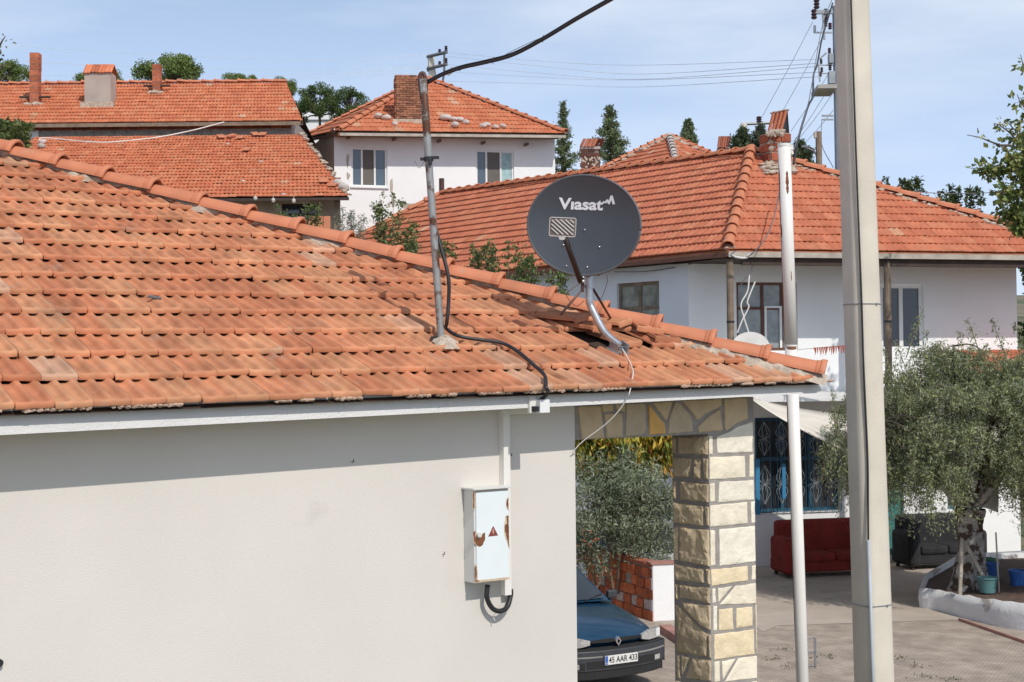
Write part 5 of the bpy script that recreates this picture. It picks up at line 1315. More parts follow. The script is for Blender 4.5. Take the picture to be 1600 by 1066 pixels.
# chimney with tent cap next to the ridge
c = surf(1216, 262, A, n4); Yk = c.y; a = pt(1196, 250, Yk); b = pt(1234, 250, Yk); t = pt(1215, 207, Yk); wq = b.x - a.x; zb0 = pt(1215, 268, Yk).z
chm = MB().box(((a.x + b.x) / 2, Yk + .28, (zb0 + t.z) / 2 - .15), wq * .93, .5, t.z - zb0 + .3, .35).build('chimney', M['mortar'], rf)
mb = MB(); rr = random.Random(5); nr_ = 4; hz = (t.z - zb0) / nr_; cs_, sn_ = math.cos(.35), math.sin(.35)
for i in range(nr_):
    for lx_, ly_, sx2, sy2 in ((-wq * .24, -.22, wq * .44, .12), (wq * .24, -.22, wq * .44, .12), (-wq * .42, 0, .12, .40), (wq * .42, 0, .12, .40)):
        X = (a.x + b.x) / 2 + lx_ * cs_ - ly_ * sn_; Yq = Yk + .28 + lx_ * sn_ + ly_ * cs_
        mb.box((X, Yq, zb0 + hz * (i + .5)), sx2, sy2, hz * .8, .35, tuple(np.array((.38, .11, .06)) * rr.uniform(.7, 1.15)))
mb.build('bricks', M['brick'], chm, colattr=True)
mb = MB()
for i in range(30): q_ = rr.random(); mb.ico(V((a.x + wq * q_, Yk + .02 + .3 * (q_ - .5), zb0 + rr.uniform(.0, .9))), rr.uniform(.03, .07), (1, .5, 1), .3)
for i in range(60): mb.ico(surf(rr.uniform(1190, 1238), rr.uniform(258, 274), A, n4) + n4 * .05, rr.uniform(.06, .12), (1.2, 1, .5), .3)
mb.build('mortar_base', M['mortar'], chm)
cl = [pt(1199, 206, Yk - .1), pt(1223, 204, Yk - .25), pt(1231, 173, Yk + .05), pt(1206, 178, Yk + .25)]; back_ = V((.28, .62, 0))
mb = MB(); col = (.36, .115, .06)
for side in (0, 1):
    lo0, lo1 = (cl[0], cl[1]) if side == 0 else (cl[0] + back_, cl[1] + back_)
    for i in range(4):
        vs = []; K = 5
        for e0, e1 in ((lo0, lo1), (cl[3], cl[2])):
            for k in range(K + 1):
                f = (i + .9 * k / K) / 4; hgt = .035 * math.sin(math.pi * k / K); vs.append(e0.lerp(e1, f) + V((-.3, -1 if side == 0 else 1, .3)) * hgt)
        vs += [v + V((0, .03 if side == 0 else -.03, -.01)) for v in vs]; q = K + 1
        mb.add(vs, [(k, k + 1, q + k + 1, q + k) for k in range(K)] + [(2 * q + k + 1, 2 * q + k, 3 * q + k, 3 * q + k + 1) for k in range(K)], tuple(np.array(col) * rr.uniform(.8, 1.25)))
mb.build('tile_cap', M['tile_far'], chm, colattr=True)
mb = MB(); mb.ngon([cl[1] + V((-.02, .06, 0)), cl[1] + back_ - V((.02, 0, 0)), cl[2] - V((.02, 0, .04))]); mb.build('cap_gable_shade', M['ink'], chm)  # black sheet across the open gable, inner shade put into its colour
mb = MB()
for i in range(16):
    f = i / 15; mb.ico(cl[3].lerp(cl[2], f) + Z * .02, .045, (1, 1, .6), .3); mb.ico(cl[0].lerp(cl[1], f) + V((0, -.02, rr.uniform(-.08, .0))), rr.uniform(.05, .08), (1, .6, 1), .3)
mb.build('mortar', M['mortar'], chm)
# electric cables on that house
mb = MB(); mb.tube(catmull([pt(1150, 392, 28.3), pt(1142, 400, 28.3), pt(1165, 402, 28.3), pt(1182, 390, 28.2), pt(1200, 365, 28.3), pt(1212, 330, 29), pt(1218, 300, 30)]), .012, 5); single(mb, 'service_cable', M['wire'], 'grey cable looping from the eave corner up over the front tiles', 'cable', origin=A)
mb = MB(); mb.tube(catmull([pt(1142, 398, 28.4), pt(1150, 402, 28.3), pt(1165, 403, 28.3), pt(1172, 397, 28.3)]), .022, 5); single(mb, 'cable_end', M['wire_white'], 'shiny pale cable end curled under the roof corner post', 'cable', origin=A)
mb = MB(); mb.tube(catmull([pt(1140, 392, 28.6), pt(1110, 402, 29.3), pt(1070, 415, 30), pt(1010, 424, 30.6), pt(960, 425, 31)]), .010, 5); single(mb, 'wall_cable', M['wire'], 'thin dark cable sagging along the bluish side wall', 'cable', origin=A)
mb = MB(); mb.tube(catmull([pt(1180, 402, 28.8), pt(1172, 425, 28.8), pt(1160, 440, 28.8), pt(1155, 455, 28.8)]), .009, 5); single(mb, 'hanging_wire', M['wire'], 'dark wire dangling beside the wooden corner post', 'wire', origin=A)
for i, (pp, lab) in enumerate((([(1171, 430), (1168, 455), (1158, 475), (1162, 495), (1170, 520)], 'white cord crossing another in front of the brown window, starting on its left'), ([(1180, 440), (1168, 470), (1170, 480), (1160, 500), (1152, 520)], 'white cord crossing another in front of the brown window, starting on its right'))):
    mb = MB(); mb.tube(catmull([pt(*p, 28.5) for p in pp]), .016, 5); single(mb, 'dangling_flex', M['wire_white'], lab, 'cord', 'crossed white cords by the brown window')
mb = MB(); c = pt(1172, 545, 28.5); vs = [c + V((math.cos(a) * .40, -.05, math.sin(a) * .34)) for a in np.linspace(0, math.pi * 2, 25)[:-1]]; mb.prism(vs, V((0, .05, 0))); o = single(mb, 'round_tray', M['wire_white'], 'round white object peeping over the near roof ridge in front of the brown window', 'tray')
# dried peppers on a string
mb = MB(); rr = random.Random(6); pp = [pt(x, 547 - (x - 1240) * .08, 28.0) for x in range(1236, 1345, 6)]; mb.tube(catmull(pp, 2), .006, 4)
mbp = MB()
for k in range(26):
    x = 1272 + k * 2.6; c = pt(x, 546 - (x - 1240) * .08, 28.0); e = c + V((rr.uniform(-.05, .05), rr.uniform(-.03, .03), -rr.uniform(.10, .18))); mbp.tube([c, c.lerp(e, .5) + V((.01, 0, 0)), e], [.014, .011, .003], 5)
ps = thing('pepper_string', pp[0], 'string of small red peppers hung to dry across the sunlit white wall', 'peppers')
mb.build('string', M['wire'], ps); mbp.build('pepper', M['pepper'], ps)
tag(ps)
# canvas awning; unseen right part widened so it shades window, sofa and yard
pts4 = {}
def bez(a, b, c, t): return a * (1 - t) ** 2 + b * 2 * t * (1 - t) + c * t * t
mb = MB(); nu_, nv_ = 16, 6
top_e = [pt(1176, 621, 28.7), pt(1260, 650, 28.4), pt(1560, 668, 28.2)]; low_e = [pt(1177, 625, 25.6), pt(1262, 690, 25.2), pt(1560, 800, 24.9)]
for i in range(nu_ + 1):
    t = i / nu_; a = bez(*top_e, t); b = bez(*low_e, t)
    for j in range(nv_ + 1): s = j / nv_; p = a.lerp(b, s); p.z -= .10 * math.sin(math.pi * s) * t; mb.v.append(tuple(p))
w_ = nv_ + 1; mb.f = [(i * w_ + j, i * w_ + j + 1, (i + 1) * w_ + j + 1, (i + 1) * w_ + j) for i in range(nu_) for j in range(nv_)]; mb.c = [(1, 1, 1)] * len(mb.v)
o = single(mb, 'canvas_awning', M['tarp'], 'cream canvas awning sagging over the yard in front of the blue window', 'awning', smooth=True)
sm = o.modifiers.new('thickness', 'SOLIDIFY'); sm.thickness = .015
mb = MB(); mb.tube([top_e[0], top_e[0] + V((.0, 1.5, .3))], .01, 5); mb.tube(catmull([pt(1187, 617, 28), pt(1190, 625, 28), pt(1200, 630, 28)]), .012, 5); single(mb, 'awning_rope', M['wire_white'], 'white rope tying the canvas awning to the balcony', 'rope')

# ================================================================== HOUSES FURTHER BACK
bh_ = thing('hip_roof_house', V((pt(1045, 300, 44).x, 44, ground_z(5, 44) - .2)), 'house behind the ridge of the big house, only its peaked tile roof showing', 'house')
PK3 = pt(1046, 214, 44); FK = pt(1062, 275, 38.5); LK = pt(850, 300, 43.5); RK = pt(1215, 262, 41.0); LK.z = FK.z; RK.z = FK.z
r3, (u6, s6, n6) = tiled('tile_roof', LK, FK, [LK, FK, PK3], M['tile_far'], bh_, cols=RIGHTCOL, seed=71, pale=.04)
PR3 = pt(1130, 232, 46.5)
tiled('tile_roof', FK, RK, [FK, RK, PK3], M['tile_far'], bh_, cols=RIGHTCOL, seed=72, pale=.04)
mb = MB(); q = Z * .03; BKk = RK + (LK - FK); mb.ngon([LK - q, FK - q, PK3 - q]); mb.ngon([FK - q, RK - q, PK3 - q]); mb.ngon([RK - q, BKk - q, PK3 - q]); mb.ngon([BKk - q, LK - q, PK3 - q]); mb.build('roof_boards', M['under'], r3)
caps('ridge_cap', FK + Z * .05, PK3 + Z * .05, 12, r3, r=.10, seed=1, m=M['lime']); caps('ridge_cap', LK + Z * .05, PK3 + Z * .05, 18, r3, r=.10, seed=2); caps('ridge_cap', RK + Z * .05, PK3 + Z * .05, 16, r3, r=.10, seed=3)
mb = MB(); rr = random.Random(4)
for i in range(90):
    p = LK.lerp(PK3, rr.uniform(.2, 1)) if i % 2 else RK.lerp(PK3, rr.uniform(.3, 1)); mb.ico(p + V((0, -.15, -.02)), rr.uniform(.05, .11), (1.4, 1, .7), .3)
mb.build('mortar', M['mortar'], r3)
mb = MB(); mb.add([V((p.x, p.y, 0)) for p in (LK, FK, RK, BKk)] + [p - Z * .1 for p in (LK, FK, RK, BKk)], [(0, 1, 5, 4), (1, 2, 6, 5), (2, 3, 7, 6), (3, 0, 4, 7)]); mb.build('wall', M['white_wall'], bh_)
# chimneys with little tiled caps standing on roofs behind
def tentchimney(px0, px1, ytop, ycap, ybot, Y, label, dark=False, ground=True):
    a = pt(px0, ybot, Y); b = pt(px1, ybot, Y); tc_ = pt(px0, ycap, Y); tt = pt(px0, ytop, Y); w_ = b.x - a.x; zb = min(ground_z(a.x, Y) - .1, a.z) if ground else a.z
    t = thing('brick_chimney', V(((a.x + b.x) / 2, Y + w_ * .4, zb)), label, 'chimney')
    core = MB().box(((a.x + b.x) / 2, Y + w_ * .4, (zb + tc_.z) / 2), w_ * .85, w_ * .75, tc_.z - zb).build('shaft', M['brick_mortar'], t)
    mb = MB(); nr = max(3, int((tc_.z - a.z) / .13)); rr = random.Random(px0); hz = (tc_.z - a.z) / nr
    for i in range(nr):
        for j in range(3):
            f = (j + .5 + (.25 if i % 2 else -.1)) / 3
            if not .12 < f < .9: continue
            mb.box((a.x + w_ * f, Y + w_ * .4 - w_ * .37, a.z + hz * (i + .5)), w_ * .3, .08, hz * .82, 0, tuple(np.array((.15, .07, .05)) * rr.uniform(.5, 1.2)))
            mb.box((b.x - w_ * .08, Y + w_ * .4 + w_ * (f - .5) * .7, a.z + hz * (i + .5)), .08, w_ * .22, hz * .82, 0, tuple(np.array((.15, .07, .05)) * rr.uniform(.5, 1.2)))
    mb.build('bricks', M['brick'], core, colattr=True)
    y0 = Y - w_ * .15; y1 = Y + w_ * .95; ym = (y0 + y1) / 2; mb = MB(); sh = w_ * .22
    for side, ye in ((0, y0), (1, y1)):
        for i in range(4):
            K = 4; vs = []
            for zz, yy, s_ in ((tc_.z, ye, 0), (tt.z, ym, sh)):
                for k in range(K + 1):
                    f = (i + .9 * k / K) / 4; h_ = .03 * math.sin(math.pi * k / K); vs.append(V((a.x - .03 + (w_ * .78) * f + s_ + (.0 if side == 0 else sh * 1.6), yy - (h_ if side == 0 else -h_), zz)))
            vs += [v + V((0, .03 if side == 0 else -.03, 0)) for v in vs]; q = K + 1
            mb.add(vs, [(k, k + 1, q + k + 1, q + k) for k in range(K)] + [(2 * q + k + 1, 2 * q + k, 3 * q + k, 3 * q + k + 1) for k in range(K)], tuple(np.array((.34, .12, .07)) * rr.uniform(.7, 1.2)))
    mb.build('tile_cap', M['tile_far'], core, colattr=True)
    MB().box(((a.x + b.x) / 2, Y + w_ * .4, tc_.z - .03), w_ * 1.02, w_ * .95, .07).build('cap_slab', M['grey_concrete'], core)
    return t, core, (a, b, tc_)
t, core, (a, b, tc_) = tentchimney(907, 938, 215, 230, 262, 41.5, 'dark sooty brick chimney with a small tiled cap between two conifers')
mb = MB(); rr = random.Random(3)
for k in range(26): mb.ico(V((rr.uniform(a.x, b.x), 41.5 - .02, rr.uniform(a.z, tc_.z - .3))), rr.uniform(.02, .045), (1, .4, 1.2), .3)
mb.build('mortar', M['mortar'], core)
tentchimney(1122, 1140, 212, 231, 240, 38.5, 'small brick chimney with tiled cap behind the ridge of the big house')

# ================================================================== TREES BEHIND
PC = ((.17, .23, .06), (.13, .18, .05), (.21, .27, .08))
g_ = 'rounded trees on the hill behind the long house'
round_tree(18, 97, 122, 62, 34, 'round green tree at the far left behind the tall brick chimney', g_, 1, cols=PC)
round_tree(158, 105, 130, 64, 36, 'round tree mostly hidden behind the wide plastered chimney', g_, 2, cols=PC)
round_tree(262, 86, 120, 58, 50, 'largest round tree, rising behind the short brick chimney', g_, 3, cols=PC, nclump=34)
round_tree(374, 116, 134, 64, 30, 'low round tree top showing over the long roof ridge', g_, 4, cols=PC)
round_tree(440, 123, 138, 64, 24, 'smallest round tree top at the right end of the long roof ridge', g_, 5, cols=PC)
DC = ((.10, .15, .045), (.075, .115, .035), (.13, .18, .055))
round_tree(499, 130, 172, 56, 38, 'dark round tree standing between the long house and the white house', g_, 6, cols=DC, nclump=34)
round_tree(548, 136, 168, 56, 32, 'dark spreading tree touching the left slope of the white house roof', g_, 7, cols=DC, nclump=30)
gc = 'conifers behind the houses'
conifer(880, 158, 300, 54, 58, 'dark conifer right beside the white house', gc, 11)
conifer(952, 166, 260, 50, 70, 'leaning ragged conifer right of the sooty chimney', gc, 12, lean=6, ragged=.5)
conifer(1075, 188, 225, 55, 18, 'thin conifer tip behind the peaked roof', gc, 13)
conifer(1012, 208, 232, 60, 10, 'tiny bare treetop left of the peaked roof', gc, 14) if False else None
conifer(1160, 200, 245, 48, 46, 'feathery tree behind the small tiled chimney', gc, 15, cols=((.08, .11, .05), (.10, .13, .06)))
conifer(1188, 196, 245, 46, 30, 'greyish feathery tree just left of the chimney with the tiled cap', gc, 16, ragged=.6, cols=((.09, .11, .07), (.11, .13, .08)))
conifer(1250, 220, 262, 46, 40, 'small feathery tree right of the tall white pipe', gc, 17, ragged=.6, cols=((.07, .10, .045), (.09, .12, .05)))
conifer(532, 152, 200, 60, 8, 'x', gc, 18) if False else None
# shed + white house bit between long house and white house
mb = MB(); c = pt(488, 205, 58); mb.box((c.x, 60, (c.z + ground_z(c.x, 58)) / 2 - .5), 3.2, 3, c.z - ground_z(c.x, 58) + 2.2); mb.prism([V((c.x - 1.8, 58.4, c.z + .55)), V((c.x + 1.8, 58.4, c.z + .55)), V((c.x, 58.4, c.z + 1.0))], V((0, 3.2, 0)))
single(mb, 'distant_shed', M['white_wall'], 'small white distant building glimpsed between the two roofs at upper left', 'building')

# broad-leaved tree at the right edge
def limb_tree(px, Y, zc, label, seed, pts_px, cols, leafsize, name='fig_tree', n_leaf=26, aspect=.7, spreadl=.10):
    rr = random.Random(seed); r = np.random.default_rng(seed); c = pt(px, 560, Y); gz = ground_z(c.x, Y); t = thing(name, V((c.x, Y, gz)), label, 'tree'); mb = MB(); cs = []
    hub = pt(px, zc, Y)
    mb.tube([V((c.x, Y, gz)), V((c.x + .05, Y, gz + 1.5)), hub], [.16, .12, .07], 8)
    for tip, hb, dens in pts_px:
        e = pt(*tip, Y + rr.uniform(-.5, .5)); h0 = pt(*hb, Y) if hb else hub; K = 7; P = [h0.lerp(e, i / K) + V((rr.gauss(0, .03), rr.gauss(0, .05), rr.gauss(0, .03) - .06 * math.sin(math.pi * i / K))) for i in range(K + 1)]
        mb.tube(P, [.035 * (1 - i / K) + .006 for i in range(K + 1)], 5)
        for k in range(int(dens * n_leaf)):
            f = rr.uniform(.15, 1) ** .8; q = P[min(K, int(f * K))]; ln = rr.uniform(.05, .32) * (1.3 - f); dv = V((rr.gauss(0, 1), rr.gauss(0, 1), rr.gauss(.2, .7))).normalized(); e2 = q + dv * ln
            mb.tube([q, e2], [.005, .002], 3); m_ = rr.randint(2, 5); cs.append(np.array(e2) + r.normal(0, spreadl * .5, (m_, 3)))
    mb.build('trunk', M['bark'], t); leaves('crown', np.vstack(cs), leafsize, aspect, cols, M['leaf'], t, seed, droop=.25)
FC = ((.15, .20, .055), (.20, .24, .065), (.11, .16, .045), (.36, .36, .12))
limb_tree(1625, 26, 330, 'sparse broad-leaved tree reaching in over the roof at the right edge', 5,
   [((1508, 213), (1640, 232), .5), ((1550, 184), (1640, 260), .8), ((1520, 262), (1640, 250), 1.6), ((1572, 190), (1650, 250), 1.6), ((1545, 300), (1630, 300), 3.0), ((1596, 85), (1640, 190), .45), ((1590, 150), (1640, 210), .7), ((1560, 330), (1630, 330), 3.2), ((1585, 250), (1640, 300), 3.0), ((1600, 290), (1650, 340), 3.5), ((1580, 350), (1630, 350), 3), ((1640, 220), None, 2.5), ((1660, 300), None, 2.5), ((1570, 235), (1630, 270), 1.6), ((1535, 272), (1625, 262), 1.6), ((1595, 210), (1640, 260), 1.8)], FC, .12)
GC = ((.07, .11, .035), (.10, .14, .045), (.05, .08, .03))
for i, (px, yt, lab) in enumerate(((1404, 278, 'short leafy shoot just right of the concrete pole above the roof'), (1430, 282, 'leafy shrub top above the hip ridge, next to the short shoot'), (1462, 300, 'low dark shrub top in the middle of the row above the hip ridge'), (1486, 290, 'tallest twin-tipped shrub top above the hip ridge'), (1512, 290, 'rightmost leafy shrub top above the hip ridge'))):
    sprig(px, 345, yt, 36.5, lab, 'shrub tops above the roof of the big house', 30 + i, GC, nstem=6, spread=.36, leaf=.11, dens=22, aspect=.5, name='roofline_shrub')
mb = MB(); mb.tube([pt(1398, 298, 36), pt(1480, 303, 36.2), pt(1600, 300, 36.5), pt(1700, 298, 37)], .012, 4); single(mb, 'wire_line', M['wire'], 'thin dark wire running behind the shrub tops above the right roof', 'wire')
# dark tree to the right of the big house
limb_tree(1660, 34, 500, 'dense dark tree filling the gap at the right end of the big house', 9, [((1598 + 9 * (k % 5), 400 + 24 * k), None, 7) for k in range(9)] + [((1640 + 20 * (k % 3), 380 + 40 * k), None, 6) for k in range(6)], DC, .16, name='dense_tree')

# ================================================================== SHOOTS BETWEEN THE HOUSES
SC = ((.13, .18, .05), (.09, .14, .045), (.17, .20, .07))
gs = 'leafy shoots growing up behind the near roof'
for i, (px, yb, yt, Y, ns, sp, lab) in enumerate((
  (438, 350, 322, 24, 2, .10, 'thin shoot in front of the lean-to window, left one'), (487, 352, 318, 24, 4, .12, 'taller clump of shoots in front of the lean-to window, right one'), (462, 352, 338, 24, 2, .06, 'shortest shoot between two others under the lean-to eave'),
  (598, 385, 306, 22, 6, .32, 'tall arching leafy shoots in front of the white house wall'), (633, 390, 338, 22, 5, .20, 'leafy shoots right of the tall arching ones, overlapping the roof'), (648, 395, 372, 21, 3, .12, 'low shoots just left of the service mast'),
  (700, 400, 372, 20, 3, .12, 'small shoots just right of the service mast'), (752, 415, 388, 19, 4, .14, 'yellow-green shoots over the ridge between mast and dish'), (782, 425, 372, 19, 6, .22, 'bushiest shoots over the ridge, midway between mast and dish'),
  (822, 440, 402, 18.5, 5, .16, 'bright leafy shoots at the lower left of the dish'), (864, 450, 422, 18, 3, .14, 'leafy tips partly hidden by the dish'))):
    sprig(px, yb, yt, Y, lab, gs, 60 + i, SC, nstem=ns, spread=sp, leaf=.062, dens=24)
sprig(552, 365, 328, 26, 'grey-green wispy bush in front of the white house corner', gs, 90, ((.16, .19, .13), (.20, .23, .16)), nstem=9, spread=.30, leaf=.06, aspect=.25, dens=26)
sprig(15, 232, 190, 36, 'leafy green bush at the far left by the long house wall', gs, 91, SC, nstem=12, spread=.55, leaf=.14, dens=40, name='garden_bush')
limb_tree(-22, 20, 110, 'tree reaching in from the far left edge above the near roof', 8, [((6, 56), None, .3), ((8, 100), None, .5), ((3, 118), None, .5)], ((.09, .12, .03), (.14, .15, .05)), .07)

# ================================================================== OLIVE TREE + PLANTER
def cascade(c, n, R_, r, rr, hang=.5):
    """drooping leafy strands hung from a bough end"""
    out = []
    for _ in range(n):
        a = r.uniform(0, 2 * np.pi); q = R_ * r.uniform(0, 1) ** .5; s0 = np.array(c) + np.array([math.cos(a) * q, math.sin(a) * q, r.normal(0, R_ * .3)])
        L = hang * r.uniform(.4, 1.2); k = int(26 + 36 * L); t = r.uniform(0, 1, k)
        p = s0 + np.stack([np.cos(a) * .15 * t, np.sin(a) * .15 * t, .08 * t - L * t ** 1.5], 1) + r.normal(0, .035, (k, 3)); out.append(p)
    return out
ol = onz(1512, 925, .25); rr = random.Random(42); r = np.random.default_rng(42)
ot = thing('olive_tree', V((ol.x, ol.y, 0)), 'old gnarled olive tree with whitewashed trunk and drooping grey-green crown in the planter', 'tree')
fork = V((ol.x + .05, ol.y, 1.72)); mb = MB()
def gn(P, rad, seg=16, seed=0):
    """gnarled trunk: fluted tube"""
    P = catmull(P, 6); n_ = len(P); r2 = random.Random(seed); ph = [r2.uniform(0, 6.28) for _ in range(4)]; vs = []
    for i, p in enumerate(P):
        f = i / (n_ - 1); R0 = np.interp(f, np.linspace(0, 1, len(rad)), rad)
        for k in range(seg):
            a = 2 * math.pi * k / seg; q = R0 * (1 + .16 * math.sin(3 * a + ph[0] + f * 3) + .10 * math.sin(5 * a + ph[1] - f * 4) + r2.uniform(-.05, .05)); vs.append(p + V((math.cos(a) * q, math.sin(a) * q, 0)))
    return vs, [(i * seg + k, i * seg + (k + 1) % seg, (i + 1) * seg + (k + 1) % seg, (i + 1) * seg + k) for i in range(n_ - 1) for k in range(seg)]
v_, f_ = gn([V((ol.x, ol.y, 0)), V((ol.x + .0, ol.y, .45)), V((ol.x + .05, ol.y, 1.0)), V((ol.x + .04, ol.y, 1.45)), fork], [.50, .31, .20, .20, .28], 20, 1); mb.add(v_, f_)
boughs = []
for tip, mid_, r0 in (((1420, 600), (1478, 745), .15), ((1560, 600), (1540, 740), .11), ((1600, 700), (1550, 760), .08), ((1490, 540), (1502, 720), .14), ((1360, 660), (1440, 720), .09), ((1650, 610), (1580, 720), .08)):
    yy = ol.y + rr.uniform(-1.2, .8); e = pt(*tip, yy); m_ = pt(*mid_, (ol.y + yy) / 2); bp2 = catmull([fork - Z * .15, m_, m_.lerp(e, .5) + V((rr.uniform(-.15, .15), 0, .1)), e], 6); mb.tube(bp2, [float(np.interp(q / (len(bp2) - 1), [0, .33, .66, 1], [r0, r0 * .75, r0 * .45, .02])) * rr.uniform(.9, 1.12) for q in range(len(bp2))], 10); boughs.append((m_, e))
trunk = mb.build('trunk', M['olive_bark'], ot, smooth=True)
cs = []; mbt = MB()
spots = []
for i in range(215):
    a = r.uniform(0, 2 * np.pi); cz = r.uniform(-.35, 1); rad = math.sqrt(max(0, 1 - cz * cz)); q = r.uniform(.55, 1.0)
    ctr = pt(1500, 690, ol.y); spots.append(ctr + V((math.cos(a) * rad * 2.35 * q + .1, math.sin(a) * rad * 1.9 * q, cz * 1.75 * q)))
for s_ in spots:
    h = min(boughs, key=lambda b: (b[1] - s_).length); st = h[1].lerp(h[0], rr.uniform(0, .5)); md = st.lerp(s_, .5) + V((0, 0, .15)); mbt.tube(catmull([st, md, s_], 3), [.022, .02, .017, .014, .011, .008, .005], 4)
    hg = (.55 if abs(s_.x - ol.x) < .7 else 1.0) if s_.z < 3.4 else .35
    cs += cascade(s_, 14, .25, r, rr, hg)
# upright sprays at the crown's top
for px, py, w_ in ((1440, 488, .3), (1448, 520, .4), (1512, 500, .35), (1500, 520, .4), (1550, 500, .3), (1585, 505, .4), (1400, 535, .3), (1380, 545, .3), (1480, 545, .5), (1540, 540, .5), (1300, 610, .3), (1310, 640, .35), (1296, 680, .3), (1600, 540, .5), (1620, 520, .5)):
    e = pt(px, py, ol.y + rr.uniform(-.4, .3)); st = e + V((rr.uniform(-.3, .3), 0, -.8)); mbt.tube([st, st.lerp(e, .5), e], [.012, .008, .003], 4)
    t = r.uniform(0, 1.05, 150)[:, None]; cs.append(np.array(st) + (np.array(e) - np.array(st)) * t + r.normal(0, 1, (150, 3)) * .10 * (1.15 - t) * (w_ / .35))
mbt.build('branches', M['twig'], ot)
OC = ((.23, .265, .13), (.28, .31, .15), (.18, .21, .11), (.36, .38, .17), (.29, .31, .22))
leaves('crown', np.vstack(cs), .072, .27, OC, M['leaf'], ot, 43, droop=.35)
# a second olive beyond the right edge, its left boughs in the picture
t2_ = thing('olive_tree', V((ol.x + 2.7, ol.y - 1.5, 0)), 'second olive tree at the right edge, only its left boughs showing beside the first', 'tree')
for ch in ot.children:
    cc_ = ch.copy(); COL.objects.link(cc_); cc_.parent = t2_; cc_.rotation_euler = (0, 0, 2.2)
# planter
pp = [onz(1437, 950, 0), onz(1470, 956, 0), onz(1505, 966, 0), onz(1555, 978, 0), onz(1620, 990, 0), onz(1760, 1010, 0)]
back = [onz(1762, 915, 0), onz(1600, 903, 0), onz(1500, 908, 0), onz(1446, 930, 0)]
outer = catmull(pp, 4) + back; pc_ = sum(outer, V((0, 0, 0))) / len(outer)
pl_ = thing('tree_planter', V((pc_.x, pc_.y, 0)), 'low rough whitewashed stone planter around the olive tree', 'planter'); rr = random.Random(9)
mb = MB(); nO = len(outer); vs = []
hts = [.34 + .18 * min(1, max(0, (p.x - outer[0].x) / 1.6)) for p in outer]
for p, hgt in zip(outer, hts): vs.append(p + V((rr.uniform(-.02, .02), rr.uniform(-.02, .02), 0)))
for p, hgt in zip(outer, hts): vs.append(V((p.x, p.y, hgt * .55)) + V((rr.uniform(-.03, .03), rr.uniform(-.04, .03), 0)))
for p, hgt in zip(outer, hts): vs.append(V((p.x, p.y + .03, hgt + rr.uniform(-.02, .02))))
for p, hgt in zip(outer, hts): q = p.lerp(pc_, .06); vs.append(V((q.x, q.y + .05, hgt - .02)))
for p, hgt in zip(outer, hts): q = p.lerp(pc_, .07); vs.append(V((q.x, q.y + .05, hgt - .12)))
mb.add(vs, [(L * nO + i, L * nO + (i + 1) % nO, (L + 1) * nO + (i + 1) % nO, (L + 1) * nO + i) for L in range(4) for i in range(nO)]); mb.build('wall', M['planter'], pl_, smooth=True)
mb = MB(); mb.ngon([V((p.lerp(pc_, .05).x, p.lerp(pc_, .05).y + .04, h_ - .09)) for p, h_ in zip(outer, hts)]); mb.build('soil', M['soil'], pl_)
# props, stick, pots
for i, (a, b, rad, lab) in enumerate((((1497, 925), (1503, 842), .035, 'pale upright prop leaning against the olive trunk'), ((1553, 922), (1508, 848), .035, 'pale diagonal prop braced against the olive trunk'), ((1558, 922), (1556, 832), .014, 'thin cane stuck upright in the planter'))):
    A_ = onz(*a, .3) + V((-.15, -.55, 0)); mb = MB(); mb.tube([A_ - Z * .1, pt(*b, A_.y + (.3 if i < 2 else 0))], rad, 6); single(mb, 'tree_prop' if i < 2 else 'garden_cane', M['gutter'], lab, 'stake')
def pot(px, py, w_, h_, m, label, name='plant_pot', rim=True, z=.0):
    c = onz(px, py, z); rr_ = w_ / F * c.y / 2; H = h_ / F * c.y; K = 20
    prof = [(rr_ * .8, 0), (rr_, H * .9), (rr_ * 1.08, H * .9), (rr_ * 1.08, H), (rr_ * .95, H), (rr_ * .9, H * .85), (0.001, H * .83)]
    vs = [V((c.x + math.cos(2 * math.pi * k / K) * q, c.y + rr_ + math.sin(2 * math.pi * k / K) * q, z + zz)) for q, zz in prof for k in range(K)]
    mb = MB(); mb.add(vs, [(i * K + k, i * K + (k + 1) % K, (i + 1) * K + (k + 1) % K, (i + 1) * K + k) for i in range(len(prof) - 1) for k in range(K)]); return single(mb, name, M[m], label, 'pot', smooth=False)
pot(1548, 928, 30, 24, 'teal_plastic', 'grey-teal tub behind the planter', z=.36); pot(1552, 905, 26, 24, 'blue_plastic', 'blue bucket behind the grey-teal tub', z=.38); pot(1547, 888, 26, 14, 'green_plastic', 'green tub furthest back behind the olive trunk', z=.38); pot(1596, 917, 28, 24, 'blue_plastic', 'blue crate-like tub at the right edge behind the planter', z=.38)

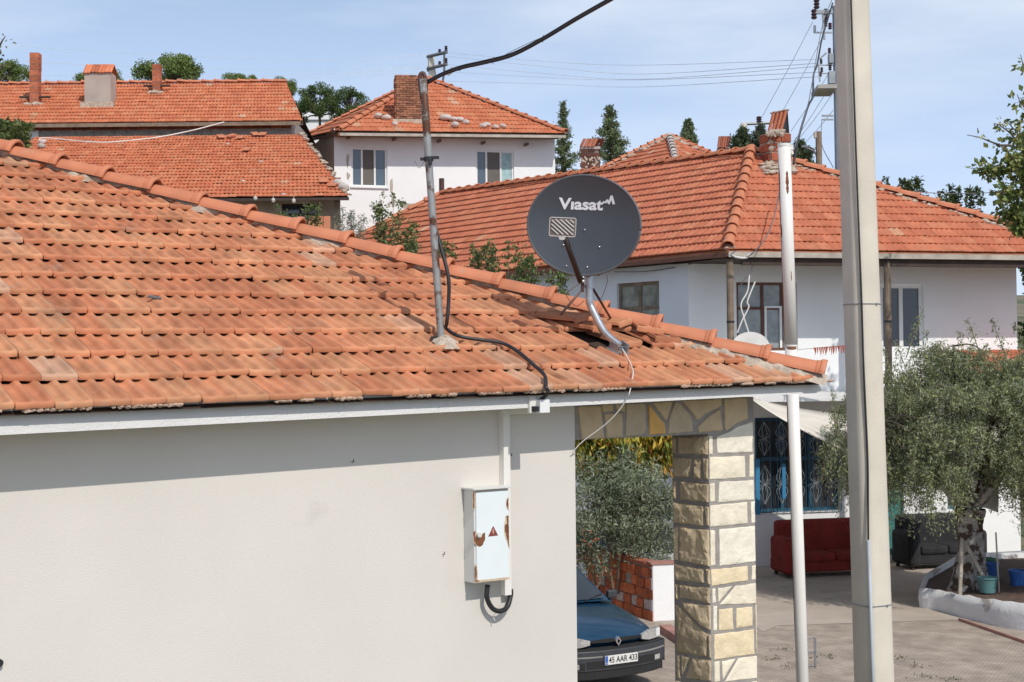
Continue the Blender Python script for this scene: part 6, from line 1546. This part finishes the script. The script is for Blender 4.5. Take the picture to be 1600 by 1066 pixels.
# ================================================================== SOFAS
def sofa(px0, px1, ytop, ybot, Y, m, label, arms=True, ang=.22, cmat=None):
    a = pt(px0, ybot, Y); b = pt(px1, ybot, Y); L = (b - a).length; a.z = 0; t = thing('sofa', V(((a.x + b.x) / 2, Y, 0)), label, 'sofa'); u = uf; inn = nf; P = lambda x, y, z: a + u * x + inn * y + Z * z
    H = pt(px0 + 20, ytop, Y + .5).z
    MB().obox(P(.02, .05, .12), u * (L - .04), inn * .8, Z * .22).build('base', M[m], t, bevel=.03)
    MB().obox(P(.10, .62, .3), u * (L - .2), inn * .28 , Z * (H - .3)).build('backrest', M[m], t, bevel=.08)
    n_ = 2
    for i in range(n_): MB().obox(P(.27 + (L - .54) * i / n_, .0, .33), u * ((L - .54) / n_ - .01), inn * .62, Z * .17).build('seat_cushion', M[m], t, bevel=.05)
    for x in (0, L - .27): MB().obox(P(x, -.02, .08), u * .27, inn * .86, Z * (H * .66)).build('armrest', M[m], t, bevel=.09)
    for x in (.08, L - .14):
        for y in (.06, .7): MB().obox(P(x, y, 0), u * .06, inn * .06, Z * .12).build('leg', M['wood_dark'], t)
    return t
sofa(1228, 1400, 815, 893, 28.3, 'sofa', 'red velour sofa against the white wall behind the concrete pole')
sofa(1422, 1558, 806, 872, 29.3, 'sofa_dark', 'dark grey striped sofa in deep shade behind the olive trunk')
mb = MB(); c = onz(1262, 1045, 0)
for x, y in ((0, 0), (.12, 0), (.12, .1), (0, .1)): mb.tube([c + V((x, y, 0)), c + V((x, y, .42))], .008, 5)
for z in (.02, .22, .42): mb.tube([c + V((0, 0, z)), c + V((.12, 0, z)), c + V((.12, .1, z)), c + V((0, .1, z)), c + V((0, 0, z))], .006, 4)
single(mb, 'meter_cage', M['steel'], 'small wire frame standing on the paving beside the white pipe', 'frame')

# ================================================================== THROUGH THE OPENING
# brick garden wall with whitewashed end
ba = onz(1020, 972, 0); bb = onz(1056, 992, 0)
bt_ = pt(905, 861, ba.y + 2.6)
hb = pt(1020, 884, ba.y).z
bdir = V((bt_.x - ba.x, bt_.y - ba.y, 0)).normalized(); bn = V((-bdir.y, bdir.x, 0)); bn = bn if bn.y > 0 else -bn
gw = thing('garden_wall', V((ba.x, ba.y, 0)), 'low rough red brick garden wall with whitewashed end behind the blue car', 'wall')
Lb = 6.0; gc_ = MB().obox(ba + bn * .03, bdir * Lb, bn * .22, Z * (hb - .03)).build('core', M['brick_mortar'], gw)
mb = MB(); rr = random.Random(31); z = .01; row = 0
while z < hb - .05:
    x = -.05 + (row % 2) * .13
    while x < Lb:
        w_ = rr.uniform(.19, .25); c0 = max(0, x)
        if rr.random() < .95:
            col = np.array((.50, .14, .06)) * rr.uniform(.6, 1.2)
            if rr.random() < .14: col = np.array((.50, .42, .38)) * rr.uniform(.7, 1.1)
            mb.obox(ba + bdir * c0 + bn * rr.uniform(-.015, .02) + Z * (z + rr.uniform(-.004, .004)), bdir * (x + w_ - c0), bn * .1, Z * .16, tuple(col))
        x += w_ + .018
    z += .178; row += 1
x = 0
while x < Lb: mb.obox(ba + bdir * x + bn * rr.uniform(-.02, .01) + Z * (hb - .03), bdir * .22, bn * .26, Z * rr.uniform(.03, .07), tuple(np.array((.36, .12, .07)) * rr.uniform(.6, 1.2))); x += .24
mb.build('bricks', M['brick'], gw, colattr=True)
e1_ = onz(1021, 972, 0); ed = V((.97, .20, 0)).normalized(); we = 1.0
ob = MB().obox(ba - bdir * .01, ed * 1.3, V((-ed.y, ed.x, 0)) * .24, Z * (hb + .02)).build('whitewashed_end', M['white_wall'], gw, bevel=.02)
MB().obox(ba + V((-.02, -.04, hb + .02)), ed * 1.3, V((-ed.y, ed.x, 0)) * .30, Z * .03).build('coping', M['kerb_red'], gw)
# grey-green olive bush + autumn peach tree
def bush(px, py, Y, rx, rz, label, seed, cols, leaf, aspect, ncl, per, name, cat, droop=.1, gz=None, sz=.28):
    rr = random.Random(seed); r = np.random.default_rng(seed); c = pt(px, py, Y); g = ground_z(c.x, Y) if gz is None else gz; t = thing(name, V((c.x, Y, g)), label, cat); mb = MB(); base = V((c.x, Y, g)); cs = []
    for s in range(5): mb.tube(catmull([base + V((rr.uniform(-.15, .15), 0, 0)), base.lerp(c, .6) + V((rr.uniform(-.4, .4), rr.uniform(-.3, .3), 0)), c + V((rr.uniform(-.7, .7) * rx, rr.uniform(-.4, .4), rr.uniform(-.2, .6) * rz))]), .025, 5)
    for i in range(ncl):
        a = rr.uniform(0, 6.283); ph = math.asin(rr.uniform(-.8, 1)); q = rr.uniform(.3, 1); e = c + V((math.cos(a) * math.cos(ph) * rx * q, math.sin(a) * math.cos(ph) * rx * .7 * q, math.sin(ph) * rz * q))
        mb.tube([c.lerp(e, .2), c.lerp(e, .6) + V((0, 0, .05)), e], [.014, .009, .003], 4); d_ = (e - c).normalized(); k = per; tt = r.uniform(-.6, 1, (k, 1))
        cs.append(np.array(e) + np.array(d_) * tt * sz + r.normal(0, 1, (k, 3)) * sz * .45 * (1.2 - tt * .7))
    mb.build('stems', M['twig'], t); leaves('crown', np.vstack(cs), leaf, aspect, cols, M['leaf'], t, seed, droop=droop); return t
bush(970, 796, 24.9, 1.1, 1.05, 'grey-green olive bush growing behind the brick garden wall', 51, ((.22, .265, .16), (.27, .31, .20), (.17, .21, .12), (.36, .39, .28)), .085, .26, 150, 150, 'olive_bush', 'bush', gz=.3, sz=.24)
pt_ = bush(965, 668, 26.0, 1.7, .95, 'peach tree with long yellow and green autumn leaves above the opening', 52, ((.50, .42, .05), (.55, .38, .05), (.20, .26, .05), (.28, .32, .06), (.52, .24, .04), (.12, .17, .035)), .17, .30, 190, 95, 'peach_tree', 'tree', droop=.9, sz=.34)
bush(912, 870, 24.6, .5, .35, 'oleander with small pink flowers beside the brick wall', 53, ((.09, .13, .05), (.07, .11, .04)), .10, .2, 22, 30, 'oleander', 'bush', gz=.2)
mb = MB(); rr = random.Random(3)
for k in range(14): mb.ico(pt(rr.uniform(902, 935), rr.uniform(828, 858), 24.2), .022, (1, 1, .6), .3)
single(mb, 'oleander_blossom', M['pepper'], 'tiny pink-red blossoms on the oleander at the edge of the stucco wall', 'flowers')

# ================================================================== CARS
def make_car(center_px, H0, Y, yaw, paint, label, name='parked_car', front=True, plate=True, seed=0):
    c = pt(*center_px, Y); O = V((c.x, c.y, H0)); X = V((math.cos(yaw), math.sin(yaw), 0)); B = V((-math.sin(yaw), math.cos(yaw), 0))
    t = thing(name, O + B * 2.1, label, 'car')
    P = lambda x, y, z: O + X * x + B * y + Z * z
    fc = lambda x: .20 * abs(x / .84) ** 2.6         # front curve
    # lower body loft
    st = [ # y, halfwidth, sill z, bumper/waist z, shoulder z, crown z
     (.06, .80, .36, .50, .60, .615), (.10, .815, .30, .50, .63, .66), (.30, .83, .22, .55, .70, .765), (.65, .84, .20, .60, .77, .84), (1.05, .845, .20, .62, .83, .905), (1.32, .845, .20, .62, .87, .935),
     (2.0, .845, .20, .62, .89, .93), (2.9, .845, .20, .62, .91, .95), (3.6, .83, .22, .62, .92, .96), (3.95, .80, .28, .60, .88, .93), (4.10, .76, .34, .55, .70, .75)]
    vs = []; nh = 0
    for y, w_, z0, z1, z2, z3 in st:
        half = [(w_ * .94, z0), (w_ * .99, z0 + .12), (w_, z1), (w_ * .985, (z1 + z2) / 2), (w_ * .955, z2 - .02), (w_ * .90, z2 + .012), (w_ * .70, z2 + (z3 - z2) * .55), (w_ * .40, z2 + (z3 - z2) * .88), (0, z3)]
        ring = [(x, z) for x, z in half] + [(-x, z) for x, z in half[-2::-1]]; nh = len(ring)
        for x, z in ring: vs.append(P(x, y + (fc(x) if y < .7 else 0) * (1 if y < .35 else .5), z))
    fs = [(i * nh + k, i * nh + k + 1, (i + 1) * nh + k + 1, (i + 1) * nh + k) for i in range(len(st) - 1) for k in range(nh - 1)]
    fs += [tuple(range(nh))[::-1], tuple(range((len(st) - 1) * nh, len(st) * nh))]
    fs += [(i * nh + nh - 1, i * nh, (i + 1) * nh, (i + 1) * nh + nh - 1) for i in range(len(st) - 1)]
    body = MB().add(vs, fs).build('body', M[paint], t, smooth=True)
    wn_ = body.modifiers.new('edge', 'EDGE_SPLIT'); wn_.split_angle = R_(40)
    # cabin
    cab = [(1.20, .70, .93, .73, .935), (1.95, .60, 1.34, .72, .93), (2.15, .60, 1.375, .74, .93), (2.9, .60, 1.385, .75, .94), (3.4, .57, 1.34, .74, .95), (3.85, .62, .98, .68, .95)]
    vs = []
    for y, wt_, zt_, wb_, zb_ in cab:
        ring = [(wb_, zb_), (wb_ * .55 + wt_ * .45, zb_ * .55 + zt_ * .45), (wt_ + .01, zt_ - .03), (wt_ * .8, zt_), (0, zt_ + .02)]; ring = ring + [(-x, z) for x, z in ring[-2::-1]]
        for x, z in ring: vs.append(P(x, y, z))
    nh = 9; MB().add(vs, [(i * nh + k, i * nh + k + 1, (i + 1) * nh + k + 1, (i + 1) * nh + k) for i in range(5) for k in range(8)] + [tuple(range(nh))[::-1]]).build('cabin', M[paint], t, smooth=True).modifiers.new('edge', 'EDGE_SPLIT').split_angle = R_(35)
    g = lambda i, x, k=.012: None
    q = lambda x0, y0, z0, x1, y1, z1: None
    MB().add([P(-.62, 1.235, .97), P(.62, 1.235, .97), P(.545, 1.915, 1.332), P(-.545, 1.915, 1.332), P(0, 1.21, .975), P(0, 1.90, 1.352)], [(0, 4, 5, 3), (4, 1, 2, 5)]).build('windscreen', M['glass'], t)
    MB().add([P(-.55, 3.47, 1.30), P(.55, 3.47, 1.30), P(.60, 3.83, 1.03), P(-.60, 3.83, 1.03)], [(0, 1, 2, 3)]).build('rear_window', M['glass'], t)
    for s in (-1, 1):
        for y0, y1, y2, y3 in ((1.50, 2.30, 1.98, 2.30), (2.38, 3.30, 2.38, 3.25)):
            MB().add([P(s * .748, y0, .97), P(s * .757, y1, .98), P(s * .624, y3, 1.33), P(s * .624, y2, 1.32)], [(0, 1, 2, 3)]).build('side_window', M['glass'], t)
        for yy in (.82, 3.36):
            cw = P(s * .77, yy, .28); w = MB(); w.tube([cw - X * .09, cw - X * .08, cw + X * .08, cw + X * .09], [.25, .285, .285, .25], 24); wo = w.build('wheel', M['tyre'], t, smooth=False)
            MB().tube([cw + X * (.092 * s), cw + X * (.10 * s)], .18, 20).build('rim', M['steel'], wo)
        MB().box(P(s * .86, 1.42, .98), .16, .08, .11, yaw).build('wing_mirror', M['bumper'], t, bevel=.02)
    # front end, following the curve of the nose
    def panel(x0, x1, z0, z1, off, th, m, nm, par=t, n_=14, zf=None, bev=0):
        mb = MB(); vs = []
        for i in range(n_ + 1):
            x = x0 + (x1 - x0) * i / n_; a = z0 if zf is None else zf(x)[0]; b = z1 if zf is None else zf(x)[1]; y = fc(x) - off
            vs += [P(x, y, a), P(x, y, b), P(x, y + th, b), P(x, y + th, a)]
        fs = [(4 * i + k, 4 * i + 4 + k, 4 * i + 4 + (k + 1) % 4, 4 * i + (k + 1) % 4) for i in range(n_) for k in range(4)] + [(0, 1, 2, 3)[::-1], tuple(4 * n_ + k for k in range(4))]
        mb.add(vs, fs); return mb.build(nm, m, par, bevel=bev)
    bw_ = .845
    bump = panel(-bw_, bw_, .27, .535, .06, .22, M['bumper'], 'bumper', bev=.015)
    panel(-bw_ * .99, -.28, .445, .465, .068, .02, M['bumper_strip'], 'trim_strip', bump); panel(.28, bw_ * .99, .445, .465, .068, .02, M['bumper_strip'], 'trim_strip', bump)
    panel(-bw_, bw_, .535, .552, .045, .15, M['tyre'], 'seam', bump)
    panel(-.80, .80, .16, .27, .045, .15, M['tyre'], 'air_dam', bump, bev=.01)
    panel(-.50, .50, .30, .40, .063, .02, M['ink'], 'air_intake', bump)
    for s in (-1, 1): panel(s * .52 if s > 0 else -.72, .72 if s > 0 else -.52, .30, .385, .066, .02, M['ink'], 'fog_recess', bump); panel(.60 if s > 0 else -.72, .72 if s > 0 else -.60, .31, .375, .070, .02, M['headlamp'], 'fog_lamp', bump)
    panel(-.40, .40, .612, .66, -.035, .02, M['ink'], 'grille', n_=14, zf=lambda x: (.612 + .012 * abs(x / .42) ** 3, .660 - .016 * abs(x / .42) ** 3))
    for s in (-1, 1):
        zf = lambda x: (.572 + .02 * max(0, .55 - abs(x)) / .1, .572 + .130 * min(1, .66 + 2.2 * max(0, abs(x) - .42)))
        hl = panel(.41 * s if s > 0 else -.82, .82 if s > 0 else -.41, 0, 0, -.012, .05, M['headlamp'], 'headlight', n_=14, zf=zf)
        panel(.72 if s > 0 else -.815, .815 if s > 0 else -.72, .59, .69, -.006, .02, M['pvc'], 'indicator', hl)
    # lozenge badge
    bc = P(0, -.005 + .02, .625); mb = MB(); w_, h_ = .045, .062
    o1 = [(0, h_), (w_, 0), (0, -h_), (-w_, 0)]; i1 = [(0, h_ * .55), (w_ * .5, 0), (0, -h_ * .55), (-w_ * .5, 0)]
    ov_ = [bc + X * x + Z * z - B * .03 for x, z in o1]; iv_ = [bc + X * x + Z * z - B * .03 for x, z in i1]; mb.add(ov_ + iv_ + [v + B * .05 for v in ov_ + iv_], [(k, (k + 1) % 4, 4 + (k + 1) % 4, 4 + k) for k in range(4)] + [(k, 8 + k, 8 + (k + 1) % 4, (k + 1) % 4) for k in range(4)] + [(4 + k, 4 + (k + 1) % 4, 12 + (k + 1) % 4, 12 + k) for k in range(4)]); mb.build('badge', M['chrome'], t)
    if plate:
        pO = P(-.26, -.078, .345); pl_ = MB().obox(pO, X * .52, B * .006, Z * .12).build('number_plate', M['plate'], t)
        MB().obox(pO - B * .001 + X * .004 + Z * .004, X * .042, B * .002, Z * .112).build('blue_band', M['plate_blue'], pl_)
        def put(txt, x0, x1, z0, z1, m, nm, bold):
            tv, tf = text_mesh(txt, 1.0, bold); xs = [v.x for v in tv]; ys = [v.y for v in tv]; ax0, ax1, ay0, ay1 = min(xs), max(xs), min(ys), max(ys)
            MB().add([pO - B * .0025 + X * (x0 + (v.x - ax0) / (ax1 - ax0) * (x1 - x0)) + Z * (z0 + (v.y - ay0) / (ay1 - ay0) * (z1 - z0)) for v in tv], tf).build(nm, m, pl_)
        put('45 AAR 433', .060, .508, .022, .100, M['ink'], 'lettering', .012); put('TR', .010, .040, .012, .034, M['plate'], 'country_code', .0)
    # hood seam + wipers
    for s in (-1, 1):
        MB().tube([P(s * .36 - .1, 1.20, .955), P(s * .36 + .25, 1.30, 1.02)], .008, 5).build('wiper', M['tyre'], t)
    return t
make_car((966, 1030), .07, 18.6, R_(30), 'carpaint', 'dark blue hatchback parked in the street, seen through the opening beside the stone pillar')
make_car((1122, 940), 0, 24.6, R_(37), 'carwhite', 'white car half hidden by the olive bush behind the garden wall', plate=False)

# ================================================================== POLES AND WIRES
def insul(mb, c, r=.06, h=.22):
    K = 10; prof = []
    for i in range(7): prof += [(r * (1 if i % 2 else .6), h * i / 6)]
    mb.tube([c + Z * z for _, z in prof], [q for q, _ in prof], K)
# lattice pole behind the white house
Yp2 = 70; gz = ground_z(-4, 70)
p1 = thing('power_pole', V((pt(675, 130, Yp2).x, Yp2, gz)), 'concrete power pole with two crossarms behind the white house', 'power pole')
a = pt(673, 88, Yp2); mb = MB(); mb.tube([V((a.x + .15, Yp2, gz)), pt(676, 120, Yp2), pt(673, 87, Yp2)], [.26, .20, .16], 8); mb.build('shaft', M['concrete'], p1)
mb = MB()
for y0, y1 in ((89, 82), (108, 101)): mb.tube([pt(668, y0, Yp2), pt(698, y1, Yp2 - 1)], .09, 5)
mb.tube([pt(694, 80, Yp2), pt(694, 113, Yp2)], .06, 5); mb.tube([pt(694, 113, Yp2), pt(691, 131, Yp2)], .06, 5); mb.build('crossarm', M['wire'], p1)
for x, y in ((670, 112), (687, 85), (697, 80), (687, 104), (697, 99)):
    mb = MB(); insul(mb, pt(x, y, Yp2), .09, .26); mb.build('insulator', M['insul'], p1)
mb = MB(); mb.tube([pt(699, 117, Yp2), pt(707, 111, Yp2)], .08, 6); mb.box(pt(712, 108, Yp2), .5, .3, .12); mb.build('lamp_head', M['lime'], p1)
# transformer pole seen left of the concrete pole
Y3 = 52; x3 = pt(1303, 200, Y3).x; gz = ground_z(x3, Y3)
p3 = thing('transformer_pole', V((x3 + .12, Y3, gz)), 'steel transformer pole crowded with insulators just behind the concrete pole', 'power pole')
MB().tube([V((x3 + .25, Y3, gz)), pt(1306, 10, Y3)], [.22, .14], 10).build('shaft', M['steel'], p3)
mb = MB(); mb.box(pt(1289, 19, Y3), .9, .12, .14); mb.tube([pt(1286, 22, Y3), pt(1288, 62, Y3)], .05, 4); mb.tube([pt(1272, 51, Y3), pt(1300, 51, Y3)], .04, 4); mb.tube([pt(1273, 40, Y3), pt(1273, 51, Y3)], .05, 6)
mb.tube([pt(1281, 92, Y3), pt(1291, 83, Y3)], .04, 4); mb.tube([pt(1277, 102, Y3), pt(1302, 102, Y3)], .03, 4); mb.tube([pt(1279, 100, Y3), pt(1281, 128, Y3)], .04, 4); mb.tube([pt(1284, 115, Y3), pt(1302, 115, Y3)], .03, 4); mb.tube([pt(1284, 181, Y3), pt(1302, 181, Y3)], .045, 4); mb.tube([pt(1284, 187, Y3), pt(1302, 187, Y3)], .04, 4)
mb.build('bracket', M['steel'], p3)
mb = MB(); mb.obox(pt(1278, 138, Y3 - .8), V((.7, 0, .0)), V((.1, 1.6, 0)), Z * .14); mb.build('platform', M['grey_concrete'], p3)
mb = MB(); mb.box(pt(1299, 122, Y3), .22, .3, .45); mb.box(pt(1298, 92, Y3), .16, .3, .35); mb.build('transformer', M['steel'], p3)
for x, y, s in ((1276, 14, 1.2), (1272, 30, 1.2), (1290, 24, .8), (1291, 32, .8), (1290, 42, .8), (1297, 46, .8), (1283, 100, .6), (1284, 113, .6), (1282, 120, .6), (1297, 98, .7), (1297, 110, .7), (1296, 84, .7)):
    mb = MB(); insul(mb, pt(x, y, Y3), .10 * s, .30 * s); mb.build('insulator', M['insul'], p3)
mb = MB(); mb.tube(catmull([pt(1240, 256, 32), pt(1247, 218, 33), pt(1262, 168, 36), pt(1270, 150, 38), pt(1271, 118, 42), pt(1277, 100, 45), pt(1284, 62, 48), pt(1292, 35, 50), pt(1301, 5, 52)]), .028, 6)
single(mb, 'service_cable', M['black'], 'thick dark cable dropping from the transformer pole to the chimney of the big house', 'cable', origin=pt(1240, 256, 32), smooth=True)
mb = MB(); mb.tube(catmull([pt(1236, 248, 32), pt(1250, 205, 33), pt(1262, 165, 36), pt(1268, 135, 38), pt(1285, 40, 48), pt(1302, -6, 52)]), .014, 4)
single(mb, 'thin_cable', M['wire'], 'thin cable twisting beside the thick one down to the big house chimney', 'cable', origin=pt(1236, 248, 32))
# goalpost shaped pole
Y4 = 58; p4 = thing('goalpost_pole', V((pt(1162, 220, Y4).x, Y4, ground_z(9, Y4))), 'white post with a horizontal arm and one dark insulator behind the big roof', 'power pole')
MB().tube([V((pt(1162, 220, Y4).x, Y4, ground_z(9, Y4))), pt(1162, 194, Y4)], .14, 8).build('shaft', M['concrete'], p4)
MB().tube([pt(1158, 194, Y4), pt(1205, 192, Y4)], .07, 5).build('crossarm', M['steel'], p4)
mb = MB(); insul(mb, pt(1186, 192, Y4), .13, .26); mb.build('insulator', M['insul'], p4)
Y5 = 44; p5 = thing('wooden_pole', V((pt(1280, 240, Y5).x, Y5, ground_z(9, Y5))), 'short grey wooden pole with a street lamp arm behind the big roof', 'lamp post')
MB().tube([V((pt(1280, 240, Y5).x, Y5, ground_z(9, Y5))), pt(1279, 206, Y5)], .10, 8).build('shaft', M['wood'], p5)
MB().tube(catmull([pt(1278, 250, Y5), pt(1273, 238, Y5), pt(1262, 232, Y5), pt(1255, 229, Y5)]), .03, 5).build('lamp_arm', M['wire'], p5)
MB().box(pt(1275, 211, Y5), .12, .12, .2).build('meter', M['gutter'], p5)
mb = MB(); mb.box(pt(1256, 229, Y5), .16, .1, .07); mb.build('lamp_head', M['wire'], p5)
# sky wires
def span(pts_, rad, m, label, group, nm='power_line'):
    mb = MB(); mb.tube(catmull([pt(*p) for p in pts_], 5), rad, 4); return single(mb, nm, M[m], label, 'power line', group)
gl = 'power lines across the sky left of the crossarm pole'
for i, (y0, y1, y2) in enumerate(((62, 92, 86), (88, 108, 103), (112, 116, 106), (120, 121, 112))):
    span([(-120, y0, 75), (200, (y0 + y1) / 2 + 6, 72), (480, y1 + 1, 70), (670, y2, 70)], .012, 'wire_pale', ('topmost', 'second', 'third', 'lowest')[i] + ' of the pale power lines left of the crossarm pole', gl)
gr_ = 'power lines across the sky between the two power poles'
for i, (y0, y1, y2, y3) in enumerate(((82, 96, 102, 93), (88, 104, 116, 99), (101, 115, 124, 104), (112, 121, 125, 113), (127, 131, 136, 120))):
    span([(698, y0, 70), (850, y1, 66), (1000, y2, 62), (1278, y3, 52)], .012, 'wire_pale', ('topmost', 'second', 'third', 'fourth', 'lowest')[i] + ' of the pale power lines between the crossarm pole and the transformer pole', gr_)
gg = 'slanting wires from the transformer pole'
for i, (a, b) in enumerate((((1270, 34), (1190, 184)), ((1287, 55), (1222, 175)), ((1298, 110), (1236, 205)), ((1300, 130), (1240, 222)), ((1302, 145), (1250, 215)), ((1302, 172), (1257, 224)))):
    span([(*a, 52), ((a[0] + b[0]) / 2, (a[1] + b[1]) / 2 + 2, 54), (*b, 57)], .011, 'wire_pale', ('leftmost and longest', 'second from left', 'third from left', 'fourth from left', 'fifth from left', 'rightmost') [i] + ' of the thin wires slanting down from the transformer pole', gg)
span([(1284, 187, 52), (1284, 226, 50), (1302, 262, 48)], .016, 'wire', 'thin wire running down beside the wooden pole', None)
# dry leaves / weeds in the paving
r = np.random.default_rng(5); cs = []
for px, py in ((1212, 1030), (1232, 1043), (1288, 1027), (1432, 1042), (1445, 1058), (1490, 1064), (1222, 1015), (1405, 1030)):
    c = onz(px, py, .012); cs.append(np.array(c) + r.normal(0, 1, (26, 3)) * np.array([.10, .06, .006]) + np.array([0, 0, .012]))
o = leaves('paving_weeds', np.vstack(cs), .05, .3, ((.10, .13, .04), (.16, .15, .07)), M['leaf'], None, 3); tag(o, kind='stuff');
